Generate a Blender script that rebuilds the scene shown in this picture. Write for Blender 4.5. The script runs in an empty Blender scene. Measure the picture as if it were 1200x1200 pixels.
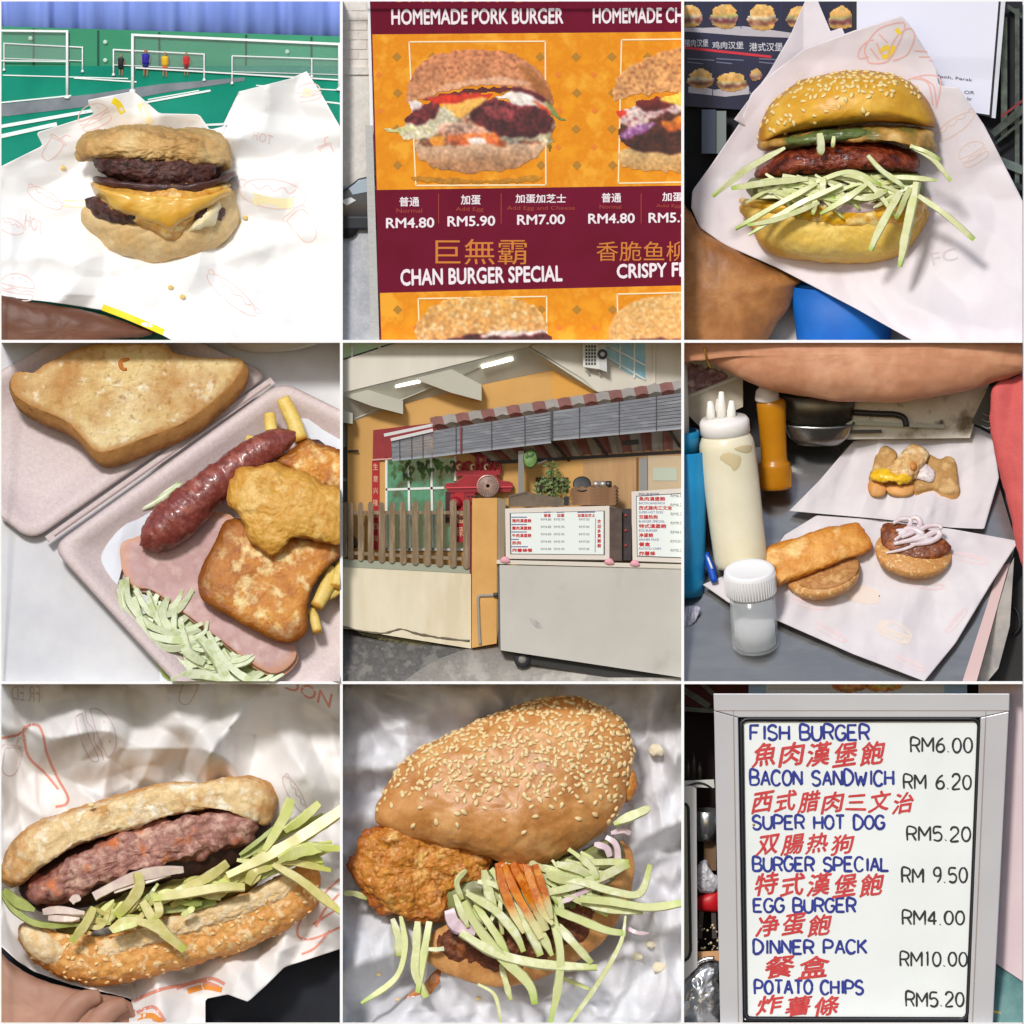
# Nine small dioramas in a white 3 x 3 display case, one camera square in front of it.
import bpy, bmesh, math, random
import numpy as np
from mathutils import Vector, Matrix, noise

S = 0.30                 # width of one compartment in metres
ZU = S / 1200.0          # layout unit: 1200 units = one compartment
scn = bpy.context.scene
COL = scn.collection

# ---------------------------------------------------------------- camera, sky, sun, exposure
cd = bpy.data.cameras.new('camera'); cam = bpy.data.objects.new('camera', cd); COL.objects.link(cam)
cd.type = 'ORTHO'; cd.ortho_scale = 3 * S; cd.clip_start = 0.01; cd.clip_end = 50
cam.location = (0, -2.0, 0); cam.rotation_euler = (math.radians(90), 0, 0)
scn.camera = cam
SUN_EL, SUN_AZ = math.radians(30), math.radians(-15)      # azimuth measured from straight behind the camera, minus = towards the left
wd = bpy.data.worlds.new('World'); scn.world = wd; wd.use_nodes = True
nt = wd.node_tree; bg = nt.nodes['Background']
sky = nt.nodes.new('ShaderNodeTexSky'); sky.sky_type = 'NISHITA'; sky.sun_disc = False
sky.sun_elevation = SUN_EL; sky.sun_rotation = math.radians(180) - SUN_AZ
sky.dust_density = 0.8; sky.air_density = 1.0; sky.ozone_density = 1.0
nt.links.new(sky.outputs[0], bg.inputs[0]); bg.inputs[1].default_value = 0.10
to_sun = Vector((math.sin(SUN_AZ) * math.cos(SUN_EL), -math.cos(SUN_AZ) * math.cos(SUN_EL), math.sin(SUN_EL)))
sd = bpy.data.lights.new('sun', 'SUN'); sun = bpy.data.objects.new('sun', sd); COL.objects.link(sun)
sd.energy = 2.3; sd.angle = math.radians(9); sd.color = (1.0, 0.975, 0.945)
sun.rotation_euler = to_sun.to_track_quat('Z', 'Y').to_euler(); sun.location = to_sun * 3
vs = scn.view_settings; vs.view_transform = 'Standard'; vs.look = 'None'; vs.gamma = 1; vs.use_curve_mapping = False
vs.exposure = 0.12
scn.cycles.max_bounces = 6; scn.cycles.transparent_max_bounces = 12; scn.cycles.use_denoising = True

# ---------------------------------------------------------------- helpers
CELL = [0, 0]
DEPTH = [1.0]            # how deep the diorama of the current compartment is built
BASE = {}
def cell(c, r, depth=1.0): CELL[0] = c; CELL[1] = r; DEPTH[0] = depth
def W(p):
    x, y, d = p
    return Vector(((CELL[0] * 1200 + x) * ZU - 1.5 * S, d * DEPTH[0] * ZU, 1.5 * S - (CELL[1] * 1200 + y) * ZU))
def lin(c):
    out = []
    for v in c[:3]:
        v = v / 255.0
        out.append(v / 12.92 if v <= 0.04045 else ((v + 0.055) / 1.055) ** 2.4)
    return tuple(out) + (1.0,)
MATS = {}
def M(name, c1, c2=None, c3=None, size=60, det=4, rough=0.55, bump=0.0, bsize=20, sss=0.0, metal=0.0, spec=0.4, ramp=(0.36, 0.64),
      rim=None, coat=0.0, emit=0.0, trans=0.0, stretch=None, spots=None, alpha=1.0, vcol=None, ior=None, thin=0.0):
    if name in MATS: return MATS[name]
    m = bpy.data.materials.new(name); MATS[name] = m; m.use_nodes = True
    t = m.node_tree; b = t.nodes['Principled BSDF']; L = t.links.new
    b.inputs['Roughness'].default_value = rough; b.inputs['Metallic'].default_value = metal
    b.inputs['Specular IOR Level'].default_value = spec
    b.inputs['Coat Weight'].default_value = coat; b.inputs['Coat Roughness'].default_value = 0.15
    b.inputs['Transmission Weight'].default_value = trans; b.inputs['Alpha'].default_value = alpha
    if ior: b.inputs['IOR'].default_value = ior
    if sss:
        b.inputs['Subsurface Weight'].default_value = sss
        b.inputs['Subsurface Radius'].default_value = (1, 0.5, 0.25); b.inputs['Subsurface Scale'].default_value = 20 * ZU
    tc = t.nodes.new('ShaderNodeTexCoord'); vec = tc.outputs['Object']
    if stretch:
        mp = t.nodes.new('ShaderNodeMapping'); mp.inputs['Scale'].default_value = stretch; L(vec, mp.inputs[0]); vec = mp.outputs[0]
    def nz(sz, d=4, r=0.6):
        n = t.nodes.new('ShaderNodeTexNoise'); n.inputs['Scale'].default_value = 1 / (sz * ZU); n.inputs['Detail'].default_value = d
        n.inputs['Roughness'].default_value = r; L(vec, n.inputs['Vector']); return n.outputs['Fac']
    if vcol:
        a = t.nodes.new('ShaderNodeAttribute'); a.attribute_name = vcol; col = a.outputs['Color']
    elif c2 is None:
        col = None; b.inputs['Base Color'].default_value = lin(c1)
    else:
        r = t.nodes.new('ShaderNodeValToRGB'); L(nz(size, det), r.inputs[0]); e = r.color_ramp.elements
        e[0].position = ramp[0]; e[0].color = lin(c1); e[1].position = ramp[1]; e[1].color = lin(c2)
        if c3: k = e.new(0.5 * (ramp[0] + ramp[1])); k.color = lin(c2); e[2].color = lin(c3)
        col = r.outputs[0]
    def mix(fac, colour):
        nonlocal col
        x = t.nodes.new('ShaderNodeMix'); x.data_type = 'RGBA'; L(fac, x.inputs[0])
        if col is None: x.inputs[6].default_value = lin(c1)
        else: L(col, x.inputs[6])
        x.inputs[7].default_value = lin(colour); col = x.outputs[2]
    for sp in (spots or []):                      # (colour, size, lo, hi)
        r = t.nodes.new('ShaderNodeMapRange'); L(nz(sp[1], 3), r.inputs[0]); r.inputs[1].default_value = sp[2]; r.inputs[2].default_value = sp[3]
        mix(r.outputs[0], sp[0])
    if rim:                                       # (colour, lo, hi[, noise]) follows the stored 0..1 distance from the middle
        for q in (rim if isinstance(rim, list) else [rim]):
            a = t.nodes.new('ShaderNodeAttribute'); a.attribute_name = 'rim'
            ad = t.nodes.new('ShaderNodeMath'); ad.operation = 'MULTIPLY_ADD'; L(nz(35, 4), ad.inputs[0])
            amp = q[3] if len(q) > 3 else 0.15
            ad.inputs[1].default_value = 2 * amp; L(a.outputs['Fac'], ad.inputs[2])
            r = t.nodes.new('ShaderNodeMapRange'); L(ad.outputs[0], r.inputs[0])
            r.inputs[1].default_value = q[1] + amp; r.inputs[2].default_value = q[2] + amp
            mix(r.outputs[0], q[0])
    if col is not None and bump >= 0.2 and not vcol:     # fine mottling
        r = t.nodes.new('ShaderNodeMapRange'); L(nz(max(4, bsize * 0.8), 4, 0.7), r.inputs[0]); r.inputs[1].default_value = 0.3; r.inputs[2].default_value = 0.7; r.inputs[3].default_value = 0.87; r.inputs[4].default_value = 1.09
        x = t.nodes.new('ShaderNodeVectorMath'); x.operation = 'SCALE'; L(col, x.inputs[0]); L(r.outputs[0], x.inputs['Scale']); col = x.outputs[0]
    if col is not None: L(col, b.inputs['Base Color'])
    if emit:
        b.inputs['Emission Strength'].default_value = emit
        if col is not None: L(col, b.inputs['Emission Color'])
        else: b.inputs['Emission Color'].default_value = lin(c1)
    if bump:
        bp = t.nodes.new('ShaderNodeBump'); bp.inputs['Strength'].default_value = min(1, bump); bp.inputs['Distance'].default_value = bsize * 0.25 * ZU * max(1, bump)
        hm = t.nodes.new('ShaderNodeMath'); hm.operation = 'MULTIPLY_ADD'; L(nz(max(2.5, bsize * 0.27), 3, 0.6), hm.inputs[0]); hm.inputs[1].default_value = 0.42; L(nz(bsize, 5, 0.65), hm.inputs[2])
        L(hm.outputs[0], bp.inputs['Height']); L(bp.outputs[0], b.inputs['Normal'])
    if thin:                                      # light passes through a thin sheet
        tr = t.nodes.new('ShaderNodeBsdfTranslucent'); mx = t.nodes.new('ShaderNodeMixShader'); mx.inputs[0].default_value = thin
        if col is not None: L(col, tr.inputs[0])
        else: tr.inputs[0].default_value = lin(c1)
        L(b.outputs[0], mx.inputs[1]); L(tr.outputs[0], mx.inputs[2]); L(mx.outputs[0], t.nodes['Material Output'].inputs[0])
    return m

def put(o, label=None, cat=None, group=None, kind=None):
    if label: o['label'] = label
    if cat: o['category'] = cat
    if group: o['group'] = group
    if kind: o['kind'] = kind
def thing(name, label, cat, p, group=None):
    o = bpy.data.objects.new(name, None); COL.objects.link(o); o.empty_display_size = 0.01
    o.location = W(p); BASE[o.name] = W(p); put(o, label, cat, group); return o

def disp(bm, layers):
    """push vertices along their normals: (amplitude, size, kind)"""
    for amp, size, kind in layers:
        bm.normal_update()
        f = 1.0 / size
        mv = []
        for v in bm.verts:
            q = v.co * f
            if kind == 'fbm': h = noise.fractal(q, 0.9, 2.1, 4)
            elif kind == 'ridge': h = 0.6 - abs(noise.fractal(q, 0.9, 2.1, 4)) * 1.6
            elif kind == 'lump': h = 0.5 - noise.voronoi(q)[0][0]
            elif kind == 'pit': h = -max(0.0, noise.noise(q) - 0.25) * 2
            else: h = noise.noise(q)
            mv.append(v.co + v.normal * (h * amp))
        for v, c in zip(bm.verts, mv): v.co = c

def make(name, verts, faces, mat, parent=None, smooth=True, clip=True, rim=None, colors=None, label=None, cat=None, group=None, kind=None,
         recalc=True, layers=None, thick=0, bevel=0, slots=None, sharp=None):
    me = bpy.data.meshes.new(name); bm = bmesh.new()
    rl = bm.verts.layers.float.new('rim') if rim is not None else None
    cl = bm.verts.layers.float_color.new('paint') if colors is not None else None
    bv = [bm.verts.new(v) for v in verts]
    if rl is not None:
        for v, q in zip(bv, rim): v[rl] = q
    if cl is not None:
        for v, q in zip(bv, colors): v[cl] = (q[0], q[1], q[2], 1.0)
    for i, f in enumerate(faces):
        try:
            fc = bm.faces.new([bv[k] for k in f])
            if slots: fc.material_index = slots[i]
        except ValueError: pass
    if recalc: bmesh.ops.recalc_face_normals(bm, faces=bm.faces)
    if bevel:
        ed = [e for e in bm.edges if len(e.link_faces) == 2 and e.calc_face_angle(0) > 0.5]
        bmesh.ops.bevel(bm, geom=ed, offset=bevel, segments=2, affect='EDGES', profile=0.6)
    if layers: disp(bm, layers)
    if thick: bmesh.ops.solidify(bm, geom=bm.faces[:], thickness=thick)
    if clip:
        xs = [v.co.x for v in bm.verts]; ys = [v.co.y for v in bm.verts]
        lo, hi = 5.0, 1195.0
        for a, need, co, no in (('x', min(xs) < lo, (lo, 0, 0), (-1, 0, 0)), ('x', max(xs) > hi, (hi, 0, 0), (1, 0, 0)),
                                ('y', min(ys) < lo, (0, lo, 0), (0, -1, 0)), ('y', max(ys) > hi, (0, hi, 0), (0, 1, 0))):
            if need:
                bmesh.ops.bisect_plane(bm, geom=bm.verts[:] + bm.edges[:] + bm.faces[:], plane_co=co, plane_no=no, clear_outer=True)
    if not bm.verts:
        bm.free(); return None
    for v in bm.verts: v.co = W(v.co)
    if parent is not None: base = BASE[parent.name]
    else:
        c = [v.co for v in bm.verts]
        base = Vector(((min(q.x for q in c) + max(q.x for q in c)) / 2, (min(q.y for q in c) + max(q.y for q in c)) / 2, min(q.z for q in c)))
    for v in bm.verts: v.co -= base
    bm.to_mesh(me); bm.free()
    if smooth:
        for p in me.polygons: p.use_smooth = True
        if sharp: me.set_sharp_from_angle(angle=math.radians(sharp))
    for m in (mat if isinstance(mat, (list, tuple)) else [mat]): me.materials.append(m)
    o = bpy.data.objects.new(name, me); COL.objects.link(o)
    if parent is not None: o.parent = parent
    else: o.location = base
    BASE[o.name] = base
    put(o, label, cat, group, kind)
    return o

def catmull(pts, n, closed=True):
    """n points evenly spread along a smooth curve through pts"""
    P = np.array(pts, float); k = len(P); out = []
    segs = k if closed else k - 1
    for i in range(segs):
        if closed: a, b, c, d = P[(i - 1) % k], P[i], P[(i + 1) % k], P[(i + 2) % k]
        else: a, b, c, d = P[max(i - 1, 0)], P[i], P[i + 1], P[min(i + 2, k - 1)]
        for t in np.linspace(0, 1, 16, endpoint=False):
            out.append(0.5 * (2 * b + (c - a) * t + (2 * a - 5 * b + 4 * c - d) * t * t + (3 * b - a - 3 * c + d) * t ** 3))
    if closed: out.append(out[0])
    else: out.append(P[-1])
    out = np.array(out); seg = np.linalg.norm(np.diff(out, axis=0), axis=1); s = np.concatenate([[0], np.cumsum(seg)])
    q = np.linspace(0, s[-1], n, endpoint=not closed)
    return np.stack([np.interp(q, s, out[:, j]) for j in range(out.shape[1])], 1)
def linpath(pts, n, closed=True):
    P = np.array(pts, float)
    if closed: P = np.vstack([P, P[:1]])
    seg = np.linalg.norm(np.diff(P, axis=0), axis=1); s = np.concatenate([[0], np.cumsum(seg)])
    q = np.linspace(0, s[-1], n, endpoint=not closed)
    return np.stack([np.interp(q, s, P[:, j]) for j in range(P.shape[1])], 1)

def inflate(name, pts, d0, front, back, mat, parent=None, n=120, rings=22, p=2.0, q=2.0, centre=None, curve=True, layers=None, dfun=None, **kw):
    """closed rounded body whose outline is pts; front / back = how far it bulges towards / away from the viewer"""
    o = catmull(pts, n) if curve else linpath(pts, n)
    c = np.array(centre if centre is not None else o.mean(0), float)
    sm = o.copy()                                   # inner rings forget the corners of the outline
    for _ in range(3):
        kk = n // 8; sm = sum(np.roll(sm, j, 0) for j in range(-kk, kk + 1)) / (2 * kk + 1)
    sm = c + (sm - c) * (np.linalg.norm(o - c, axis=1).mean() / max(1e-6, np.linalg.norm(sm - c, axis=1).mean()))
    verts, faces, rim = [], [], []
    if layers:                                      # enough rings to carry the finest relief evenly
        fine = min(z for _, z, _k in layers); R_ = np.linalg.norm(o - c, axis=1).mean()
        rings = int(min(84, max(rings, R_ * 1.57 / max(5.0, fine * 0.4)))); n_need = int(min(340, 2 * math.pi * R_ / max(5.0, fine * 0.45)))
        if n_need > n * 1.15: return inflate(name, pts, d0, front, back, mat, parent, n_need, rings, p, q, centre, curve, layers, dfun, **kw)
    def add(sgn, amt):
        idx = []
        rg = rings if sgn < 0 else max(6, rings // 4)
        for s in [math.sin(0.5 * math.pi * (k / rg)) for k in range(1, rg)]:
            h = amt * (1 - s ** p) ** (1 / q)
            row = []
            w = s * s
            for a, a2 in zip(o, sm):
                x, y = c + s * ((a2 - c) * (1 - w) + (a - c) * w); dd = dfun(x, y) if dfun else 0
                row.append(len(verts)); verts.append((x, y, d0 + dd + sgn * h)); rim.append(s)
            idx.append(row)
        ci = len(verts); verts.append((c[0], c[1], d0 + (dfun(*c) if dfun else 0) + sgn * amt)); rim.append(0)
        return ci, idx
    edge = []
    for a in o:
        edge.append(len(verts)); verts.append((a[0], a[1], d0 + (dfun(*a) if dfun else 0))); rim.append(1)
    for sgn, amt in ((-1, front), (1, back)):
        ci, idx = add(sgn, amt); idx.append(edge)
        for k in range(n):
            faces.append((ci, idx[0][k], idx[0][(k + 1) % n]))
        for r in range(len(idx) - 1):
            for k in range(n):
                j = (k + 1) % n; faces.append((idx[r][k], idx[r + 1][k], idx[r + 1][j], idx[r][j]))
    return make(name, verts, faces, mat, parent, rim=rim, layers=layers, **kw)

def tube(name, path, rad, mat, parent=None, n=10, m=24, flat=1.0, curve=True, layers=None, closed=False, roll=0.0, square=0.0, **kw):
    """tapering tube along a path; flat < 1 squeezes it in depth"""
    P = catmull(path, m, closed) if curve and len(path) > 2 else linpath(path, m, closed)
    rr = np.interp(np.linspace(0, 1, m), np.linspace(0, 1, len(rad)), rad) if hasattr(rad, '__len__') else np.full(m, rad)
    verts, faces, rim = [], [], []
    N = Vector((0, 0, 1))
    for i in range(m):
        a = P[(i + 1) % m] if closed else P[min(i + 1, m - 1)]; b = P[i - 1] if closed else P[max(i - 1, 0)]
        T = Vector(a - b); T = T.normalized() if T.length > 1e-9 else Vector((1, 0, 0))
        B = T.cross(N)
        B = B.normalized() if B.length > 1e-3 else Vector((1, 0, 0))
        N2 = B.cross(T).normalized()
        for k in range(n):
            g = 2 * math.pi * k / n + roll
            cg, sg = math.cos(g), math.sin(g); k2 = rr[i] / max(abs(cg), abs(sg)) ** square
            v = Vector(P[i]) + B * (cg * k2) + N2 * (sg * k2 * flat)
            verts.append(tuple(v)); rim.append(i / (m - 1))
    for i in range(m if closed else m - 1):
        i2 = (i + 1) % m
        for k in range(n):
            j = (k + 1) % n; faces.append((i * n + k, i2 * n + k, i2 * n + j, i * n + j))
    if not closed:
        faces.append(tuple(range(n))); faces.append(tuple((m - 1) * n + k for k in range(n)))
    return make(name, verts, faces, mat, parent, rim=rim, layers=layers, **kw)

def ribbon(name, path, w, th, mat, parent, seed=0, m=26):
    """julienned vegetable strip: flat, four-sided, slightly twisting and uneven, cut ends"""
    P = catmull(path, m, False) if len(path) > 2 else linpath(path, m, False); r = random.Random(seed); o = r.uniform(0, 90); tw0, tw1 = r.uniform(-.5, .5), r.uniform(-.7, .7); e0, e1 = r.uniform(.5, .95), r.uniform(.3, .85)
    V, F, rim = [], [], []; N = Vector((0, 0, 1))
    for i in range(m):
        t = i / (m - 1); T = Vector(P[min(i + 1, m - 1)] - P[max(i - 1, 0)]).normalized(); B = T.cross(N); B = B.normalized() if B.length > 1e-3 else Vector((1, 0, 0)); U = B.cross(T).normalized()
        g = tw0 + (tw1 - tw0) * t; B, U = B * math.cos(g) + U * math.sin(g), U * math.cos(g) - B * math.sin(g)
        en = e0 + (1 - e0) * min(1, t * 5); en = min(en, e1 + (1 - e1) * min(1, (1 - t) * 4))
        ww = w * .5 * en * (1 + .22 * noise.noise(Vector((t * 3 + o, o, 0)))); tt = th * .5 * (1 + .3 * noise.noise(Vector((t * 4, o, 5))))
        for a, b in ((-1, .3), (-.84, -1), (.84, -1), (1, .2), (.8, 1), (-.8, 1)): V.append(tuple(Vector(P[i]) + B * (a * ww) + U * (b * tt))); rim.append(t)
        if i:
            k = len(V) - 12
            for j in range(6): F.append((k + j, k + (j + 1) % 6, k + 6 + (j + 1) % 6, k + 6 + j))
    F += [tuple(range(6)), tuple(len(V) - 6 + j for j in range(6))]
    return make(name, V, F, mat, parent, rim=rim, sharp=60, layers=[(w * .05, 26, 'fbm')])

def axis_frame(pitch, roll=0.0):
    """right, forward(away), up for something seen from pitch degrees above and leaning roll degrees clockwise"""
    p, r = math.radians(pitch), math.radians(roll)
    R, F, U = Vector((1, 0, 0)), Vector((0, -math.sin(p), math.cos(p))), Vector((0, -math.cos(p), -math.sin(p)))
    q = Matrix.Rotation(r, 3, Vector((0, 0, 1)))
    return q @ R, q @ F, q @ U
def lathe(name, prof, c, mat, parent=None, pitch=15, roll=0, n=48, sx=1.0, sy=1.0, layers=None, fine=0, closed=True, **kw):
    R, F, U = axis_frame(pitch, roll); c = Vector(c)
    if fine: prof = catmull(prof, fine, False)
    verts, faces, rim = [], [], []
    hs = [h for r, h in prof]; h0, h1 = min(hs), max(hs)
    for r, h in prof:
        for k in range(n):
            g = 2 * math.pi * k / n
            verts.append(tuple(c + R * (r * sx * math.cos(g)) + F * (r * sy * math.sin(g)) + U * h)); rim.append((h - h0) / max(h1 - h0, 1e-6))
    for i in range(len(prof) - 1):
        for k in range(n):
            j = (k + 1) % n; faces.append((i * n + k, i * n + j, (i + 1) * n + j, (i + 1) * n + k))
    if closed:
        faces.append(tuple(range(n))); faces.append(tuple((len(prof) - 1) * n + k for k in range(n)))
    return make(name, verts, faces, mat, parent, rim=rim, layers=layers, **kw)

def prism(name, poly, d0, d1, mat, parent=None, shift=(0, 0), bevel=0, smooth=False, **kw):
    """polygon with real depth from d0 (front) to d1 (back); shift slides the back face"""
    n = len(poly)
    f = [tuple(p) if len(p) == 3 else (p[0], p[1], d0) for p in poly]
    dd = d1 - d0
    b = [(p[0] + shift[0], p[1] + shift[1], p[2] + dd) for p in f]
    faces = [tuple(range(n)), tuple(range(2 * n - 1, n - 1, -1))] + [(i, (i + 1) % n, n + (i + 1) % n, n + i) for i in range(n)]
    return make(name, f + b, faces, mat, parent, smooth=smooth, bevel=bevel, **kw)
def block(name, x0, y0, x1, y1, d0, d1, mat, parent=None, **kw):
    return prism(name, [(x0, y0), (x1, y0), (x1, y1), (x0, y1)], d0, d1, mat, parent, **kw)
def bar(name, a, b, w, mat, parent=None, depth=None, **kw):
    """straight square rod between two points"""
    A, B = Vector(a), Vector(b); T = (B - A).normalized(); N = Vector((0, 0, 1)) if abs(T.z) < 0.9 else Vector((1, 0, 0))
    X = T.cross(N).normalized() * (w / 2); Y = X.cross(T).normalized() * ((depth or w) / 2)
    vs_ = [tuple(P + X * s + Y * t) for P in (A, B) for s, t in ((-1, -1), (1, -1), (1, 1), (-1, 1))]
    fs = [(0, 1, 2, 3), (7, 6, 5, 4)] + [(i, (i + 1) % 4, 4 + (i + 1) % 4, 4 + i) for i in range(4)]
    return make(name, vs_, fs, mat, parent, smooth=False, **kw)

class Folds:
    """crumpled paper: sharp creases in several directions, their strength varying over the sheet"""
    def __init__(s, seed, amp, lo=120, hi=420, k=7):
        r = random.Random(seed); s.f = []
        for i in range(k):
            w = lo + (hi - lo) * (i / max(k - 1, 1)); a = r.uniform(0, math.pi)
            s.f.append((math.cos(a) / w, math.sin(a) / w, r.random(), amp * w / hi * r.uniform(0.6, 1.2), r.uniform(0, 50)))
    def __call__(s, x, y):
        h = 0
        for cx, cy, ph, a, o in s.f:
            wv = 0.8 * noise.noise(Vector((x / 330 + o, y / 330, o)))
            t = (x * cx + y * cy + ph + wv) % 1.0
            g = 0.5 + 0.9 * noise.noise(Vector((x / 260, y / 260 + o, 7 + o)))
            h += a * (abs(t * 2 - 1) - 0.5) * max(0.0, min(1.0, g + 0.2))
        return h
def sheet(name, pts, dfun, mat, parent=None, n=220, rings=70, curve=False, centre=None, thick=2.5, **kw):
    """thin sheet with outline pts, its surface at depth dfun(x, y)"""
    o = catmull(pts, n) if curve else linpath(pts, n)
    c = np.array(centre if centre is not None else o.mean(0), float)
    verts, faces, rim = [(c[0], c[1], dfun(*c))], [], [0.0]
    for r in range(1, rings + 1):
        for a in o:
            x, y = c + (r / rings) * (a - c); verts.append((x, y, dfun(x, y))); rim.append(r / rings)
    ix = lambda r, k: 1 + (r - 1) * n + k % n
    for k in range(n):
        faces.append((0, ix(1, k), ix(1, k + 1)))
        for r in range(1, rings): faces.append((ix(r, k), ix(r + 1, k), ix(r + 1, k + 1), ix(r, k + 1)))
    m0 = len(verts); nf = len(faces)                       # the other side of the sheet and its edge
    verts += [(x, y, d + thick) for x, y, d in verts]; rim += rim
    faces += [tuple(i + m0 for i in reversed(f)) for f in faces]
    faces += [(ix(rings, k), ix(rings, k + 1), ix(rings, k + 1) + m0, ix(rings, k) + m0) for k in range(n)]
    return make(name, verts, faces, mat, parent, rim=rim, **kw)
def prints(name, lines, dfun, w, mat, parent, off=1.2, **kw):
    """printed line work lying on a sheet: each line a list of (x, y)"""
    verts, faces = [], []
    for L in lines:
        L = np.array(L, float); m = max(2, int(np.linalg.norm(np.diff(L, axis=0), axis=1).sum() / 7) + 1)
        L = catmull(L, m, False) if len(L) > 2 else linpath(L, m, False)
        for i in range(m):
            t = L[min(i + 1, m - 1)] - L[max(i - 1, 0)]; t = t / (np.linalg.norm(t) + 1e-9)
            for s in (-1, 1):
                x, y = L[i][0] - t[1] * w / 2 * s, L[i][1] + t[0] * w / 2 * s
                verts.append((x, y, dfun(x, y) - off))
            if i: k = len(verts); faces.append((k - 4, k - 3, k - 1, k - 2))
    kw.setdefault('kind', 'stuff')
    return make(name, verts, faces, mat, parent, recalc=False, **kw)
def xform(lines, cx, cy, s, rot=0, sy=None):
    c, n_ = math.cos(math.radians(rot)), math.sin(math.radians(rot)); sy = sy or s
    return [[(cx + (x * s * c - y * sy * n_), cy + (x * s * n_ + y * sy * c)) for x, y in L] for L in lines]
_arc = lambda cx, cy, rx, ry, a0, a1, k=12: [(cx + rx * math.cos(math.radians(a0 + (a1 - a0) * i / (k - 1))), cy + ry * math.sin(math.radians(a0 + (a1 - a0) * i / (k - 1)))) for i in range(k)]
DOODLE_BURGER = [_arc(0, -.1, 1, .7, 180, 360) + [(1, -.1), (0, -.02), (-1, -.1)], [(-1.05, .1), (-.6, .22), (-.2, .08), (.3, .22), (.7, .08), (1.05, .12)],
                 [(-.95, .3), (0, .36), (.95, .3), (.9, .6), (.4, .72), (-.4, .72), (-.9, .6), (-.95, .3)], [(-.4, -.5), (-.3, -.46)], [(0, -.6), (.1, -.56)], [(.4, -.45), (.5, -.4)]]
DOODLE_DOG = [_arc(0, 0, 1.1, .32, 180, 360) + [(1.1, 0)], _arc(0, .1, 1.25, .42, 0, 180), [(-1.15, .05), (-1.3, -.05), (-1.25, -.2), (-1.05, -.18)], [(1.15, .05), (1.3, -.05), (1.25, -.2), (1.05, -.18)],
              [(-.8, -.12), (-.5, .02), (-.25, -.14), (.05, .02), (.35, -.14), (.6, .02), (.85, -.12)]]
DOODLE_CUP = [[(-.5, -.6), (-.35, .8), (.35, .8), (.5, -.6), (-.5, -.6)], [(-.6, -.6), (-.55, -.8), (.55, -.8), (.6, -.6)], [(.1, -.8), (.25, -1.3), (.6, -1.35)]]

def fontmesh(body, bold=0.0, shear=0.0):
    c = bpy.data.curves.new('lettering', 'FONT'); c.body = body; c.shear = shear; c.resolution_u = 3
    o = bpy.data.objects.new('lettering', c); COL.objects.link(o)
    me = o.to_mesh()
    v = np.array([p.co[:2] for p in me.vertices]) if len(me.vertices) else np.zeros((0, 2)); f = [tuple(p.vertices) for p in me.polygons]
    o.to_mesh_clear(); bpy.data.objects.remove(o); bpy.data.curves.remove(c)
    return v, f
def text(body, quad, d, mat, parent, bold=0.0, name='lettering', shear=0.0, **kw):
    """lettering filling a quad (top-left, top-right, bottom-right, bottom-left) or a box x0,y0,x1,y1"""
    if len(quad) == 4 and not hasattr(quad[0], '__len__'):
        x0, y0, x1, y1 = quad; quad = [(x0, y0), (x1, y0), (x1, y1), (x0, y1)]
    v, f = fontmesh(body, 0, shear); lay = np.zeros(len(v))
    if bold:                                        # heavier strokes: the same print laid down a few times, a hair apart
        v0, f0 = v, f; v, f, lay = [], [], []
        for i, (a, b) in enumerate(((0, 0), (-1, 0), (1, 0), (0, -1), (0, 1))):
            f += [tuple(k + len(v) * 0 + i * len(v0) for k in q) for q in f0]; v += list(v0 + np.array([a, b]) * bold); lay += [i * 0.12] * len(v0)
        v = np.array(v)
    lo, hi = v.min(0), v.max(0); q = [np.array(a, float) for a in quad]
    out = []
    for p, ly in zip(v, lay):
        s, t = (p[0] - lo[0]) / (hi[0] - lo[0]), 1 - (p[1] - lo[1]) / max(hi[1] - lo[1], 1e-6)
        xy = (q[0] * (1 - s) + q[1] * s) * (1 - t) + (q[3] * (1 - s) + q[2] * s) * t
        out.append((xy[0], xy[1], (d(*xy) if callable(d) else d) - ly))
    return make(name, out, f, mat, parent, smooth=False, recalc=False, **kw)

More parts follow.
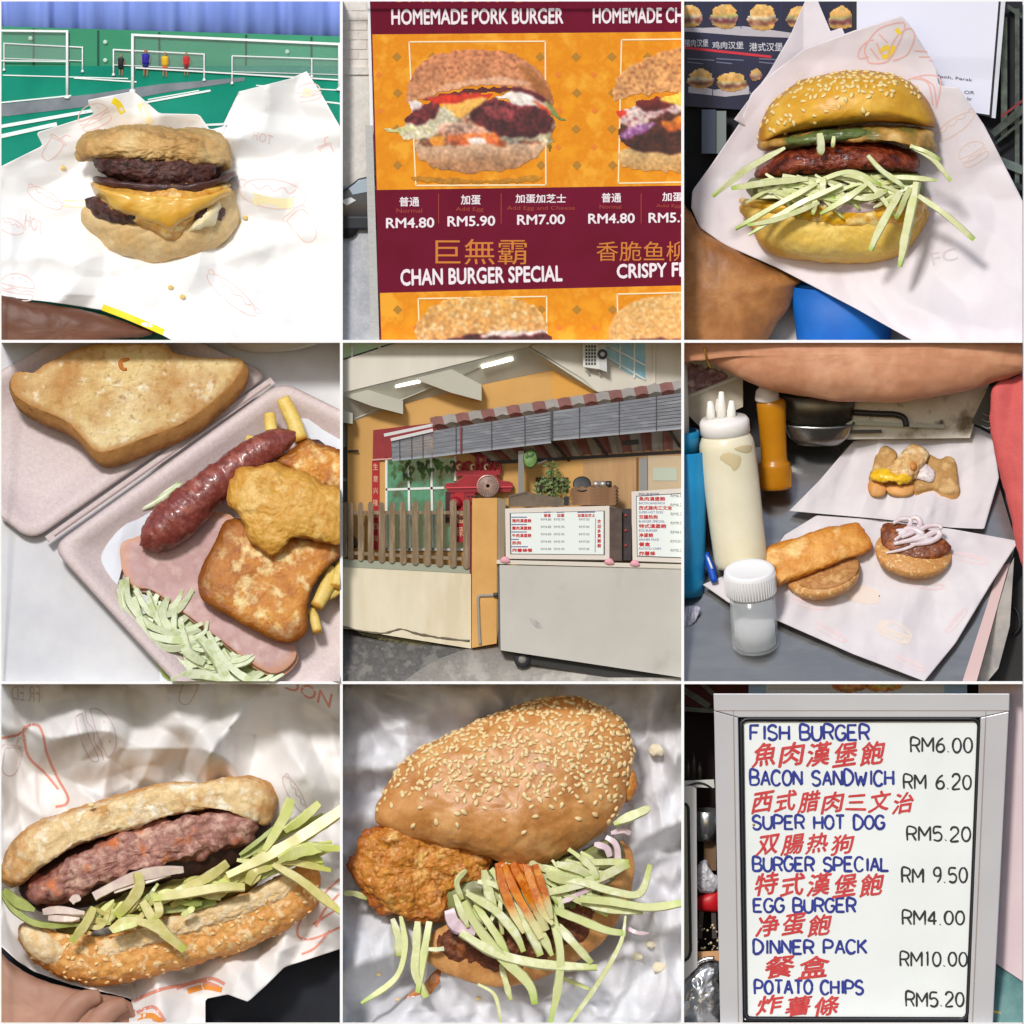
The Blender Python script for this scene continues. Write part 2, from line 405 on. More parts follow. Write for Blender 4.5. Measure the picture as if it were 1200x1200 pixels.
class Table:
    """a flat top seen from pitch degrees above; T(x, y, h) = the point seen at x, y that lies h above it"""
    def __init__(s, pitch, y0, d0): s.p = math.radians(pitch); s.deg = pitch; s.y0 = y0; s.d0 = d0
    def __call__(s, x, y, h=0.0):
        b = (s.y0 - y - h * math.cos(s.p)) / math.sin(s.p)
        return (x, y, s.d0 + b * math.cos(s.p) - h * math.sin(s.p))
    def up(s, p, h): return (p[0], p[1] - h * math.cos(s.p), p[2] - h * math.sin(s.p))
    def d(s, x, y, h=0.0): return s(x, y, h)[2]
def bread(name, pts, d0, thick, shift, mat, parent=None, n=140, rings=24, dome=14, dfun=None, layers=None, **kw):
    """slice of bread: near face pts, a crust wall running back to the same outline moved by shift"""
    o = catmull(pts, n); c = o.mean(0); verts, faces, rim = [], [], []
    f = lambda x, y: d0 + (dfun(x, y) if dfun else 0)
    verts.append((c[0], c[1], f(*c) - dome)); rim.append(0)
    for r in range(1, rings + 1):
        s = r / rings
        for a in o:
            x, y = c + s * (a - c); verts.append((x, y, f(x, y) - dome * (1 - s ** 8))); rim.append(s * .96)
    for k in range(1, 9):
        t = k / 8; bul = 1 + .03 * math.sin(math.pi * t)
        for a in o:
            x, y = c + bul * (a - c) + np.array(shift) * t; verts.append((x, y, f(*a) + thick * t)); rim.append(1.2 + .3 * t)
    R = rings + 8; ix = lambda r, k: 1 + (r - 1) * n + k % n
    for k in range(n):
        faces.append((0, ix(1, k), ix(1, k + 1)))
        for r in range(1, R): faces.append((ix(r, k), ix(r + 1, k), ix(r + 1, k + 1), ix(r, k + 1)))
    faces.append(tuple(ix(R, k) for k in range(n)))
    return make(name, verts, faces, mat, parent, rim=rim, layers=layers, **kw)

def slab(name, pts, T, h0, h1, mat, parent=None, bevel=0, **kw):
    """flat body standing on a table: top outline pts (as seen) at height h1, its foot straight below at h0"""
    top = [T(x, y, h1) for x, y in pts]; bot = [T.up(p, h0 - h1) for p in top]; n = len(pts)
    faces = [tuple(range(n)), tuple(range(2 * n - 1, n - 1, -1))] + [(i, (i + 1) % n, n + (i + 1) % n, n + i) for i in range(n)]
    kw.setdefault('smooth', False)
    return make(name, top + bot, faces, mat, parent, bevel=bevel, **kw)

def seed_mesh(L, Wd, H):
    """one sesame seed: a flattened drop, 60 faces"""
    vs_, fs = [], []; k, m = 8, 6
    for i in range(m + 1):
        t = i / m; x = (t - 0.5) * L; r = math.sin(math.pi * min(1, t ** 0.8)) ** 0.8
        for j in range(k):
            g = 2 * math.pi * j / k; vs_.append((x, math.cos(g) * r * Wd / 2, math.sin(g) * r * H / 2))
    for i in range(m):
        for j in range(k): fs.append((i * k + j, i * k + (j + 1) % k, (i + 1) * k + (j + 1) % k, (i + 1) * k + j))
    return vs_, fs
def seeds_on(bun, count, region, L, mat, seed=1, name='sesame_seed', joined=False, spread=0.55):
    """sesame seeds pressed into the near side of a bun, denser where region(x, y) in 0..1 is higher"""
    r = random.Random(seed); me = bun.data; base = BASE[bun.name]; me.update()
    fc = [(p.center.copy(), p.normal.copy(), p.area) for p in me.polygons if p.normal.y < -0.08]
    pts = []; tries = 0
    ar = np.cumsum([f[2] for f in fc]); inv = 1 / ZU
    sv, sf = seed_mesh(L, L * 0.62, L * 0.36)
    if not joined:
        sm = bpy.data.meshes.new(name); sm.from_pydata([tuple(Vector(v) * ZU) for v in sv], [], sf); sm.materials.append(mat)
        for p in sm.polygons: p.use_smooth = True
    V, Fc = [], []
    while len(pts) < count and tries < count * 60:
        tries += 1
        c, nn, _ = fc[int(np.searchsorted(ar, r.random() * ar[-1]))]
        w = c + base; x = (w.x + 1.5 * S) * inv - CELL[0] * 1200; y = (1.5 * S - w.z) * inv - CELL[1] * 1200
        if not (12 < x < 1188 and 12 < y < 1188) or r.random() > region(x, y): continue
        if any((c - q).length < L * spread * ZU for q in pts): continue
        pts.append(c)
        t = nn.orthogonal().normalized(); t = Matrix.Rotation(r.uniform(0, 6.28), 3, nn) @ t; b = nn.cross(t)
        k = r.uniform(0.8, 1.12)
        R = Matrix((t * k, b * k, nn)).transposed().to_4x4(); R.translation = c + nn * (L * 0.06 * ZU)
        if joined:
            o = len(V); V += [tuple(R @ (Vector(v) * ZU)) for v in sv]; Fc += [tuple(i + o for i in f) for f in sf]
        else:
            ob = bpy.data.objects.new(name, sm); COL.objects.link(ob); ob.parent = bun; ob.matrix_local = R; BASE[ob.name] = base
    if joined:
        sm = bpy.data.meshes.new(name); sm.from_pydata(V, [], Fc); sm.materials.append(mat)
        for p in sm.polygons: p.use_smooth = True
        ob = bpy.data.objects.new(name, sm); COL.objects.link(ob); ob.parent = bun; ob['kind'] = 'stuff'
rnd = random.Random(5)

# ---------------------------------------------------------------- the white display case
m_case = M('white_lacquer', (246, 246, 246), rough=0.4)
cell(0, 0)
DEEP = 520
for i in range(4):
    x = i * 1200
    make('partition', *(lambda a, b, y0, y1, d0, d1: ([(a, y0, d0), (b, y0, d0), (b, y1, d0), (a, y1, d0), (a, y0, d1), (b, y0, d1), (b, y1, d1), (a, y1, d1)],
         [(0, 1, 2, 3), (7, 6, 5, 4), (0, 4, 5, 1), (1, 5, 6, 2), (2, 6, 7, 3), (3, 7, 4, 0)]))(x - (5 if 0 < i < 3 else 3 if i == 3 else 0), x + (5 if 0 < i < 3 else 3 if i == 0 else 0), 0, 3600, 0, DEEP if i in (1, 2) else 4), m_case, clip=False, smooth=False, kind='structure')
for j in range(4):
    y = j * 1200
    for i in range(3):
        make('partition', *(lambda a, b, y0, y1, d0, d1: ([(a, y0, d0), (b, y0, d0), (b, y1, d0), (a, y1, d0), (a, y0, d1), (b, y0, d1), (b, y1, d1), (a, y1, d1)],
             [(0, 1, 2, 3), (7, 6, 5, 4), (0, 4, 5, 1), (1, 5, 6, 2), (2, 6, 7, 3), (3, 7, 4, 0)]))(i * 1200 + 5, i * 1200 + 1195, y - (5 if j else 0), y + (5 if j < 3 else 0), 0, DEEP if j else 8), m_case, clip=False, smooth=False, kind='structure')
make('back_wall', [(-5, -5, DEEP + 1), (3605, -5, DEEP + 1), (3605, 3605, DEEP + 1), (-5, 3605, DEEP + 1), (-5, -5, DEEP + 30), (3605, -5, DEEP + 30), (3605, 3605, DEEP + 30), (-5, 3605, DEEP + 30)],
     [(0, 1, 2, 3), (7, 6, 5, 4), (0, 4, 5, 1), (1, 5, 6, 2), (2, 6, 7, 3), (3, 7, 4, 0)], m_case, clip=False, smooth=False, kind='structure')
# ================================================================ printed pictures (flat print on posters)
def inside(poly, X, Y):
    r = np.zeros(X.shape, bool); n = len(poly); j = n - 1
    for i in range(n):
        xi, yi = poly[i]; xj, yj = poly[j]
        c = ((yi > Y) != (yj > Y)) & (X < (xj - xi) * (Y - yi) / (yj - yi + 1e-12) + xi); r ^= c; j = i
    return r
def vnoise(X, Y, size, seed=0):
    return np.array([noise.noise(Vector((x / size, y / size, seed * 3.7))) for x, y in zip(X.ravel(), Y.ravel())]).reshape(X.shape)
def picture(name, spec, box, step, d, parent, mp=None, seed=0, jit=6, m=None):
    """flat printed picture: spec = [(polygon, top colour, bottom colour, grain, speckle colour or None, speckle size)]"""
    x0, y0, x1, y1 = box
    nx, ny = int((x1 - x0) / step) + 1, int((y1 - y0) / step) + 1
    X, Y = np.meshgrid(np.linspace(x0, x1, nx), np.linspace(y0, y1, ny))
    jx = vnoise(X, Y, 26, seed) * jit * 2; jy = vnoise(X, Y, 26, seed + 5) * jit * 2
    g1 = vnoise(X, Y, 34, seed + 1); g2 = vnoise(X, Y, 11, seed + 2)
    C = np.zeros((ny, nx, 3)); K = np.zeros((ny, nx), bool)
    for poly, ca, cb, grain, sc, ss in spec:
        P = catmull(poly, 90); k = inside(P, X + jx, Y + jy)
        lo, hi = P[:, 1].min(), P[:, 1].max(); t = np.clip((Y - lo) / (hi - lo + 1e-6), 0, 1)[..., None]
        col = np.array(ca, float) * (1 - t) + np.array(cb, float) * t
        col = col * (1 + grain * (g1 * 0.9 + g2 * 0.9))[..., None]
        if sc is not None:
            sp = vnoise(X, Y, ss, seed + 9) > 0.27; col = np.where(sp[..., None], np.array(sc, float), col)
        C[k] = col[k]; K |= k
    Kf = K.astype(float)[..., None]                # ink spreads a little: soften the patches
    for _ in range(2):
        num = np.zeros_like(C); den = np.zeros_like(Kf); Cp = np.pad(C * Kf, ((1, 1), (1, 1), (0, 0))); Kp = np.pad(Kf, ((1, 1), (1, 1), (0, 0)))
        for a in range(3):
            for b in range(3):
                wgt = (1, 2, 1)[a] * (1, 2, 1)[b]; num += wgt * Cp[a:a + ny, b:b + nx]; den += wgt * Kp[a:a + ny, b:b + nx]
        C = num / np.maximum(den, 1e-6)
    C = np.where(K[..., None], C * (1 + .10 * g2 + .06 * vnoise(X, Y, 5, seed + 3))[..., None], C)
    cl = np.clip(C / 255.0, 0, 1); cl = np.where(cl <= 0.04045, cl / 12.92, ((cl + 0.055) / 1.055) ** 2.4)
    ids = -np.ones((ny, nx), int); V, Fc, Cc = [], [], []
    need = np.zeros_like(K); q = K[:-1, :-1] & K[1:, :-1] & K[:-1, 1:] & K[1:, 1:]
    for a, b in ((0, 0), (1, 0), (0, 1), (1, 1)): need[a:ny - 1 + a, b:nx - 1 + b] |= q
    for j, i in np.argwhere(need):
        ids[j, i] = len(V); x, y = X[j, i], Y[j, i]
        if mp: x, y = mp(x, y)
        V.append((x, y, d)); Cc.append(cl[j, i])
    for j, i in np.argwhere(q): Fc.append((ids[j, i], ids[j, i + 1], ids[j + 1, i + 1], ids[j + 1, i]))
    return make(name, V, Fc, m or M('printed_ink', (255, 255, 255), vcol='paint', rough=0.45), parent, colors=Cc, recalc=False, smooth=False)

# ================================================================ compartment 1: burger on paper in a badminton hall
cell(0, 0)
m_curt = M('blue_curtain', (122, 146, 222), (142, 166, 240), size=200, rough=0.8, stretch=(3, 3, 0.3))
V, F = [], []
nx = 150
for i in range(nx + 1):
    x = 1200 * i / nx
    dd = 462 + 10 * math.sin(x / 14.0 + 2 * noise.noise(Vector((x / 90, 0, 0)))) + 9 * noise.noise(Vector((x / 60, 3, 0)))
    for y in (-5, 140): V.append((x, y, dd))
    if i: k = len(V); F.append((k - 4, k - 2, k - 1, k - 3))
make('curtain', V, F, m_curt, thick=3, label='pleated blue curtain hanging high along the back of the sports hall', cat='curtain')
m_gw = M('green_hall_wall', (40, 138, 100), (50, 150, 112), size=300, rough=0.5)
gw = prism('wall', [(-10, 92), (1210, 128), (1210, 250), (-10, 236)], 424, 434, m_gw, kind='structure')
m_gl = M('green_wall_joint', (20, 76, 60), rough=0.6)
for x in (118, 345, 560, 865, 1095): bar('panel_joint', (x, 96 + x * .03, 422), (x, 240, 422), 7, m_gl, gw, depth=3)
m_wm = M('pale_wall_marker', (190, 225, 205), rough=0.5)
for x, y in ((107, 135), (370, 148), (370, 212), (1010, 182)): lathe('wall_marker', [(0.1, 0), (8, 0), (8, 3), (0.1, 3)], (x, y, 420), m_wm, gw, pitch=90, n=12)
m_fl = M('green_court_floor', (24, 136, 110), (34, 150, 122), size=240, rough=0.16, spec=0.6, coat=0.4)
def fl1(x, y): return 424 - (y - 236) * 0.11
court = make('floor', [(-10, 232, fl1(0, 232)), (1210, 232, fl1(0, 232)), (1210, 1210, fl1(0, 1210)), (-10, 1210, fl1(0, 1210))], [(0, 1, 2, 3)], m_fl, kind='structure', thick=4)
m_mat = M('grey_aisle_mat', (104, 112, 118), (122, 128, 134), size=60, rough=0.22, spec=0.6)
def onfloor(name, poly, m, parent, off=6): return make(name, [(x, y, fl1(x, y) - off) for x, y in poly], [tuple(range(len(poly)))], m, parent, smooth=False, thick=1)
onfloor('aisle_mat', [(-10, 368), (330, 330), (560, 296), (860, 272), (860, 284), (600, 322), (330, 372), (-10, 412)], m_mat, court)
m_ln = M('white_court_line', (235, 245, 240), rough=0.3)
for a, b, w in (((-10, 447), (330, 388), 12), ((-10, 482), (200, 436), 14), ((500, 362), (740, 318), 7), ((520, 350), (700, 318), 4), ((-10, 362), (250, 336), 5), ((700, 440), (800, 436), 8),
                ((10, 264), (450, 276), 4), ((260, 274), (480, 288), 5), ((1100, 352), (1210, 366), 6), ((900, 300), (1210, 318), 4)):
    t = Vector((b[0] - a[0], b[1] - a[1])).normalized() * (w / 2)
    onfloor('court_line', [(a[0] + t.y, a[1] - t.x), (b[0] + t.y, b[1] - t.x), (b[0] - t.y, b[1] + t.x), (a[0] - t.y, a[1] + t.x)], m_ln, court, 8.0)
m_post = M('white_net_post', (245, 247, 247), rough=0.35)
m_net = M('fine_netting', (190, 205, 200), rough=0.8, alpha=0.13)
def net(label, posts, tape, bottom, w):
    """posts [(x, top, foot)], tape / bottom = ((x, y), (x, y))"""
    d = fl1(0, max(p[2] for p in posts)) - 6
    t = thing('badminton_net', label, 'net', (posts[0][0], posts[0][2], d), 'nets across the green courts')
    for x, y0, y1 in posts:
        tube('post', [(x, y0, d), (x, y1, d)], [w * .3, w * .36], m_post, t, m=4, n=10)
        lathe('foot', [(0.1, 0), (w * .8, 0), (w * .6, 4), (w * .35, 8), (0.1, 9)], (x, y1 + 3, d), m_post, t, pitch=18, n=12)
    (ax, ay), (bx, by) = tape; (cx, cy), (ex, ey) = bottom
    bar('top_tape', (ax, ay, d), (bx, by, d), w * .5, m_post, t, depth=3)
    bar('bottom_cord', (cx, cy, d), (ex, ey, d), w * .3, m_post, t, depth=3)
    make('netting', [(ax, ay, d), (bx, by, d), (ex, ey, d), (cx, cy, d)], [(0, 1, 2, 3)], m_net, t, recalc=False)
net('white badminton net with a tall post, cut off by the edge behind the paper', [(236, 106, 340)], ((-10, 107), (236, 110)), ((-10, 213), (236, 216)), 15)
net('widest white badminton net, stretching behind the burger and tall paper corner', [(466, 118, 318), (1194, 150, 312)], ((466, 122), (1194, 155)), ((476, 238), (1194, 281)), 17)
net('small distant net with four players standing behind it', [(399, 172, 262), (718, 188, 280)], ((399, 174), (718, 190)), ((399, 228), (718, 242)), 9)
net('small distant net seen through the net with the tall post', [(14, 150, 245), (290, 164, 250)], ((14, 152), (290, 166)), ((14, 205), (290, 214)), 8)
net('small distant net behind the widest net, near the tall paper corner', [(816, 196, 292), (1096, 206, 268)], ((816, 196), (1188, 208)), ((816, 252), (1188, 262)), 8)
m_skin0 = M('far_skin', (170, 120, 90), rough=0.6)
def far_person(label, x, top, h, shirt, legs):
    """tiny standing player: one continuous body with shirt and shorts as clothing"""
    d = fl1(0, top + h) - 3; u = h / 7.5
    t = thing('person', label, 'person', (x, top + h, d), 'players far across the hall')
    V, F = [], []
    prof = [(0.02, 0), (.42, .25), (.46, .6), (.36, .95), (.22, 1.1), (.5, 1.25), (.85, 1.5), (.8, 2.4), (.7, 3.1), (.72, 3.7)]
    lathe('body', [(r * u, (7.5 - a) * u) for r, a in prof][::-1], (x, top + h, d), m_skin0, t, pitch=6, n=12, sy=.6)
    for s in (-1, 1):
        tube('leg', [(x + s * .36 * u, top + 3.5 * u, d), (x + s * .42 * u, top + 5.4 * u, d - 2), (x + s * .45 * u, top + h, d - 3)], [.4 * u, .28 * u, .18 * u], m_skin0, t, n=8, m=8)
        tube('arm', [(x + s * .8 * u, top + 1.5 * u, d), (x + s * 1.1 * u, top + 2.6 * u, d - 3), (x + s * 1.0 * u, top + 3.7 * u, d - 6)], [.24 * u, .2 * u, .13 * u], m_skin0, t, n=8, m=8)
    lathe('shirt', [(r * u * 1.12, (7.5 - a) * u) for r, a in ((.3, 1.15), (.62, 1.28), (.95, 1.5), (.9, 2.4), (.84, 3.4), (.86, 4.0))][::-1], (x, top + h, d), shirt, t, pitch=6, n=12, sy=.66)
    lathe('shorts', [(r * u, (7.5 - a) * u) for r, a in ((.84, 3.6), (.9, 4.3), (.86, 5.0))][::-1], (x, top + h, d), legs, t, pitch=6, n=12, sy=.6)
far_person('person in a blue shirt standing behind the small distant net', 512, 172, 98, M('blue_shirt', (44, 42, 160), rough=0.7), M('navy_shorts', (40, 40, 120), rough=.7))
far_person('person in a yellow shirt standing behind the small distant net', 580, 182, 90, M('yellow_shirt', (235, 190, 40), rough=0.7), M('orange_shorts', (220, 120, 60), rough=.7))
far_person('person in a red shirt standing behind the small distant net', 655, 184, 84, M('red_shirt', (205, 50, 50), rough=0.7), M('maroon_shorts', (120, 40, 50), rough=.7))
far_person('person in dark clothes beside the post of the small distant net', 425, 190, 78, M('black_shirt', (40, 45, 50), rough=0.7), M('black_shorts', (30, 32, 38), rough=.7))

# the wrapping paper
fo = Folds(11, 95, 130, 560, 8)
def pd1(x, y):
    base = 60 + (1200 - y) * 0.40 if y > 560 else 316 - (560 - y) * 0.10
    dip = 40 * math.exp(-(((x - 560) / 330) ** 2 + ((y - 860) / 160) ** 2))
    valley = 34 * math.exp(-((y - 770 - 0.02 * x) / 40) ** 2) * max(0, min(1, (420 - x) / 300))
    ridge = -38 * math.exp(-(((y - 905) + (x - 700) * 0.25) / 50) ** 2) * max(0, min(1, (x - 620) / 220))
    return min(base + dip + valley + ridge + fo(x, y) * .8 - 8 * math.cos(x / 70.), fl1(x, y) - 12)
m_pap1 = M('bright_white_paper', (252, 250, 248), (255, 255, 255), size=300, rough=0.6, thin=0.12)
pap = sheet('wrapping_paper', [(-20, 596), (150, 512), (128, 466), (330, 402), (306, 352), (470, 320), (560, 398), (700, 402), (738, 456), (800, 440), (838, 322), (1020, 276), (1078, 250), (1130, 330), (1215, 480), (1215, 1215), (640, 1215),
             (575, 1180), (520, 1152), (370, 1092), (180, 1062), (-20, 1040)], pd1, m_pap1, centre=(610, 800), n=300, rings=90, label='bright white printed burger paper spread out in the badminton hall', cat='paper')
m_red = M('pale_red_ink', (244, 214, 208), rough=0.7); m_yel = M('pale_yellow_ink', (250, 238, 190), rough=0.7); m_vyel = M('yellow_ink', (248, 222, 40), rough=0.6)
L = xform(DOODLE_DOG, 960, 670, 95, 8, 120) + xform(DOODLE_BURGER, 1085, 325, 42, -10, 40) + xform(DOODLE_CUP, 185, 520, 50, 35) + xform(DOODLE_BURGER, 330, 410, 55, -25) + xform(DOODLE_DOG, 160, 690, 55, 30, 60)
L += xform(DOODLE_CUP, 1060, 790, 70, -35) + xform(DOODLE_DOG, 820, 1030, 90, 40, 70) + xform(DOODLE_BURGER, 60, 1010, 60, 10) + xform(DOODLE_CUP, 1150, 540, 40, -20) + xform(DOODLE_DOG, 40, 790, 40, 20, 60)
prints('ink_print', L, pd1, 4, m_red, pap)
prints('ink_print', xform([[(-.8, .1), (0, .2), (.8, .1)], [(-.7, .25), (0, .34), (.7, .25)]], 960, 690, 95, 8) + xform([[(-.4, -.1), (.4, .1)]], 1080, 325, 40) + xform([[(-1, 0), (1, .1)]], 270, 715, 45) + xform([[(-.3, -.6), (.3, .6)]], 510, 400, 60), pd1, 26, m_yel, pap)
prints('ink_print', [[(395, 352), (415, 365), (432, 398)], [(360, 1080), (460, 1118), (575, 1168)]], pd1, 22, m_vyel, pap)
text('HOT', [(890, 458), (960, 478), (955, 510), (885, 488)], lambda x, y: pd1(x, y) - 1.5, m_red, pap)
text('HOT', [(90, 752), (150, 780), (150, 830), (85, 790)], lambda x, y: pd1(x, y) - 1.5, m_red, pap)
# the burger
bg1 = thing('burger', 'double meat burger with crumpled brown bun on the bright white paper', 'burger', (560, 925, 250))
m_bun1 = M('crinkled_bun_crust', (236, 206, 148), (212, 168, 104), (154, 106, 54), size=130, rough=0.5, bump=0.8, bsize=20, ramp=(0.3, 0.72), sss=0.05, rim=((205, 165, 100), .85, 1.05))
m_bunb = M('pale_bun_side', (236, 208, 156), (220, 182, 122), size=90, rough=0.6, bump=0.4, bsize=22, sss=0.08)
m_pat1 = M('dark_beef_patty', (66, 38, 34), (96, 58, 50), (44, 26, 24), size=40, rough=0.45, bump=0.9, bsize=16)
m_bac1 = M('dark_bacon', (92, 60, 54), (60, 36, 34), size=50, rough=0.35, bump=0.4)
m_egg1 = M('fried_egg_cheese', (228, 178, 82), (206, 140, 48), (240, 208, 130), size=70, rough=0.35, sss=0.08, bump=0.3)
m_eggw = M('egg_white', (244, 236, 206), (232, 214, 160), size=50, rough=0.35, sss=0.1)
inflate('bottom_bun', [(292, 740), (300, 790), (339, 832), (378, 885), (449, 914), (537, 929), (625, 914), (718, 887), (790, 843), (834, 775), (826, 698), (801, 660), (560, 700), (330, 730)], 235, 132, 110, m_bunb, bg1, p=2.6, layers=[(10, 120, 'fbm'), (4, 40, 'ridge')])
inflate('lower_patty', [(304, 720), (330, 695), (600, 690), (790, 725), (796, 765), (770, 785), (600, 790), (400, 792), (330, 765)], 215, 156, 60, m_pat1, bg1, p=4, layers=[(14, 40, 'lump'), (5, 16, 'fbm')])
inflate('fried_egg', [(325, 655), (345, 640), (560, 640), (790, 640), (803, 668), (770, 715), (707, 774), (650, 822), (614, 856), (515, 822), (430, 790), (372, 752), (350, 700)], 200, 160, 40, m_egg1, bg1, p=4, layers=[(10, 110, 'fbm'), (3, 36, 'fbm')])
inflate('cheese_slice', [(330, 650), (420, 664), (560, 690), (700, 690), (802, 660), (800, 690), (720, 742), (640, 790), (604, 834), (560, 806), (470, 770), (392, 742), (352, 700)], 190, 162, 30, M('melted_cheese', (236, 190, 92), (226, 168, 62), size=90, rough=.3, sss=.1, coat=.2), bg1, p=5, q=3, layers=[(8, 80, 'fbm')])
inflate('egg_white', [(690, 760), (740, 715), (772, 708), (776, 742), (757, 790), (718, 800), (660, 826), (655, 808)], 150, 74, 20, m_eggw, bg1, n=60, rings=14, p=3, layers=[(5, 30, 'fbm')])
inflate('bacon_slice', [(326, 634), (345, 620), (480, 640), (600, 650), (740, 640), (815, 606), (830, 616), (782, 655), (738, 692), (670, 708), (570, 705), (487, 690), (405, 668), (350, 655)], 232, 186, 60, m_bac1, bg1, p=4, q=3, layers=[(5, 40, 'fbm')])
inflate('upper_patty', [(328, 566), (340, 540), (560, 530), (770, 560), (780, 602), (750, 654), (669, 683), (570, 678), (460, 662), (405, 634), (355, 606)], 235, 178, 70, m_pat1, bg1, p=3, layers=[(10, 60, 'fbm'), (7, 24, 'lump'), (3, 12, 'fbm')])
inflate('top_bun', [(273, 549), (284, 505), (310, 478), (383, 450), (476, 443), (625, 451), (735, 465), (792, 494), (816, 555), (808, 593), (746, 608), (702, 614), (640, 600), (581, 584), (526, 594), (476, 584), (405, 570), (328, 560), (288, 566)], 240, 196, 120, m_bun1, bg1, n=180, rings=40, p=2.2,
        layers=[(12, 140, 'fbm'), (9, 60, 'ridge'), (3, 22, 'ridge')])
inflate('cheese_corner', [(575, 588), (610, 575), (652, 584), (632, 608), (610, 634), (598, 612)], 90, 34, 10, M('yellow_cheese', (238, 200, 90), rough=0.35, sss=.1), bg1, n=40, rings=8)
for x, y in ((642, 1043), (222, 590), (838, 780), (862, 765), (600, 1010)):
    inflate('crumb', [(x - 10, y), (x - 2, y - 8), (x + 10, y - 2), (x + 6, y + 8), (x - 6, y + 7)], pd1(x, y) - 5, 5, 4, M('bread_crumb', (226, 196, 120), rough=.7), n=20, rings=5, layers=[(2, 8, 'fbm')],
            label={642: 'golden bread crumb lying alone in front of the crumpled-bun burger', 222: 'tiny crumb on paper near the court lines', 838: 'crumb beside the bottom bun of the crumpled-bun burger', 862: 'small crumb just past the crumpled-bun burger', 600: 'pale crumb close to the golden crumb'}[x], cat='crumb', group='crumbs on the bright paper')
m_skd = M('brown_skin', (104, 66, 48), (116, 74, 54), size=200, rough=0.5, sss=0.1, bump=0.15, bsize=12)
inflate('person', [(-40, 1050), (120, 1062), (330, 1100), (500, 1150), (545, 1168), (500, 1186), (420, 1192), (330, 1210), (250, 1260), (-40, 1260)], 128, 70, 20, m_skd, n=120, rings=24, p=2.4, layers=[(4, 60, 'fbm')], label='brown hand and wrist under the paper, holding up the crumpled-bun burger', cat='person')
# ================================================================ compartment 2: menu poster on a board by the street
cell(1, 0)
m_pw = M('pale_street_wall', (226, 222, 216), (212, 206, 198), size=120, rough=0.8, bump=0.2)
wl = block('wall', -5, -5, 1205, 660, 126, 140, m_pw, kind='structure')
m_br = M('pale_brick', (232, 226, 218), (216, 208, 200), size=50, rough=0.85)
for j in range(7):
    for i in range(3):
        x0 = -30 + i * 62 + (31 if j % 2 else 0); y0 = 8 + j * 34
        block('brick', x0, y0, x0 + 57, y0 + 29, 122, 126, m_br, wl)
block('ledge', -5, 236, 120, 262, 116, 126, m_pw, wl)
m_gr2 = M('street_concrete', (186, 188, 192), (166, 168, 174), size=60, rough=0.9, bump=0.3, bsize=14)
make('pavement', [(-5, 655, 126), (1205, 655, 126), (1205, 1205, 90), (-5, 1205, 90)], [(0, 1, 2, 3)], m_gr2, kind='structure', thick=4)
m_car = M('dark_blue_car_paint', (30, 38, 52), rough=0.25, coat=0.6); m_glass = M('car_glass', (150, 172, 190), rough=0.1, spec=0.7); m_tyre = M('tyre_rubber', (22, 22, 24), rough=0.8)
car = thing('parked_car', 'dark blue parked car half hidden behind the menu poster board', 'car', (50, 830, 100))
T_ = [(-80, 700), (-40, 690), (20, 660), (60, 628), (110, 616), (260, 616), (330, 690), (420, 700), (420, 800), (-80, 800)]
prism('body', T_, 88, 124, m_car, car, bevel=8, smooth=True)
prism('window', [(26, 662), (66, 632), (112, 622), (122, 668), (40, 684)], 84, 89, m_glass, car)
prism('bumper', [(-80, 760), (140, 760), (140, 806), (-80, 806)], 82, 96, M('bumper_black', (34, 38, 46), rough=.5), car, bevel=6)
for x in (20, 320):
    w = lathe('wheel', [(0.1, 0), (34, 0), (38, 8), (38, 26), (0.1, 26)], (x, 800, 86), m_tyre, car, pitch=-90, n=24)
prism('headlight', [(-6, 706), (34, 694), (52, 704), (20, 722)], 83, 89, M('headlight_glass', (210, 216, 220), rough=.1), car)
m_board = M('poster_maroon', (104, 10, 38), (114, 14, 46), size=200, rough=0.5, spec=.12)
pb = thing('menu_poster', 'maroon and orange printed menu poster showing burger pictures and RM prices', 'poster', (660, 1200, 80))
D2 = 60
prism('panel', [(100, -10), (1210, -10), (1210, 1210), (137, 1210)], D2, D2 + 12, m_board, pb)
m_alu = M('brushed_aluminium', (168, 172, 178), (186, 190, 194), size=30, rough=0.35, metal=0.6, stretch=(1, 1, 12))
prism('edge_frame', [(84, 440), (110, 440), (134, 1210), (104, 1210)], D2 - 6, D2 + 16, m_alu, pb); prism('edge_frame', [(92, -10), (100, -10), (112, 440), (100, 440)], D2 - 2, D2 + 16, M('white_edge', (232, 234, 238), rough=.5), pb)
m_or = M('poster_orange', (236, 156, 34), (226, 138, 24), (240, 168, 50), size=90, rough=0.5, spec=.15)
edge2 = lambda y: 101 + (y + 10) / 1220 * 36
for y0, y1, y0r, y1r in ((121, 668, 112, 652), (1030, 1215, 1003, 1215)):
    make('orange_panel', [(edge2(y0) + 4, y0, D2 - 1), (1210, y0r, D2 - 1), (1210, y1r, D2 - 1), (edge2(y1) + 4, y1, D2 - 1)], [(0, 1, 2, 3)], m_or, pb, recalc=False, smooth=False)
m_dia = M('diamond_ink', (176, 122, 28), rough=.5); m_dot = M('rust_ink', (226, 124, 34), rough=.5)
def dia(x, y, s, m, d): make('diamond_print', [(x, y - s, d), (x + s, y, d), (x, y + s, d), (x - s, y, d)], [(0, 1, 2, 3)], m, pb, recalc=False)
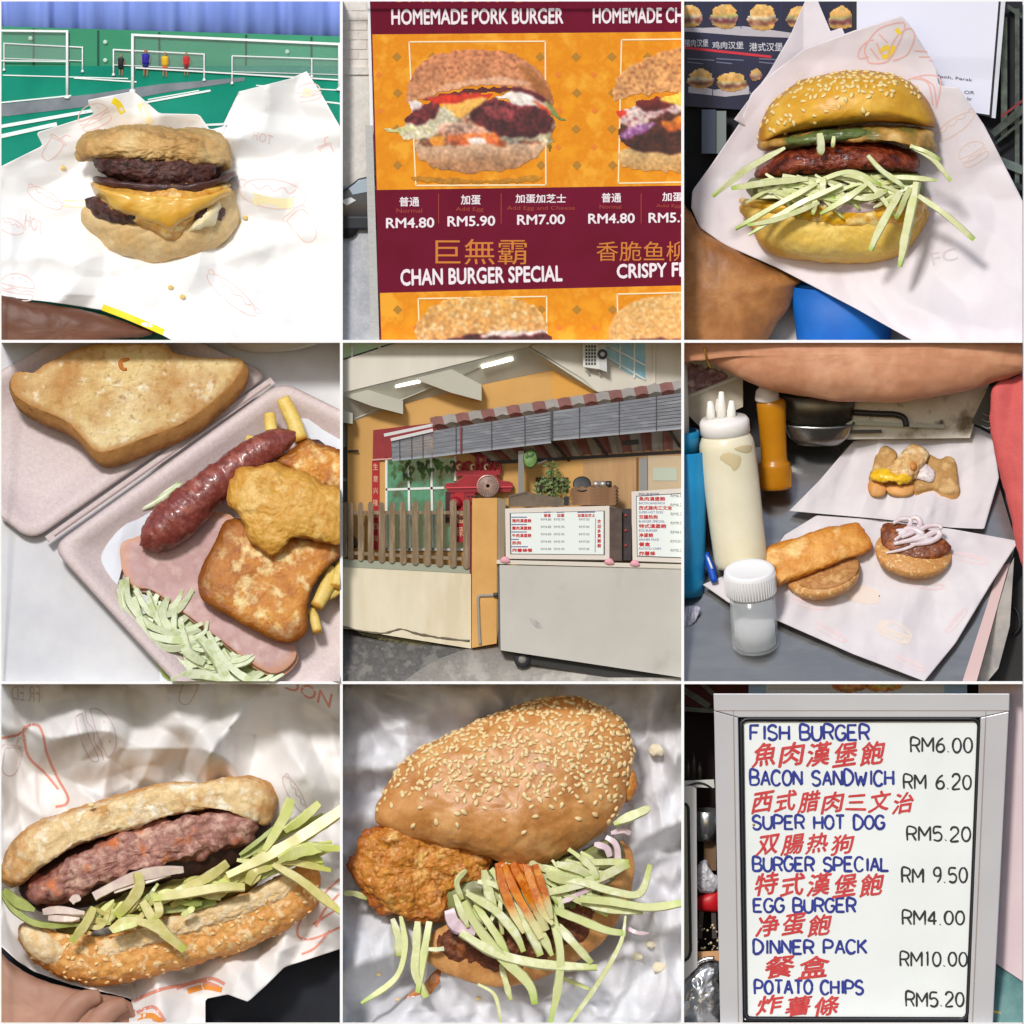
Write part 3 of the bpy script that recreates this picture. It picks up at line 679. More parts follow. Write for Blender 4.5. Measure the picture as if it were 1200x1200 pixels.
for i in range(-1, 9):
    for j in range(9):
        y = 200 + j * 127; x = 195 + i * 126 + (j % 2) * 3
        if (y < 640 and y > 150) or (y > 1080 and y < 1200):
            if x > edge2(y) + 20: dia(x, y, 17, m_dia, D2 - 2)
        y2 = y + 63; x2 = x + 63
        if ((y2 < 640 and y2 > 150) or (y2 > 1060 and y2 < 1190)) and x2 > edge2(y2) + 20: dia(x2, y2, 12, m_dot, D2 - 2)
m_wl = M('cream_line', (246, 226, 180), rough=.5)
def frame2(x0, y0, x1, y1, x2, y2, x3, y3):
    q = [(x0, y0), (x1, y1), (x2, y2), (x3, y3)]
    for a, b in zip(q, q[1:] + q[:1]): bar('frame_line', (a[0], a[1], D2 - 2.6), (b[0], b[1], D2 - 2.6), 5, m_wl, pb, depth=.6)
frame2(238, 147, 717, 145, 719, 650, 262, 652); frame2(985, 140, 1215, 137, 1215, 640, 974, 644); frame2(270, 1050, 722, 1042, 722, 1215, 276, 1215); frame2(970, 1034, 1215, 1028, 1215, 1215, 974, 1215)
z2 = lambda L: [(90 + .6 * x, 120 + .6 * y) for x, y in L]
bunT, bunB, spk = (216, 138, 92), (206, 150, 108), (140, 72, 44)
main = [
 (z2([(300, 830), (700, 850), (1000, 820), (1000, 860), (650, 880), (300, 866)]), (196, 132, 20), (176, 116, 14), .1, None, 1),
 (z2([(285, 640), (300, 720), (400, 785), (560, 815), (760, 805), (900, 780), (1010, 710), (1040, 620), (800, 600), (400, 630)]), (224, 190, 160), (166, 112, 72), .22, None, 1),
 (z2([(340, 730), (520, 740), (700, 715), (900, 690), (800, 735), (600, 770), (420, 770)]), (196, 150, 112), (180, 126, 84), .25, None, 1),
 (z2([(280, 520), (420, 430), (800, 430), (1085, 480), (1080, 580), (1030, 640), (700, 640), (330, 650)]), (150, 96, 70), (128, 74, 50), .5, (220, 200, 176), 9),
 (z2([(200, 545), (330, 480), (430, 430), (500, 440), (540, 520), (420, 580), (280, 625), (190, 600)]), (226, 216, 190), (212, 200, 172), .25, (180, 170, 110), 8),
 (z2([(92, 560), (220, 536), (320, 540), (200, 575)]), (226, 216, 176), (206, 206, 130), .2, None, 1),
 (z2([(400, 560), (560, 510), (700, 560), (760, 620), (560, 600)]), (210, 176, 150), (170, 100, 80), .5, (236, 220, 200), 9),
 (z2([(370, 605), (450, 600), (440, 650), (385, 655)]), (232, 160, 50), (222, 130, 30), .2, None, 1),
 (z2([(470, 600), (600, 585), (780, 590), (800, 660), (700, 640), (540, 650)]), (222, 120, 60), (190, 80, 40), .4, None, 1), (z2([(600, 615), (690, 612), (700, 640), (620, 645)]), (240, 232, 224), (230, 210, 200), .1, None, 1),
 (z2([(780, 600), (960, 590), (1060, 590), (1090, 640), (960, 620), (860, 640)]), (150, 140, 110), (190, 180, 160), .5, None, 1),
 (z2([(205, 500), (250, 470), (310, 420), (380, 395), (430, 425), (390, 490), (330, 520), (260, 530)]), (132, 42, 44), (86, 24, 32), .6, (56, 14, 22), 10),
 (z2([(600, 480), (640, 420), (740, 370), (850, 405), (980, 400), (1060, 450), (1088, 505), (1040, 580), (900, 606), (790, 596), (680, 545)]), (126, 44, 50), (64, 18, 26), .65, (44, 10, 18), 11),
 (z2([(690, 440), (780, 420), (850, 470), (830, 520), (740, 500)]), (160, 70, 72), (120, 40, 46), .5, (90, 24, 34), 9),
 (z2([(330, 380), (480, 340), (650, 315), (850, 310), (1000, 335), (1085, 400), (1050, 420), (880, 345), (600, 345), (420, 385)]), (84, 18, 30), (96, 22, 34), .25, None, 1),
 (z2([(745, 365), (880, 338), (990, 370), (1070, 440), (1088, 480), (1000, 425), (870, 412), (800, 380)]), (236, 226, 216), (214, 204, 196), .15, None, 1),
 (z2([(255, 395), (325, 392), (310, 430), (262, 450)]), (236, 226, 220), (220, 196, 190), .15, None, 1),
 (z2([(975, 395), (1010, 400), (1080, 470), (1060, 470), (1010, 425)]), (232, 90, 40), (210, 60, 30), .1, None, 1), (z2([(1040, 405), (1075, 415), (1165, 512), (1090, 480)]), (150, 160, 90), (120, 140, 60), .2, None, 1),
 (z2([(1045, 580), (1075, 590), (1105, 640), (1070, 625)]), (170, 160, 130), (140, 120, 60), .2, None, 1), (z2([(1050, 640), (1070, 640), (1080, 695), (1062, 680)]), (120, 100, 30), (110, 90, 20), .2, None, 1),
 (z2([(350, 378), (500, 352), (720, 345), (705, 375), (560, 400), (420, 415)]), (214, 50, 24), (196, 38, 20), .15, None, 1), (z2([(440, 418), (560, 395), (708, 368), (630, 430), (548, 492), (500, 455)]), (246, 190, 92), (240, 176, 76), .06, None, 1),
 (z2([(235, 405), (232, 330), (262, 230), (350, 140), (500, 95), (700, 88), (850, 110), (960, 170), (1050, 260), (1082, 340), (1084, 415), (1000, 345), (850, 308), (650, 308), (480, 335), (350, 372), (270, 390)]), bunT, (196, 136, 92), .16, spk, 9),
 (z2([(300, 360), (480, 296), (650, 262), (820, 256), (960, 290), (860, 300), (650, 304), (480, 330), (360, 366)]), (226, 176, 144), (214, 150, 104), .12, None, 1),
 (z2([(880, 170), (980, 220), (1060, 310), (1080, 390), (990, 325), (930, 260)]), (176, 112, 58), (160, 92, 44), .16, None, 1),
]
picture('burger_print', main, (130, 165, 800, 655), 3.4, D2 - 3.4, pb, seed=1, jit=5)
k2 = [([(975, 540), (1000, 590), (1100, 602), (1260, 606), (1260, 520), (1100, 500)], (226, 190, 130), (190, 140, 80), .2, None, 1), ([(985, 430), (1100, 390), (1260, 380), (1260, 530), (1010, 520)], (110, 50, 36), (60, 26, 20), .5, (40, 16, 14), 9),
      ([(970, 400), (1000, 380), (1100, 360), (1260, 350), (1260, 400), (1130, 400), (1040, 450), (990, 440)], (236, 226, 216), (214, 180, 170), .2, (150, 60, 80), 9), ([(980, 470), (1040, 440), (1100, 430), (1080, 455), (1000, 490)], (150, 90, 150), (130, 60, 120), .3, (226, 210, 220), 8),
      ([(1130, 430), (1260, 400), (1260, 450), (1160, 460)], (236, 150, 40), (200, 90, 30), .2, None, 1), ([(968, 395), (985, 385), (1000, 400), (980, 420)], (220, 60, 40), (190, 40, 30), .1, None, 1),
      ([(1030, 360), (1120, 340), (1200, 350), (1140, 385), (1060, 385)], (120, 30, 30), (90, 20, 24), .3, None, 1), ([(1120, 350), (1190, 330), (1260, 330), (1260, 370), (1180, 372)], (240, 214, 90), (226, 190, 60), .1, None, 1),
      ([(955, 352), (962, 290), (1000, 240), (1080, 196), (1200, 164), (1300, 160), (1300, 340), (1200, 330), (1080, 330), (1000, 348)], (228, 160, 88), (222, 164, 104), .15, spk, 9)]
picture('burger_print', k2, (950, 150, 1196, 612), 3.4, D2 - 3.4, pb, seed=4, jit=5)
k3 = [([(330, 1180), (500, 1165), (700, 1160), (720, 1230), (330, 1230)], (110, 30, 34), (60, 16, 20), .5, (30, 10, 14), 9), ([(480, 1185), (560, 1160), (690, 1145), (720, 1170), (600, 1180)], (236, 226, 222), (220, 200, 190), .15, None, 1),
      ([(265, 1196), (260, 1150), (290, 1100), (370, 1055), (500, 1040), (620, 1048), (690, 1085), (728, 1150), (700, 1165), (560, 1165), (400, 1185), (330, 1196)], (222, 164, 82), (206, 146, 84), .16, (240, 214, 160), 10)]
picture('burger_print', k3, (250, 1030, 740, 1196), 3.4, D2 - 3.4, pb, seed=6, jit=5)
k4 = [([(1010, 1190), (1260, 1160), (1260, 1230), (1010, 1230)], (120, 50, 40), (80, 30, 30), .4, (40, 16, 14), 9), ([(945, 1200), (950, 1130), (1000, 1070), (1100, 1042), (1260, 1036), (1260, 1180), (1100, 1190), (1010, 1196)], (226, 172, 96), (216, 160, 92), .12, (240, 214, 160), 10)]
picture('burger_print', k4, (940, 1030, 1196, 1196), 3.4, D2 - 3.4, pb, seed=8, jit=4)
m_wt = M('white_poster_ink', (238, 226, 232), rough=.5); m_ot = M('orange_poster_ink', (206, 120, 36), rough=.5); m_rt = M('faint_red_ink', (168, 62, 40), rough=.5)
D3 = D2 - 2
text('HOMEMADE PORK BURGER', [(175, 32), (781, 28), (781, 84), (176, 88)], D3, m_wt, pb, bold=.028); text('HOMEMADE CHICKEN', [(884, 29), (1330, 24), (1330, 80), (884, 84)], D3, m_wt, pb, bold=.028)
text('招牌猪肉堡', [(190, -46), (760, -46), (760, 8), (190, 8)], D3, m_ot, pb)
for s, q in (('普通', (204, 692, 274, 726)), ('加蛋', (420, 685, 490, 720)), ('加蛋加芝士', (612, 682, 790, 714)), ('普通', (915, 678, 984, 712)), ('加蛋', (1128, 676, 1200, 708))): text(s, q, D3, m_wt, pb, bold=.02)
for s, q in (('Normal', (194, 733, 284, 748)), ('Add Egg', (402, 728, 500, 746)), ('Add Egg and Cheese', (582, 724, 822, 742)), ('Normal', (908, 720, 984, 734)), ('Add Egg', (1106, 718, 1196, 732))): text(s, q, D3, m_rt, pb)
for s, q in (('RM4.80', (157, 765, 327, 802)), ('RM5.90', (373, 759, 541, 796)), ('RM7.00', (618, 754, 786, 790)), ('RM4.80', (868, 750, 1032, 786)), ('RM5.90', (1080, 747, 1246, 783))):
    x0, y0, x1, y1 = q; text(s, [(x0, y0 + 1), (x1, y0 - 1), (x1, y1 - 2), (x0, y1 + 1)], D3, m_wt, pb, bold=.022)
text('巨無霸', (331, 840, 652, 930), D3, m_ot, pb); text('香脆鱼柳', (897, 848, 1216, 918), D3, m_ot, pb)
text('CHAN BURGER SPECIAL', [(207, 946), (777, 932), (778, 990), (208, 1006)], D3, m_wt, pb, bold=.03); text('CRISPY FISH FILLET', [(968, 928), (1440, 914), (1440, 966), (968, 980)], D3, m_wt, pb, bold=.03)
for x in (342, 562, 1054): bar('divider_line', (x, 680, D3), (x, 786, D3), 2.5, m_rt, pb, depth=.6)
# ================================================================ compartment 3: burger in a paper cone before dark posters
cell(2, 0)
m_dk = M('dark_shop_wall', (20, 21, 26), (30, 31, 38), size=200, rough=0.7)
block('wall', -5, -5, 1205, 1205, 480, 500, m_dk, kind='structure')
m_flr3 = M('pale_tiles', (196, 190, 188), (180, 176, 176), size=90, rough=.5)
make('floor', [(-5, 1000, 478), (1205, 1000, 478), (1205, 1210, 430), (-5, 1210, 430)], [(0, 1, 2, 3)], m_flr3, kind='structure', thick=4)
np3 = thing('menu_poster', 'navy poster with rows of little burger pictures behind the paper cone', 'poster', (300, 390, 425)); D = 425
prism('panel', [(-10, -10), (600, -10), (600, 330), (240, 388), (-10, 372)], D, D + 10, M('navy_poster', (20, 26, 56), (28, 34, 70), size=200, rough=.4), np3)
m_navy2 = M('navy_panel_gap', (36, 44, 84), rough=.5)
for x in (70, 205, 345, 480): bar('column_line', (x, -5, D - 1), (x, 100, D - 1), 3, m_navy2, np3, depth=.5)
for x in (105, 235): bar('column_line', (x, 225, D - 1), (x, 340, D - 1), 3, m_navy2, np3, depth=.5)
m_shelf = M('grey_print_band', (186, 180, 186), rough=.5)
for q in ([(-5, 96), (75, 98), (215, 92), (400, 118), (400, 134), (215, 126), (60, 114), (-5, 110)], [(20, 305), (60, 302), (110, 316), (230, 300), (240, 330), (150, 340), (20, 326)]):
    make('band_print', [(x, y, D - 1) for x, y in q], [tuple(range(len(q)))], m_shelf, np3, recalc=False)
def mini(x, y, w, h, k):
    L = lambda pts: [(x + a * w, y + b * h) for a, b in pts]
    sp = [(L([(-.45, .2), (.45, .2), (.4, .42), (0, .5), (-.4, .42)]), (226, 190, 110), (180, 130, 60), .15, None, 1),
          (L([(-.5, .02), (.5, -.02), (.5, .24), (0, .3), (-.5, .26)]), ((150, 60, 50), (120, 40, 70), (170, 110, 40), (110, 60, 40))[k % 4], (90, 30, 30), .5, (226, 210, 190), 6),
          (L([(-.48, -.06), (.48, -.1), (.5, .02), (0, .1), (-.5, .06)]), ((226, 220, 190), (130, 160, 60), (236, 226, 210), (150, 170, 80))[k % 4], (200, 190, 150), .3, None, 1),
          (L([(-.46, -.06), (-.42, -.3), (0, -.5), (.42, -.32), (.46, -.08), (0, -.02)]), (236, 190, 110), (214, 150, 70), .15, (240, 214, 160), 6)]
    picture('burger_print', sp, (x - w * .6, y - h * .6, x + w * .6, y + h * .6), 4, D - 3, np3, seed=k, jit=3)
for x, y, w, h, k in ((25, 56, 80, 84, 0), (146, 56, 88, 94, 1), (280, 60, 92, 100, 2), (410, 60, 80, 84, 3), (556, 62, 84, 84, 1), (62, 276, 88, 72, 2), (172, 288, 100, 70, 3), (256, 262, 40, 50, 0)): mini(x, y, w, h, k)
m_w3 = M('white_caption_ink', (206, 206, 214), rough=.5)
for s, q in (('猪肉汉堡', (6, 138, 90, 164)), ('鸡肉汉堡', (104, 146, 214, 172)), ('港式汉堡', (234, 150, 352, 180))): text(s, q, D - 2, m_w3, np3, bold=.01)
bar('red_line', (-5, 166, D - 2), (312, 200, D - 2), 9, M('red_ink', (206, 40, 60), rough=.5), np3, depth=.6)
for a in (16, 118, 268): 
    for j in range(2): bar('caption_line', (a, 206 + j * 12, D - 2), (a + 96 - j * 40, 212 + j * 12, D - 2), 4, M('grey_caption', (110, 114, 140), rough=.5), np3, depth=.5)
wp = thing('white_poster', 'plain white framed notice behind the paper cone', 'poster', (850, 415, 402))
prism('panel', [(594, -10), (1136, -10), (1100, 416), (1040, 402), (594, 330)], 402, 412, M('black_frame', (30, 30, 38), rough=.4), wp)
prism('sheet', [(612, -10), (1112, -10), (1078, 404), (612, 330)], 398, 401, M('poster_white', (226, 226, 240), rough=.5), wp)
prism('edge_strip', [(1120, -10), (1136, -10), (1100, 416), (1086, 414)], 394, 412, M('pale_edge', (210, 212, 222), rough=.4), wp)
m_bk = M('black_small_ink', (60, 60, 70), rough=.5)
text('Ipoh, Perak', [(900, 262), (1018, 276), (1018, 290), (900, 276)], 396, m_bk, wp); text('OR', [(990, 318), (1026, 320), (1026, 332), (990, 330)], 396, m_bk, wp); text('for', [(1000, 340), (1016, 341), (1016, 354), (1000, 353)], 396, m_bk, wp)
# dim racks at the sides
m_dm = M('dull_steel', (92, 104, 100), (60, 68, 70), size=60, rough=.35, metal=.6)
rk = thing('steel_rack', 'dim steel rack in the dark beside the white notice', 'rack', (1160, 700, 400))
for a, b, w in (((1140, 20, 440), (1196, 60, 440), 14), ((1130, 60, 450), (1130, 480, 450), 22), ((1176, 30, 440), (1176, 700, 440), 16), ((1090, 470, 420), (1200, 380, 400), 26), ((1080, 520, 420), (1200, 420, 400), 10), ((1100, 560, 440), (1200, 600, 420), 30), ((1120, 640, 390), (1200, 660, 420), 20)): bar('rail', a, b, w, m_dm, rk)
bar('red_rail', (1120, 410, 405), (1200, 350, 390), 8, M('dull_red', (130, 40, 44), rough=.5), rk)
cb = thing('cabinet_leg', 'grey upright post below the navy poster', 'post', (90, 520, 420)); bar('post', (92, 385, 420), (92, 540, 420), 50, M('blue_grey_metal', (70, 82, 104), rough=.4, metal=.4), cb); bar('side', (136, 390, 390), (136, 540, 390), 34, M('pale_grey_side', (120, 130, 128), rough=.5), cb)
bk = thing('blue_bucket', 'bright blue plastic bucket below the paper cone', 'bucket', (565, 1280, 420))
m_bl = M('blue_plastic', (8, 92, 178), (14, 104, 192), size=120, rough=.55)
lathe('tub', [(0.1, 0), (150, 0), (158, 40), (186, 290), (178, 290), (150, 60), (0.1, 50)], (565, 1290, 390), m_bl, bk, pitch=10, n=64, sy=.55)
for k in range(9):
    g = math.radians(200 + k * 17.5); x = 565 + 172 * math.cos(g); bar('rib', (x, 1010, 390 + 100 * math.sin(g)), (565 + 160 * math.cos(g), 1230, 390 + 90 * math.sin(g)), 7, m_bl, bk)
lathe('rim', [(184, 0), (196, 0), (196, 22), (184, 22)], (565, 1012, 390), m_bl, bk, pitch=10, n=64, sy=.55, closed=False)
# the arm that holds it
m_sk3 = M('tan_skin', (184, 128, 74), (160, 106, 58), (140, 90, 48), size=150, rough=.48, sss=.12, bump=.3, bsize=12)
inflate('person', [(-40, 740), (24, 740), (60, 800), (200, 880), (330, 940), (420, 985), (400, 1010), (372, 1080), (320, 1150), (275, 1230), (200, 1300), (-40, 1300)], 330, 130, 90, m_sk3, n=140, rings=30, p=2.2, layers=[(6, 110, 'fbm')],
        label='tan forearm and fist holding the paper cone of the sesame burger from below', cat='person')
# paper cone: an upper sheet behind, the main pocket in front
fo3 = Folds(23, 34, 160, 520, 6)
def pd3(x, y):
    r = (((x - 560) / 520) ** 2 + ((y - 620) / 520) ** 2)
    front = max(0, (y - 700)) * 0.26
    return 340 + 22 * math.cos(x / 260.) - 46 * r - front + fo3(x, y) * .55 + 20 * math.exp(-((x - 900) / 60) ** 2 - ((y - 700) / 200) ** 2)
m_pap3 = M('waxed_white_paper', (226, 216, 220), (234, 226, 230), size=300, rough=.5, thin=.1)
pc = thing('paper_cone', 'folded white burger paper held as a cone round the sesame burger', 'paper', (560, 1100, 330))
def pd3b(x, y): return 385 + 10 * math.cos(x / 40.) + fo3(x + 300, y) * .3 - abs(x - 425) * .35
sheet('back_fold', [(436, -10), (470, -10), (520, 110), (560, 96), (600, 200), (500, 420), (260, 470), (180, 420), (300, 260), (380, 120)], pd3b, m_pap3, pc, n=120, rings=30)
ps = sheet('main_sheet', [(30, 730), (34, 670), (100, 580), (205, 425), (240, 330), (300, 268), (425, 172), (600, 108), (770, 54), (800, 90), (850, 170), (890, 240), (900, 300), (970, 308), (1060, 440), (1200, 715), (1210, 1215), (840, 1215), (600, 1080), (330, 940), (150, 862), (60, 800)], pd3, m_pap3, pc, centre=(600, 640), n=280, rings=80)
m_pk = M('pink_print', (226, 178, 172), rough=.6); m_yp = M('yellow_print', (240, 208, 70), rough=.6); m_gp = M('faint_grey_print', (206, 198, 202), rough=.6)
prints('ink_print', [[(650, 210), (640, 170), (680, 110), (730, 86), (780, 84), (760, 150), (720, 215), (660, 222), (650, 210)], [(655, 200), (620, 205), (622, 175), (650, 145), (672, 140)], [(725, 212), (730, 170), (760, 120), (800, 100), (815, 130), (790, 190), (740, 214)], [(690, 120), (720, 150)], [(680, 150), (700, 190)], [(660, 170), (690, 210)]], pd3, 5, m_pk, pc)
prints('ink_print', [[(690, 185), (720, 165), (725, 195), (700, 200)], [(750, 100), (765, 120)], [(735, 190), (745, 160)]], pd3, 16, m_yp, pc)
prints('ink_print', [[(790, 280), (850, 264), (900, 272), (905, 320), (890, 380)], [(800, 275), (860, 290), (880, 370)], [(830, 270), (880, 300), (892, 370)], [(815, 178), (860, 182)], [(830, 200), (870, 200)], [(866, 212), (880, 214)]], pd3, 5, m_pk, pc)
prints('ink_print', xform(DOODLE_DOG, 950, 440, 70, -35, 60) + xform(DOODLE_BURGER, 1020, 540, 50, -30), pd3, 4, M('faint_pink_print', (224, 200, 190), rough=.6), pc)
text('FC', [(870, 890), (960, 870), (970, 910), (880, 935)], lambda x, y: pd3(x, y) - 1.5, m_gp, pc)
# the burger
b3 = thing('burger', 'burger with smooth golden sesame bun, grilled patty and cucumber shreds in paper cone', 'burger', (560, 920, 240))
m_b3 = M('golden_bun', (226, 172, 52), (214, 156, 42), (232, 182, 72), size=170, rough=.38, bump=.12, bsize=14, sss=.08, rim=((176, 110, 26), .9, 1.02, .06))
m_b3b = M('yellow_bun_side', (242, 208, 112), (234, 194, 88), size=120, rough=.55, bump=.2, bsize=20, sss=.1, rim=((214, 160, 60), .85, 1.0, .08))
m_p3 = M('glazed_grilled_patty', (160, 78, 42), (120, 46, 26), (60, 24, 18), size=34, rough=.3, bump=1.0, bsize=14, coat=.3, ramp=(.3, .68))
m_cu = M('cucumber_flesh', (230, 230, 190), (212, 216, 152), size=36, rough=.4, coat=.1, sss=.15, bump=.15, bsize=10, rim=[((172, 200, 84), .86, 1.0, .06)])
m_cg = M('cucumber_green', (206, 212, 140), (222, 224, 174), size=36, rough=.4, coat=.1, sss=.15, bump=.15, bsize=10, rim=[((160, 190, 70), .8, 1.0, .06)])
m_on3 = M('onion_slice', (226, 206, 204), (206, 176, 184), size=40, rough=.3, sss=.15)
inflate('bottom_bun', [(205, 720), (240, 800), (285, 868), (380, 908), (540, 924), (680, 916), (780, 882), (845, 800), (856, 730), (700, 700), (400, 690)], 250, 160, 90, m_b3b, b3, p=2.6, layers=[(7, 130, 'fbm'), (4, 50, 'ridge')], n=150, rings=28)
inflate('fried_egg', [(198, 712), (210, 698), (260, 700), (500, 690), (840, 690), (856, 730), (840, 790), (760, 822), (600, 826), (450, 806), (330, 780), (250, 742)], 248, 172, 60, M('egg_yolk_yellow', (240, 188, 42), (228, 164, 30), (246, 222, 150), size=70, rough=.3, sss=.1, coat=.2), b3, p=3.4, layers=[(7, 60, 'fbm'), (3, 20, 'fbm')])
inflate('onion_slice', [(470, 720), (520, 700), (640, 700), (690, 725), (660, 748), (540, 752)], 90, 22, 20, m_on3, b3, n=50, rings=8)
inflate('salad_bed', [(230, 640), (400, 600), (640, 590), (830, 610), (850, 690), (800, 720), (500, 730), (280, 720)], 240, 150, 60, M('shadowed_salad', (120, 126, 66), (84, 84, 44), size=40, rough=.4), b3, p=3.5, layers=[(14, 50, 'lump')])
inflate('sauce_leaf', [(268, 500), (330, 478), (640, 440), (860, 455), (890, 500), (888, 535), (840, 530), (760, 500), (600, 500), (400, 510), (280, 528)], 245, 148, 60, M('mayo_lettuce', (216, 178, 110), (176, 130, 60), (96, 104, 50), size=110, rough=.35), b3, p=4, layers=[(7, 50, 'fbm')])
inflate('dark_greens', [(330, 500), (450, 462), (640, 446), (700, 460), (690, 490), (500, 500), (380, 524)], 200, 112, 20, M('cucumber_skin', (70, 84, 44), (104, 118, 64), size=40, rough=.3), b3, n=60, p=4, layers=[(6, 40, 'fbm')])
inflate('patty', [(250, 604), (270, 582), (350, 530), (480, 508), (640, 500), (770, 520), (830, 556), (832, 596), (790, 612), (640, 606), (500, 618), (400, 622), (300, 634), (258, 628)], 246, 176, 80, m_p3, b3, n=170, rings=34, p=2.8, layers=[(7, 70, 'fbm'), (6, 22, 'lump'), (3, 10, 'fbm')])
tb = inflate('top_bun', [(264, 488), (276, 420), (310, 360), (400, 292), (500, 260), (600, 247), (700, 252), (790, 278), (855, 340), (888, 420), (884, 446), (840, 440), (760, 434), (640, 432), (520, 444), (430, 460), (330, 482), (276, 505)], 250, 205, 130, m_b3, b3, n=180, rings=40, p=2.2, centre=(580, 385), layers=[(5, 150, 'fbm'), (1.2, 20, 'fbm')])
def dens3(x, y):
    a = math.exp(-((x - 640) / 190) ** 2 - ((y - 295) / 38) ** 2) + .75 * math.exp(-((x - 330) / 40) ** 2 - ((y - 410) / 55) ** 2) + .32 * math.exp(-((x - 440) / 130) ** 2 - ((y - 330) / 45) ** 2) + .15 * math.exp(-((x - 480) / 220) ** 2 - ((y - 400) / 22) ** 2)
    return min(1, a)
seeds_on(tb, 135, dens3, 25, M('sesame_cream', (240, 214, 150), (226, 192, 118), size=20, rough=.4, sss=.1), 3)
def shreds(parent, lst, d, m, name='cucumber_strip', flat=.36):
    for i, (pts, w) in enumerate(lst):
        k = len(pts); P = [(x, y, d - 16 * math.sin(math.pi * (j + .4) / k) - (i % 5) * 6) if len(q) == 2 else (x, y, q[2]) for j, q in enumerate(pts) for x, y in [q[:2]]]
        ribbon(name, P, w * .72, w * flat, m if not isinstance(m, list) else m[i % len(m)], parent, seed=i * 7 + int(pts[0][0]))
r3 = random.Random(8); fill = []
for i in range(60):
    x, y = r3.uniform(300, 760), r3.uniform(634, 704); a = math.radians(r3.uniform(-40, 30)); l = r3.uniform(50, 100)
    fill.append(([(x - l * math.cos(a), y + l * math.sin(a)), (x, y - r3.uniform(0, 10)), (x + l * math.cos(a), y - l * math.sin(a) + r3.uniform(0, 14))], r3.uniform(15, 26)))
shreds(b3, fill, 92, [m_cu, m_cg, m_cu])
shreds(b3, [([(360, 520), (230, 592), (105, 690)], 34), ([(440, 628), (300, 642), (170, 662)], 34), ([(470, 645), (330, 722), (185, 806)], 29), ([(560, 650), (400, 722), (232, 826)], 30), ([(480, 712), (340, 768), (228, 792)], 28),
            ([(470, 640), (590, 604), (700, 652)], 26), ([(560, 612), (650, 640), (748, 760)], 27), ([(650, 548), (700, 600), (775, 656)], 27), ([(645, 648), (570, 702), (485, 754)], 31), ([(765, 672), (705, 780), (660, 880)], 38), ([(825, 640), (795, 780), (765, 938)], 50), ([(800, 660), (780, 700), (750, 770)], 28),
            ([(828, 690), (920, 752), (1024, 842)], 32), ([(800, 512), (880, 560), (942, 636)], 25), ([(806, 516), (860, 535), (905, 562)], 22), ([(740, 622), (820, 626), (892, 634)], 28), ([(494, 626), (493, 660), (494, 692)], 36), ([(466, 688), (464, 720), (460, 754)], 29), ([(590, 690), (650, 698), (720, 668)], 26), ([(480, 470), (486, 505), (484, 542)], 40), ([(532, 480), (530, 500), (528, 516)], 24)], 62, [m_cu, m_cu, m_cg])
# ================================================================ compartment 4: foam lunch box seen from above
cell(0, 1, .85)
T4 = Table(77, 1200, 60)
m_tab4 = M('white_table_top', (206, 206, 208), (192, 192, 197), size=220, rough=.45, bump=.05, bsize=10)
make('table_top', [T4(-5, -5), T4(1205, -5), T4(1205, 1205), T4(-5, 1205)], [(0, 1, 2, 3)], m_tab4, thick=6, label='white table top under the foam lunch box', cat='table', smooth=False)
def rquad(q, r, inset=0.0, k=7):
    """rounded, inset copy of a quad (screen corners in order)"""
    q = [np.array(p, float) for p in q]; c = sum(q) / 4; n = len(q); lines = []
    for i in range(n):
        a, b = q[i], q[(i + 1) % n]; t = (b - a) / np.linalg.norm(b - a); nn = np.array([-t[1], t[0]])
        if np.dot(c - a, nn) < 0: nn = -nn
        lines.append((a + nn * inset, t))
    cs = []
    for i in range(n):
        (p, t), (p2, t2) = lines[i - 1], lines[i]
        M_ = np.array([[t[0], -t2[0]], [t[1], -t2[1]]]); s = np.linalg.solve(M_, p2 - p); cs.append(p + t * s[0])
    out = []
    for i in range(n):
        a, b, d = cs[i - 1], cs[i], cs[(i + 1) % n]; u = (a - b) / np.linalg.norm(a - b); v = (d - b) / np.linalg.norm(d - b)
        for j in range(k):
            w = j / (k - 1); out.append((1 - w) ** 2 * (b + u * r) + 2 * w * (1 - w) * b + w * w * (b + v * r))
    return out
def tray(name, q, rims, mat, parent, T):
    """rims: [(inset, radius, height)] from the outer foot over the rim to the floor"""
    verts, faces, rim = [], [], []; n = 28
    for ins, r, h in rims:
        for x, y in rquad(q, r, ins):
            p = T(x, y, 0); verts.append(T.up(p, h)); rim.append(0)
    R = len(rims)
    for i in range(R - 1):
        for k in range(n): faces.append((i * n + k, i * n + (k + 1) % n, (i + 1) * n + (k + 1) % n, (i + 1) * n + k))
    faces.append(tuple((R - 1) * n + k for k in range(n)))
    return make(name, verts, faces, mat, parent, recalc=True, bevel=0)
m_foam = M('pink_grey_foam', (204, 187, 185), (214, 197, 195), size=14, rough=.5, bump=.35, bsize=6, sss=.05)
fb = thing('foam_box', 'open pink-grey foam lunch box, toast in its lid and fried food in its base', 'food box', (600, 1100, 100))
lid = tray('lid', [(952, 128), (110, 716), (-380, 330), (420, -120)], [(8, 60, 10), (0, 60, 55), (10, 60, 64), (40, 60, 62), (56, 60, 50), (110, 80, 20), (130, 80, 16)], m_foam, fb, T4)
base_ = tray('base', [(990, 160), (180, 745), (960, 1600), (1800, 560)], [(30, 60, 4), (0, 60, 95), (12, 60, 106), (40, 60, 104), (58, 60, 86), (120, 80, 24), (140, 80, 18)], m_foam, fb, T4)
bar('hinge', T4.up(T4(165, 712), 66), T4.up(T4(958, 152), 66), 26, m_foam, fb, depth=14)
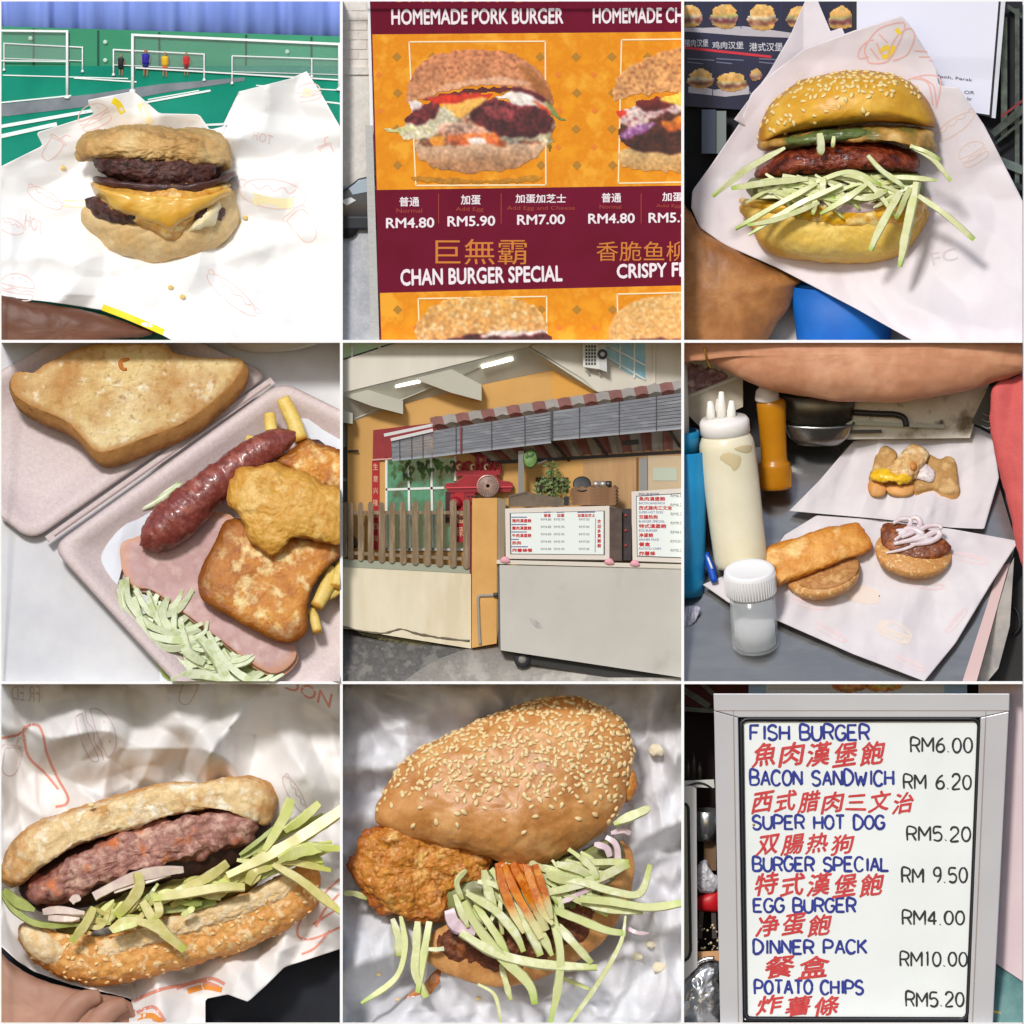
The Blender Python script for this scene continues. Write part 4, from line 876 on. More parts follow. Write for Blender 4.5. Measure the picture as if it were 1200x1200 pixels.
bar('hinge_groove', T4.up(T4(190, 700), 75), T4.up(T4(950, 166), 75), 5, M('foam_groove', (170, 152, 150), rough=.6), fb, depth=4)
bt = lambda h: (lambda x, y: T4.d(x, y, h))
# toast
m_toast = M('toasted_bread', (236, 216, 170), (226, 200, 144), (212, 178, 112), size=170, rough=.75, bump=.7, bsize=12, ramp=(.3, .7), spots=[((190, 138, 76), 240, .44, .62), ((162, 112, 56), 26, .56, .78), ((242, 230, 200), 50, .6, .75)],
            rim=[((182, 128, 66), .84, .97, .06), ((192, 138, 78), 1.1, 1.25, .1), ((150, 96, 48), 1.32, 1.5, .14)])
bread('toast_slice', [(38, 132), (66, 104), (112, 112), (190, 62), (330, 12), (560, 2), (620, 45), (760, 58), (842, 60), (850, 98), (786, 178), (650, 282), (500, 342), (390, 384), (330, 378), (236, 284), (110, 226), (52, 186)], -4, 62, (18, 56), m_toast, dfun=bt(180), n=240, rings=60, dome=5, sharp=40,
      layers=[(3, 60, 'fbm'), (2, 12, 'fbm'), (3, 9, 'pit')], label='thick slice of browned toast lying in the foam lid', cat='toast')
tube('crust_mark', [T4(455, 62, 190), T4(424, 72, 190), T4(430, 96, 190), T4(446, 98, 190)], [4, 8, 8, 5], M('dark_crust', (190, 112, 40), rough=.7), COL.objects.get('toast_slice'), n=8, m=12, flat=.5)
# tissue, ham, salad
m_tis = M('white_tissue', (226, 230, 238), rough=.7, thin=.1)
f4 = Folds(4, 16, 120, 300, 4)
sheet('paper_napkin', [(248, 790), (330, 720), (500, 580), (610, 535), (620, 570), (520, 660), (450, 720), (412, 862), (330, 830)], lambda x, y: T4.d(x, y, 52) + f4(x, y), m_tis, n=90, rings=20, label='white folded tissue tucked under the ham in the foam box', cat='tissue')
sheet('paper_liner', [(560, 1060), (700, 1120), (760, 1210), (560, 1210)], lambda x, y: T4.d(x, y, 34) + f4(x, y), m_tis, n=60, rings=12, label='white paper corner under the cucumber noodles in the foam box', cat='tissue')
sheet('paper_wrap', [(1040, 250), (1075, 268), (1215, 330), (1215, 420), (1120, 345), (1060, 345)], lambda x, y: T4.d(x, y, 60) + f4(x, y), m_tis, n=60, rings=12, label='white paper edge behind the fries in the foam box', cat='tissue')
m_ham = M('cooked_ham', (200, 164, 160), (188, 148, 146), (210, 180, 172), size=110, rough=.5, sss=.15, rim=((206, 150, 118), .9, 1.0, .06), bump=.1)
fh = lambda x, y: T4.d(x, y, 84) + 8 * math.sin(x / 90.) + 6 * math.sin(y / 60.)
ham_o = [(424, 716), (470, 690), (620, 640), (780, 600), (860, 680), (860, 860), (960, 1000), (1040, 1080), (1020, 1140), (960, 1168), (880, 1130), (760, 1040), (640, 950), (540, 880), (470, 862), (430, 800)]
inflate('ham_slice', [(x + 6, y + 14) for x, y in ham_o], 0, 8, 8, m_ham, dfun=lambda x, y: fh(x, y) + 22, p=6, rings=30, layers=[(3, 60, 'fbm')], label='lower pink ham slice, its edge showing under the other slice in the foam box', cat='ham')
inflate('ham_slice', ham_o, 0, 10, 8, m_ham, dfun=fh, p=6, rings=30, layers=[(3, 60, 'fbm')], label='upper pink ham slice under sausage and fried bread in the foam box', cat='ham')
m_noo = M('pale_cucumber_noodle', (204, 212, 168), (216, 222, 190), (184, 198, 138), size=40, rough=.4, coat=.1, sss=.15)
cn = thing('cucumber_shreds', 'pale green curled cucumber shreds poking out below the ham', 'cucumber', (600, 1080, 120))
r4 = random.Random(3)
inflate('shred_bed', [(430, 850), (560, 880), (760, 1040), (960, 1180), (960, 1215), (620, 1215), (520, 1060), (440, 960)], 0, 14, 10, M('shaded_cucumber', (150, 164, 96), (176, 186, 126), size=40, rough=.4), cn, dfun=bt(34), p=4, layers=[(8, 40, 'fbm')])
for i in range(34):                                  # long noodles curling down from under the ham
    u = i / 33; x0, y0 = 440 + 380 * u + r4.uniform(-14, 14), 842 + 270 * u + r4.uniform(-16, 16); l = r4.uniform(150, 300); a = math.radians(r4.uniform(52, 100)); b = a - math.radians(r4.uniform(15, 75))
    P = [(x0, y0), (x0 + .4 * l * math.cos(a), y0 + .4 * l * math.sin(a)), (x0 + .4 * l * math.cos(a) + .35 * l * math.cos(b), y0 + .4 * l * math.sin(a) + .35 * l * math.sin(b)), (x0 + .4 * l * math.cos(a) + .7 * l * math.cos(b - .5), y0 + .4 * l * math.sin(a) + .6 * l * math.sin(b - .5))]
    P = [(x, min(y, 1000 + (x - 430) * .62 + 60)) for x, y in P]
    ribbon('shred', [T4(x, y, 62 + 10 * (i % 4)) for x, y in P], r4.uniform(16, 30), 11, m_noo, cn, seed=i, m=34)
for pts, w in (([(428, 840), (430, 930), (500, 1020), (620, 1052), (712, 1030), (730, 985)], 17), ([(446, 830), (455, 920), (530, 1000), (640, 1030), (700, 1012)], 15), ([(470, 900), (520, 1040), (600, 1080), (690, 1060)], 16), ([(420, 870), (440, 960), (520, 1060)], 13), ([(700, 1040), (760, 1110), (800, 1190), (860, 1215)], 26),
                ([(730, 1020), (770, 1100), (840, 1170), (920, 1210)], 18), ([(590, 900), (570, 960), (600, 1020)], 18), ([(600, 1190), (700, 1170), (820, 1200)], 20), ([(640, 1010), (660, 1090), (720, 1130)], 22)):
    ribbon('shred', [T4(x, y, 96) for x, y in pts], w * 1.7, w * .8, m_noo, cn, seed=int(w * 10), m=36)
for k in range(3): tube('onion_ring', [T4(498 + a * (16 + 7 * k), 925 + b * (20 + 8 * k), 84) for a, b in ((1, 0), (.5, .8), (-.5, .8), (-1, 0), (-.4, -.8), (.5, -.8))], 4, M('onion_white', (226, 222, 226), rough=.3, sss=.2), cn, n=6, m=24, closed=True)
m_onp = M('onion_pink', (206, 186, 170), rough=.3, sss=.2)
for P in ([(520, 560), (600, 520), (640, 470)], [(600, 530), (628, 480), (640, 450)], [(500, 590), (560, 560), (640, 500)]): tube('shred', [T4(x, y, 70) for x, y in P], [6, 12, 8], m_noo, cn, n=8, m=14, flat=.4)
# sausage
m_sau = M('red_brown_sausage', (146, 74, 64), (122, 56, 50), (164, 92, 78), size=60, rough=.3, bump=.5, bsize=30, coat=.35, spots=[((186, 122, 100), 24, .66, .78)])
tube('sausage', [T4(496, 722, 152), T4(500, 718, 152), T4(510, 712, 152), T4(535, 694, 154), T4(585, 655, 158), T4(690, 560, 166), T4(800, 465, 170), T4(900, 395, 172), T4(985, 350, 170), T4(1020, 336, 168), T4(1034, 330, 166), T4(1040, 328, 166)], [8, 52, 68, 78, 82, 76, 70, 66, 64, 62, 60, 59, 57, 55, 50, 38, 8], m_sau, n=32, m=120, layers=[(7, 60, 'fbm'), (5, 26, 'ridge'), (2, 12, 'fbm')],
     label='glossy red-brown sausage lying across the ham in the foam box', cat='sausage')
# fried pieces
m_hash = M('fried_golden_bread', (222, 158, 62), (200, 126, 34), (160, 88, 18), size=80, rough=.45, bump=.8, bsize=9, ramp=(.3, .7), spots=[((244, 218, 152), 54, .5, .68), ((150, 78, 16), 100, .58, .76)], rim=((138, 74, 14), .72, .98, .16))
inflate('fried_bread', [(694, 850), (706, 800), (745, 728), (800, 630), (920, 640), (1080, 690), (1215, 690), (1215, 740), (1150, 800), (1095, 880), (1085, 960), (1082, 1020), (1030, 1062), (960, 1052), (880, 1010), (770, 950), (706, 900)], 0, 46, 26, m_hash, dfun=bt(150), p=7, q=2.6, n=180, rings=36, layers=[(6, 120, 'fbm'), (2, 26, 'lump'), (1.5, 10, 'fbm')],
        label='large golden-brown fried bread slice on the ham under the nugget', cat='fried bread')
inflate('fried_bread', [(975, 425), (1020, 385), (1078, 344), (1110, 352), (1215, 400), (1215, 530), (1120, 500), (1040, 470)], 0, 50, 24, m_hash, dfun=bt(150), p=4, q=2.4, n=110, rings=24, layers=[(8, 90, 'fbm'), (5, 24, 'lump'), (3, 9, 'fbm')], label='smaller fried bread piece behind the nugget, beside the fries', cat='fried bread')
m_nug = M('battered_nugget', (222, 172, 84), (208, 152, 58), (230, 188, 108), size=70, rough=.5, bump=.5, bsize=16, spots=[((196, 128, 34), 44, .6, .75), ((110, 70, 30), 9, .76, .8)], rim=((196, 134, 50), .88, 1.0, .08))
inflate('chicken_nugget', [(796, 520), (806, 480), (844, 444), (900, 440), (960, 428), (1010, 440), (1060, 452), (1130, 490), (1215, 545), (1215, 705), (1130, 712), (1060, 694), (1014, 694), (992, 738), (950, 748), (905, 722), (872, 690), (860, 645), (826, 600), (800, 570)], 0, 70, 34, m_nug, dfun=bt(230), p=3.4, q=2.2, n=170, rings=36, layers=[(12, 110, 'fbm'), (5, 36, 'fbm'), (2, 12, 'fbm')],
        label='pale golden battered nugget on top of the pile in the foam box', cat='nugget')
m_fry = M('potato_fry', (232, 204, 116), (220, 184, 84), size=40, rough=.45, sss=.12, bump=.2, bsize=10, rim=[((206, 150, 56), .9, 1.0, .05)])
for i, (pts, w, h, lb) in enumerate((([(996, 205), (1030, 275), (1060, 350)], 27, 130, 'longest fry standing against the white paper edge'), ([(948, 258), (952, 300), (962, 345)], 22, 120, 'short fry beside the longest fry behind the sausage'), ([(872, 342), (890, 348), (916, 352)], 14, 110, 'small fry end just peeping over the sausage'),
                               ([(1172, 800), (1150, 860), (1112, 935)], 26, 110, 'thick fry beside the edge of the large fried bread'), ([(1205, 780), (1190, 830), (1178, 866)], 24, 115, 'fry cut off by the edge below the nugget'), ([(1092, 945), (1108, 985), (1116, 1024)], 18, 100, 'narrow fry end under the large fried bread corner'), ([(1210, 850), (1180, 880), (1150, 900)], 16, 95, 'fry lying lowest under the two thick fries'))):
    tube('french_fry', [T4(x, y, h + 12 * j) for j, (x, y) in enumerate(pts)], [w * .9, w, w, w * .85], m_fry, n=12, m=16, square=.8, roll=.5, layers=[(2, 20, 'fbm')], label=lb, cat='fry', group='fries in the foam box')
inflate('plate', [(780, -40), (800, 8), (880, 36), (980, 38), (1080, 22), (1150, -10), (1160, -60), (960, -140)], 0, 26, 10, M('white_plate', (206, 202, 190), rough=.25), dfun=bt(40), p=4, label='rim of a white plate at the top edge of the white table', cat='plate')
# ================================================================ compartment 5: hawker stall before a yellow building
cell(1, 1, .55)
m_sky5 = M('overcast_sky_board', (236, 240, 244), rough=.9)
block('sky', -5, -5, 1205, 1205, 480, 490, m_sky5, kind='structure')
gd5 = lambda x, y: 330 - (y - 980) * .95
m_asp = M('worn_asphalt', (112, 108, 104), (92, 90, 88), (128, 124, 118), size=50, rough=.9, bump=.5, bsize=10, spots=[((150, 146, 138), 12, .66, .74)])
m_con = M('pale_concrete', (176, 170, 160), (160, 154, 146), (190, 184, 174), size=90, rough=.85, bump=.25, bsize=12)
make('road', [(-10, 985, gd5(0, 985)), (1210, 985, gd5(0, 985)), (1210, 1210, gd5(0, 1210)), (-10, 1210, gd5(0, 1210))], [(0, 1, 2, 3)], m_asp, kind='structure', thick=2)
make('pavement', [(x, y, gd5(x, y) - 8) for x, y in ((200, 1210), (260, 1165), (330, 1120), (430, 1085), (560, 1045), (1210, 1045), (1210, 1210))], [tuple(range(7))], m_con, kind='structure', thick=3)
inflate('grass', [(60, 1022), (200, 1040), (330, 1060), (430, 1080), (400, 1094), (300, 1078), (150, 1050)], gd5(0, 1050) - 6, 8, 4, M('dry_weeds', (96, 92, 62), (120, 112, 84), size=14, rough=.9), layers=[(7, 12, 'ridge')], label='strip of dry weeds along the foot of the low wall', cat='weeds', kind='stuff')
# building
bd = thing('yellow_building', 'yellow shop building with deep beige upper floor and striplights in its soffit', 'building', (500, 1000, 340))
m_ye = M('ochre_wall_paint', (208, 162, 96), (198, 152, 86), size=260, rough=.8, bump=.08); m_bg = M('beige_render', (218, 212, 198), (211, 204, 189), size=220, rough=.85, stretch=(3, 3, .4)); m_sf = M('soffit_paint', (206, 204, 190), (194, 192, 178), size=200, rough=.8)
prism('wall', [(22, 284), (215, 216), (490, 150), (742, 98), (895, 172), (860, 1060), (22, 1060)], 330, 350, m_ye, bd)
prism('side_wall', [(850, 380), (1210, 350), (1210, 1060), (850, 1060)], 322, 340, M('brown_panel_wall', (188, 150, 104), (174, 136, 94), size=90, rough=.7, stretch=(4, 4, .4)), bd)
prism('corner_face', [(742, 98), (895, 170), (895, 420), (742, 400)], 326, 331, M('ochre_shade_wall', (214, 158, 76), rough=.8), bd)
prism('upper_front', [(-10, 72), (240, -10), (700, -10), (662, 18), (-10, 184)], 150, 172, m_bg, bd)
US = lambda x, k=0: 162 + (x - 660) * .45 + k
prism('upper_side', [(x, y, US(x)) for x, y in ((664, 19), (704, -10), (1210, -10), (1210, 145), (900, 178), (850, 132))], 0, 24, m_bg, bd)
prism('upper_glazing', [(-10, 66), (-10, -10), (226, -10)], 176, 186, M('teal_glass', (60, 150, 126), (96, 176, 150), size=120, rough=.1, spec=.7), bd)
for x in (38, 134): bar('glazing_bar', (x, -8, 172), (x, 62 - (x - 38) * .3, 172), 7, M('white_bar', (220, 224, 220), rough=.5), bd)
make('soffit', [(-10, 185, 160), (660, 20, 160), (850, 134, 246), (895, 174, 266), (742, 99, 329), (490, 151, 329), (215, 217, 329), (20, 286, 329), (-10, 280, 329)], [tuple(range(9))], m_sf, bd, smooth=False, thick=2)
m_bm5 = M('shaded_soffit_paint', (190, 186, 170), (180, 176, 160), size=200, rough=.8)  # soffit colour darkened so the beams look less brightly lit
for q in ([(236, 124), (372, 90), (493, 152), (493, 209), (384, 180)], [(-10, 184), (72, 164), (217, 208), (217, 256), (108, 228)], [(-10, 234), (40, 253), (40, 290), (-10, 284)]): prism('beam', q, 174, 326, m_bm5, bd)
m_tl = M('lit_fluorescent', (255, 252, 240), emit=4.0)
for a, b in (((188, 158), (280, 140)), ((490, 90), (606, 62))):
    bar('lamp_tray', (a[0], a[1] - 9, 200), (b[0], b[1] - 9, 200), 12, M('lamp_white', (226, 222, 210), rough=.5), bd); bar('lamp_tube', (a[0] + 3, a[1], 192), (b[0] - 3, b[1], 192), 11, m_tl, bd)
w5 = prism('upper_window', [(x, y, US(x, -5)) for x, y in ((922, 2), (1068, 2), (1068, 138), (1000, 108), (936, 62))], 0, 4, M('blue_glass', (96, 158, 186), (140, 190, 206), size=80, rough=.12, spec=.7), bd)
for a, b in (((1030, 2), (1030, 128)), ((980, 2), (980, 96)), ((930, 52), (1068, 134)), ((924, 8), (1068, 84))): bar('window_bar', (a[0], a[1], US(a[0], -8)), (b[0], b[1], US(b[0], -8)), 6, M('white_bar2', (220, 224, 220), rough=.5), w5)
bar('drain_pipe', (1100, -5, US(1100, -6)), (1100, 148, US(1100, -6)), 9, m_bg, bd); bar('wall_bracket', (25, 387, 322), (58, 385, 300), 8, M('dark_iron', (60, 50, 40), rough=.6), bd)
ac = thing('air_conditioner', 'white air conditioner unit on the beige upper wall', 'air conditioner', (890, 120, 220))
prism('casing', [(848, 4), (902, 2), (908, 98), (850, 90)], 190, 240, M('ac_white', (214, 214, 208), rough=.5), ac, shift=(28, 12)); prism('side_panel', [(904, 4), (932, 12), (934, 108), (908, 98)], 191, 194, M('ac_side', (196, 198, 196), rough=.5), ac)
m_acg = M('ac_grille', (64, 70, 72), rough=.5)
for i in range(4):
    for j in range(6): block('grille_slot', 858 + i * 10, 14 + j * 12, 865 + i * 10, 23 + j * 12, 187, 190, m_acg, ac)
lathe('fan_ring', [(8, 0), (18, 0), (18, 4), (8, 4)], (918, 45, 188), m_acg, ac, pitch=90, n=20, closed=False)
for x in (862, 900): bar('bracket', (x, 96, 215), (x + 10, 118, 250), 7, M('ac_bracket', (190, 190, 184), rough=.5), ac)
# window, red banners
wi = thing('shop_window', 'green tinted shop window with white frame behind the picket fence', 'window', (280, 740, 320))
m_tg = M('green_glass', (20, 96, 72), (40, 140, 112), (16, 60, 46), size=110, rough=.08, spec=.7)
for x0, x1, y0, y1 in ((162, 232, 412, 518), (240, 310, 410, 516), (320, 398, 408, 512), (162, 236, 524, 726), (244, 318, 522, 728), (326, 430, 520, 728)): block('pane', x0, y0, x1, y1, 318, 322, m_tg, wi)
m_wf = M('window_white', (222, 224, 218), rough=.5)
for a, b in (((158, 408), (158, 734)), ((236, 408), (240, 734)), ((315, 406), (322, 734)), ((400, 404), (400, 490)), ((156, 521), (362, 515)), ((156, 732), (432, 732))): bar('frame_bar', (a[0], a[1], 316), (b[0], b[1], 316), 8, m_wf, wi)
m_leaf = M('window_leaf', (30, 60, 30), (70, 110, 40), size=30, rough=.6)  # leaf colour of the plant pieces at the shop window
hg = thing('hanging_plant', 'dark leafy plant hanging inside the green shop window', 'plant', (240, 480, 314))
r5 = random.Random(2)
for i in range(46):
    x, y = r5.uniform(170, 395), r5.uniform(408, 440) + (30 if r5.random() < .5 else 0) * r5.random() * 1.6
    make('leaf', [(x, y, 312), (x + r5.uniform(6, 16), y + r5.uniform(4, 12), 310), (x + r5.uniform(-4, 6), y + r5.uniform(16, 34), 311), (x - r5.uniform(4, 10), y + 8, 313)], [(0, 1, 2, 3)], m_leaf, hg, recalc=False)
m_rd = M('festive_red', (176, 26, 34), (160, 20, 30), size=60, rough=.6); m_rd2 = M('faded_red', (150, 44, 46), (136, 38, 40), size=60, rough=.6); m_gold = M('gold_lettering', (226, 190, 150), rough=.5)
rb = thing('red_couplet', 'vertical red couplet banner with pale characters beside the shop window', 'banner', (120, 732, 320))
block('strip', 108, 420, 133, 732, 318, 322, m_rd, rb)
for k, ch in enumerate('生意兴隆通四海'): text(ch, (112, 430 + k * 42, 129, 452 + k * 42), 316, m_gold, rb)
rs = thing('red_signboard', 'faded red signboard over the shop window behind the blind', 'sign', (210, 415, 316))
prism('board', [(112, 312), (330, 286), (330, 330), (176, 352), (176, 414), (110, 418)], 312, 324, m_rd2, rs); bar('trim', (108, 417, 310), (178, 412, 310), 5, M('pink_trim', (214, 160, 150), rough=.5), rs)
# altar
al = thing('red_altar', 'red ancestral altar with curled roof ornaments behind the yellow pillar', 'altar', (480, 700, 280))
m_al = M('altar_red', (164, 24, 40), (140, 18, 32), size=40, rough=.4)
prism('roof', [(364, 512), (368, 498), (402, 496), (432, 472), (542, 468), (562, 490), (590, 492), (604, 500), (600, 514), (370, 518)], 262, 306, m_al, al, bevel=2)
prism('eave', [(372, 517), (600, 513), (594, 530), (380, 532)], 266, 306, M('altar_eave_red', (140, 16, 34), rough=.5), al); bar('eave_edge', (366, 515, 258), (602, 511, 258), 5, M('altar_edge_highlight', (206, 70, 80), rough=.4), al)  # pinkish highlight along the eave put into the edge bar's colour
prism('ridge', [(404, 454), (556, 450), (560, 470), (404, 474)], 268, 300, m_al, al)
for pts in ([(405, 456), (404, 432), (416, 424), (420, 436)], [(430, 452), (436, 430), (452, 424), (462, 438), (458, 452)], [(500, 450), (512, 430), (528, 436), (530, 450)], [(548, 450), (556, 438), (552, 428), (560, 440), (556, 470)], [(475, 450), (478, 404), (490, 400), (500, 410)]): tube('ornament', [(x, y, 272) for x, y in pts], [4.5, 5, 4, 2], m_al, al, n=8, m=16)

for k in range(9): tube('ornament', [(412 + k * 16, 452, 266), (408 + k * 16, 440, 262), (416 + k * 16, 432 - (k % 3) * 6, 262), (422 + k * 16, 440, 264)], [4, 4, 3, 2], m_al if k % 3 else m_gold, al, n=6, m=12)
block('post', 474, 402, 512, 470, 286, 300, m_al, al); block('front_panel', 400, 530, 432, 706, 268, 276, m_rd, al); block('cabinet', 384, 528, 470, 600, 276, 310, m_al, al); block('recess', 366, 528, 386, 640, 284, 312, M('altar_shadow_wood', (70, 20, 24), rough=.6), al)
lathe('lantern', [(4, 0), (18, 8), (24, 22), (18, 36), (4, 44)], (402, 590, 262), m_al, al, pitch=5, n=20)
for k, ch in enumerate('福禄'): text(ch, (402, 606 + k * 46, 428, 640 + k * 46), 266, m_gold, al)
text('天', (484, 412, 500, 428), 284, m_gold, al)
ag = thing('wire_fan', 'round wire-guarded fan standing on the yellow pillar', 'fan', (516, 548, 200))
lathe('guard_rim', [(36, 0), (40, 0), (40, 6), (36, 6)], (515, 508, 196), M('fan_rim', (170, 140, 130), rough=.3, metal=.4), ag, pitch=90, n=32, closed=False)
for k in range(14): g = math.pi * k / 14; bar('guard_wire', (515 - 38 * math.cos(g), 508 - 38 * math.sin(g), 194), (515 + 38 * math.cos(g), 508 + 38 * math.sin(g), 194), 2.2, MATS['fan_rim'], ag)
lathe('disc', [(0.1, 0), (34, 0), (34, 2), (0.1, 2)], (515, 508, 204), M('fan_grey_disc', (176, 160, 154), rough=.4), ag, pitch=90, n=28); block('stand', 506, 530, 526, 552, 196, 206, M('fan_base', (90, 80, 74), rough=.5), ag)
for k in range(4): lathe('pebble', [(0.1, 0), (6, 2), (6, 6), (0.1, 9)], (446 + k * 14, 549, 200), M('dark_pebble', (60, 54, 48), rough=.7), n=10, pitch=10, label=('dark pebble farthest out on the fence end of the pillar top', 'second dark pebble from the fence on the pillar top', 'third dark pebble from the fence on the pillar top', 'dark pebble right against the wire fan')[k], cat='pebble', group='pebbles on the pillar')
# low wall, pillar, fence
lw = thing('low_wall', 'cream painted low wall with stains under the picket fence', 'wall', (220, 1050, 220))
m_cr = M('cream_wall_paint', (226, 216, 190), (220, 208, 180), (212, 198, 166), size=260, rough=.85, stretch=(2.4, 2.4, .6), bump=.08)
prism('face', [(-10, 790), (456, 814), (456, 1080), (-10, 1006)], 210, 240, m_cr, lw)
tube('crack', [(-5, 1000, 208), (80, 1020, 208), (150, 1026, 208), (210, 1012, 208), (260, 1026, 208), (330, 1040, 208), (450, 1054, 208)], 3.5, M('crack_grey', (110, 100, 84), rough=.9), lw, n=6, m=50, layers=[(3, 20, 'fbm')])
prism('coping', [(-10, 764), (456, 792), (456, 816), (-10, 792)], 206, 240, M('grey_green_coping', (156, 160, 140), rough=.8), lw)
pl = thing('pillar', 'yellow gate pillar between the fence and the stall', 'pillar', (512, 1070, 200))
m_py = M('pillar_ochre', (216, 166, 98), (206, 154, 86), size=120, rough=.8, bump=.1)
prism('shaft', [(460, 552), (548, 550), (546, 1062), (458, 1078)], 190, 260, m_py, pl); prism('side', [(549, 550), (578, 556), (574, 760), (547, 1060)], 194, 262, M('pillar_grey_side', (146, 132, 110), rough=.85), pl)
bar('corner_stain', (457, 580, 196), (455, 815, 206), 8, M('maroon_strip', (116, 30, 36), rough=.7), pl)
pp = thing('water_pipe', 'thin grey water pipe bent along the yellow pillar', 'pipe', (480, 1070, 180)); m_pi = M('grey_pipe', (150, 146, 138), rough=.5)
tube('pipe', [(488, 1066, 182), (484, 1000, 182), (481, 905, 182), (482, 896, 182), (492, 894, 182), (545, 893, 182)], 5, m_pi, pp, n=8, m=40, curve=False); lathe('valve', [(0.1, 0), (9, 0), (9, 14), (0.1, 14)], (543, 898, 176), M('valve_dark', (70, 66, 60), rough=.5), pp, pitch=5, n=14)
fe = thing('picket_fence', 'weathered brown picket fence on the low cream wall', 'fence', (220, 800, 200))
m_fe = M('weathered_brown_wood', (142, 122, 96), (124, 104, 80), (156, 136, 110), size=50, rough=.85, stretch=(3, 3, .4), bump=.2)
for i, (x, y0, y1) in enumerate(((12, 566, 762), (33, 565, 768), (68, 566, 772), (103, 564, 776), (142, 566, 778), (178, 566, 780), (217, 563, 784), (260, 562, 786), (303, 562, 790), (346, 558, 792), (393, 556, 796), (440, 556, 800))):
    w = 9 + i * .25; prism('picket', [(x - w, y0 + 8), (x - w * .5, y0), (x + w * .5, y0), (x + w, y0 + 8), (x + w, y1 - 6), (x + w * .4, y1), (x - w * .4, y1), (x - w, y1 - 6)], 192, 202, m_fe, fe)
for a, b, w in (((-5, 602), (452, 602), 12), ((-5, 742), (452, 766), 12)): bar('rail', (a[0], a[1], 207), (b[0], b[1], 207), w, m_fe, fe, depth=8)
bin_ = thing('dark_bin', 'dark bag heap behind the fence at the edge', 'bag', (20, 730, 250)); inflate('bag', [(-10, 690), (20, 680), (50, 690), (54, 724), (-10, 728)], 250, 20, 10, M('black_bag', (34, 32, 32), rough=.5), bin_, n=40, rings=8)
pb5 = thing('far_post', 'dark grey far structure at the edge beside the yellow wall', 'post', (8, 600, 400)); block('post', -5, 372, 20, 560, 400, 410, M('far_grey', (96, 98, 100), rough=.8), pb5); block('cap', -5, 480, 20, 492, 396, 400, M('far_pale', (170, 170, 170), rough=.8), pb5)
# stall body
stl = thing('stall_cart', 'dull silver wheeled hawker stall cart with counter', 'stall', (880, 1180, 90))
m_sv = M('dull_galvanised_steel', (188, 187, 184), (180, 179, 176), size=260, rough=.36, metal=.45, spots=[((166, 163, 158), 150, .6, .85)])
prism('front_panel', [(556, 786), (1210, 800), (1210, 1184), (560, 1086)], 80, 100, m_sv, stl); prism('end_panel', [(550, 790), (556, 790), (560, 1086), (552, 1070)], 92, 220, M('dark_end', (90, 84, 76), rough=.6), stl)
prism('counter_lip', [(546, 768), (1210, 784), (1210, 800), (546, 782)], 70, 210, M('steel_lip', (206, 202, 194), rough=.35, metal=.5), stl); prism('cart_underside', [(600, 1088), (1210, 1182), (1210, 1230), (640, 1130)], 130, 200, M('dark_underside', (44, 42, 40), rough=.7), stl)  # lip along the counter; dark block filling the space under the cart
inflate('dent_mark', [(652, 970), (672, 966), (712, 1004), (716, 1020), (690, 1014), (664, 992)], 81, 1.6, 2, M('sooty_mark', (160, 156, 150), (186, 182, 176), size=30, rough=.6), stl, n=40, rings=6)
def wheel5(x, y, d, r):
    o = lathe('wheel', [(r * .5, 0), (r * .95, 0), (r, 5), (r, 17), (r * .95, 22), (r * .5, 22)], (x, y, d), M('caster_rubber', (36, 36, 38), rough=.7), stl, pitch=-90, n=28, closed=False); return o
wheel5(636, 1118, 116, 29); lathe('wheel_hub', [(0.1, 0), (15, 0), (15, 18), (0.1, 18)], (636, 1118, 118), M('hub_grey', (130, 128, 124), rough=.5), stl, pitch=-90, n=20); bar('fork', (628, 1070, 126), (636, 1116, 126), 14, MATS['hub_grey'], stl)
# menu boards on the counter
m_bf = M('pale_alloy_frame', (214, 206, 198), rough=.4, metal=.3); m_wb5 = M('white_menu_panel', (228, 234, 228), rough=.35); m_r5 = M('red_marker_small', (196, 34, 44), rough=.6); m_b5 = M('blue_marker_small', (60, 70, 140), rough=.6); m_k5 = M('grey_marker_small', (110, 112, 118), rough=.6)
def menu_board(label, q, deep, sh):
    t = thing('menu_board', label, 'menu board', (q[0][0] + 150, q[2][1], 90), 'boards on the stall counter')
    prism('casing', q, 72, 72 + deep, m_bf, t, shift=sh)
    c = np.mean(np.array(q, float), 0); qi = [tuple(c + (np.array(p) - c) * np.array([1 - 32 / abs(q[1][0] - q[0][0]), 1 - 34 / abs(q[2][1] - q[1][1])])) for p in q]
    prism('dark_edge', qi, 69, 72, M('board_dark_edge', (70, 72, 80), rough=.5), t)
    qj = [tuple(c + (np.array(p) - c) * .975) for p in qi]; prism('panel', qj, 67, 69, m_wb5, t); return t
b1 = menu_board('wide low menu board on the stall counter with red characters', [(576, 588), (942, 578), (942, 768), (578, 764)], 70, (26, 6))
prism('side_face', [(943, 580), (986, 590), (986, 772), (943, 770)], 76, 84, M('dark_brown_side', (92, 74, 64), (70, 56, 50), size=50, rough=.6), b1)  # side face coloured a darker brown than the frame
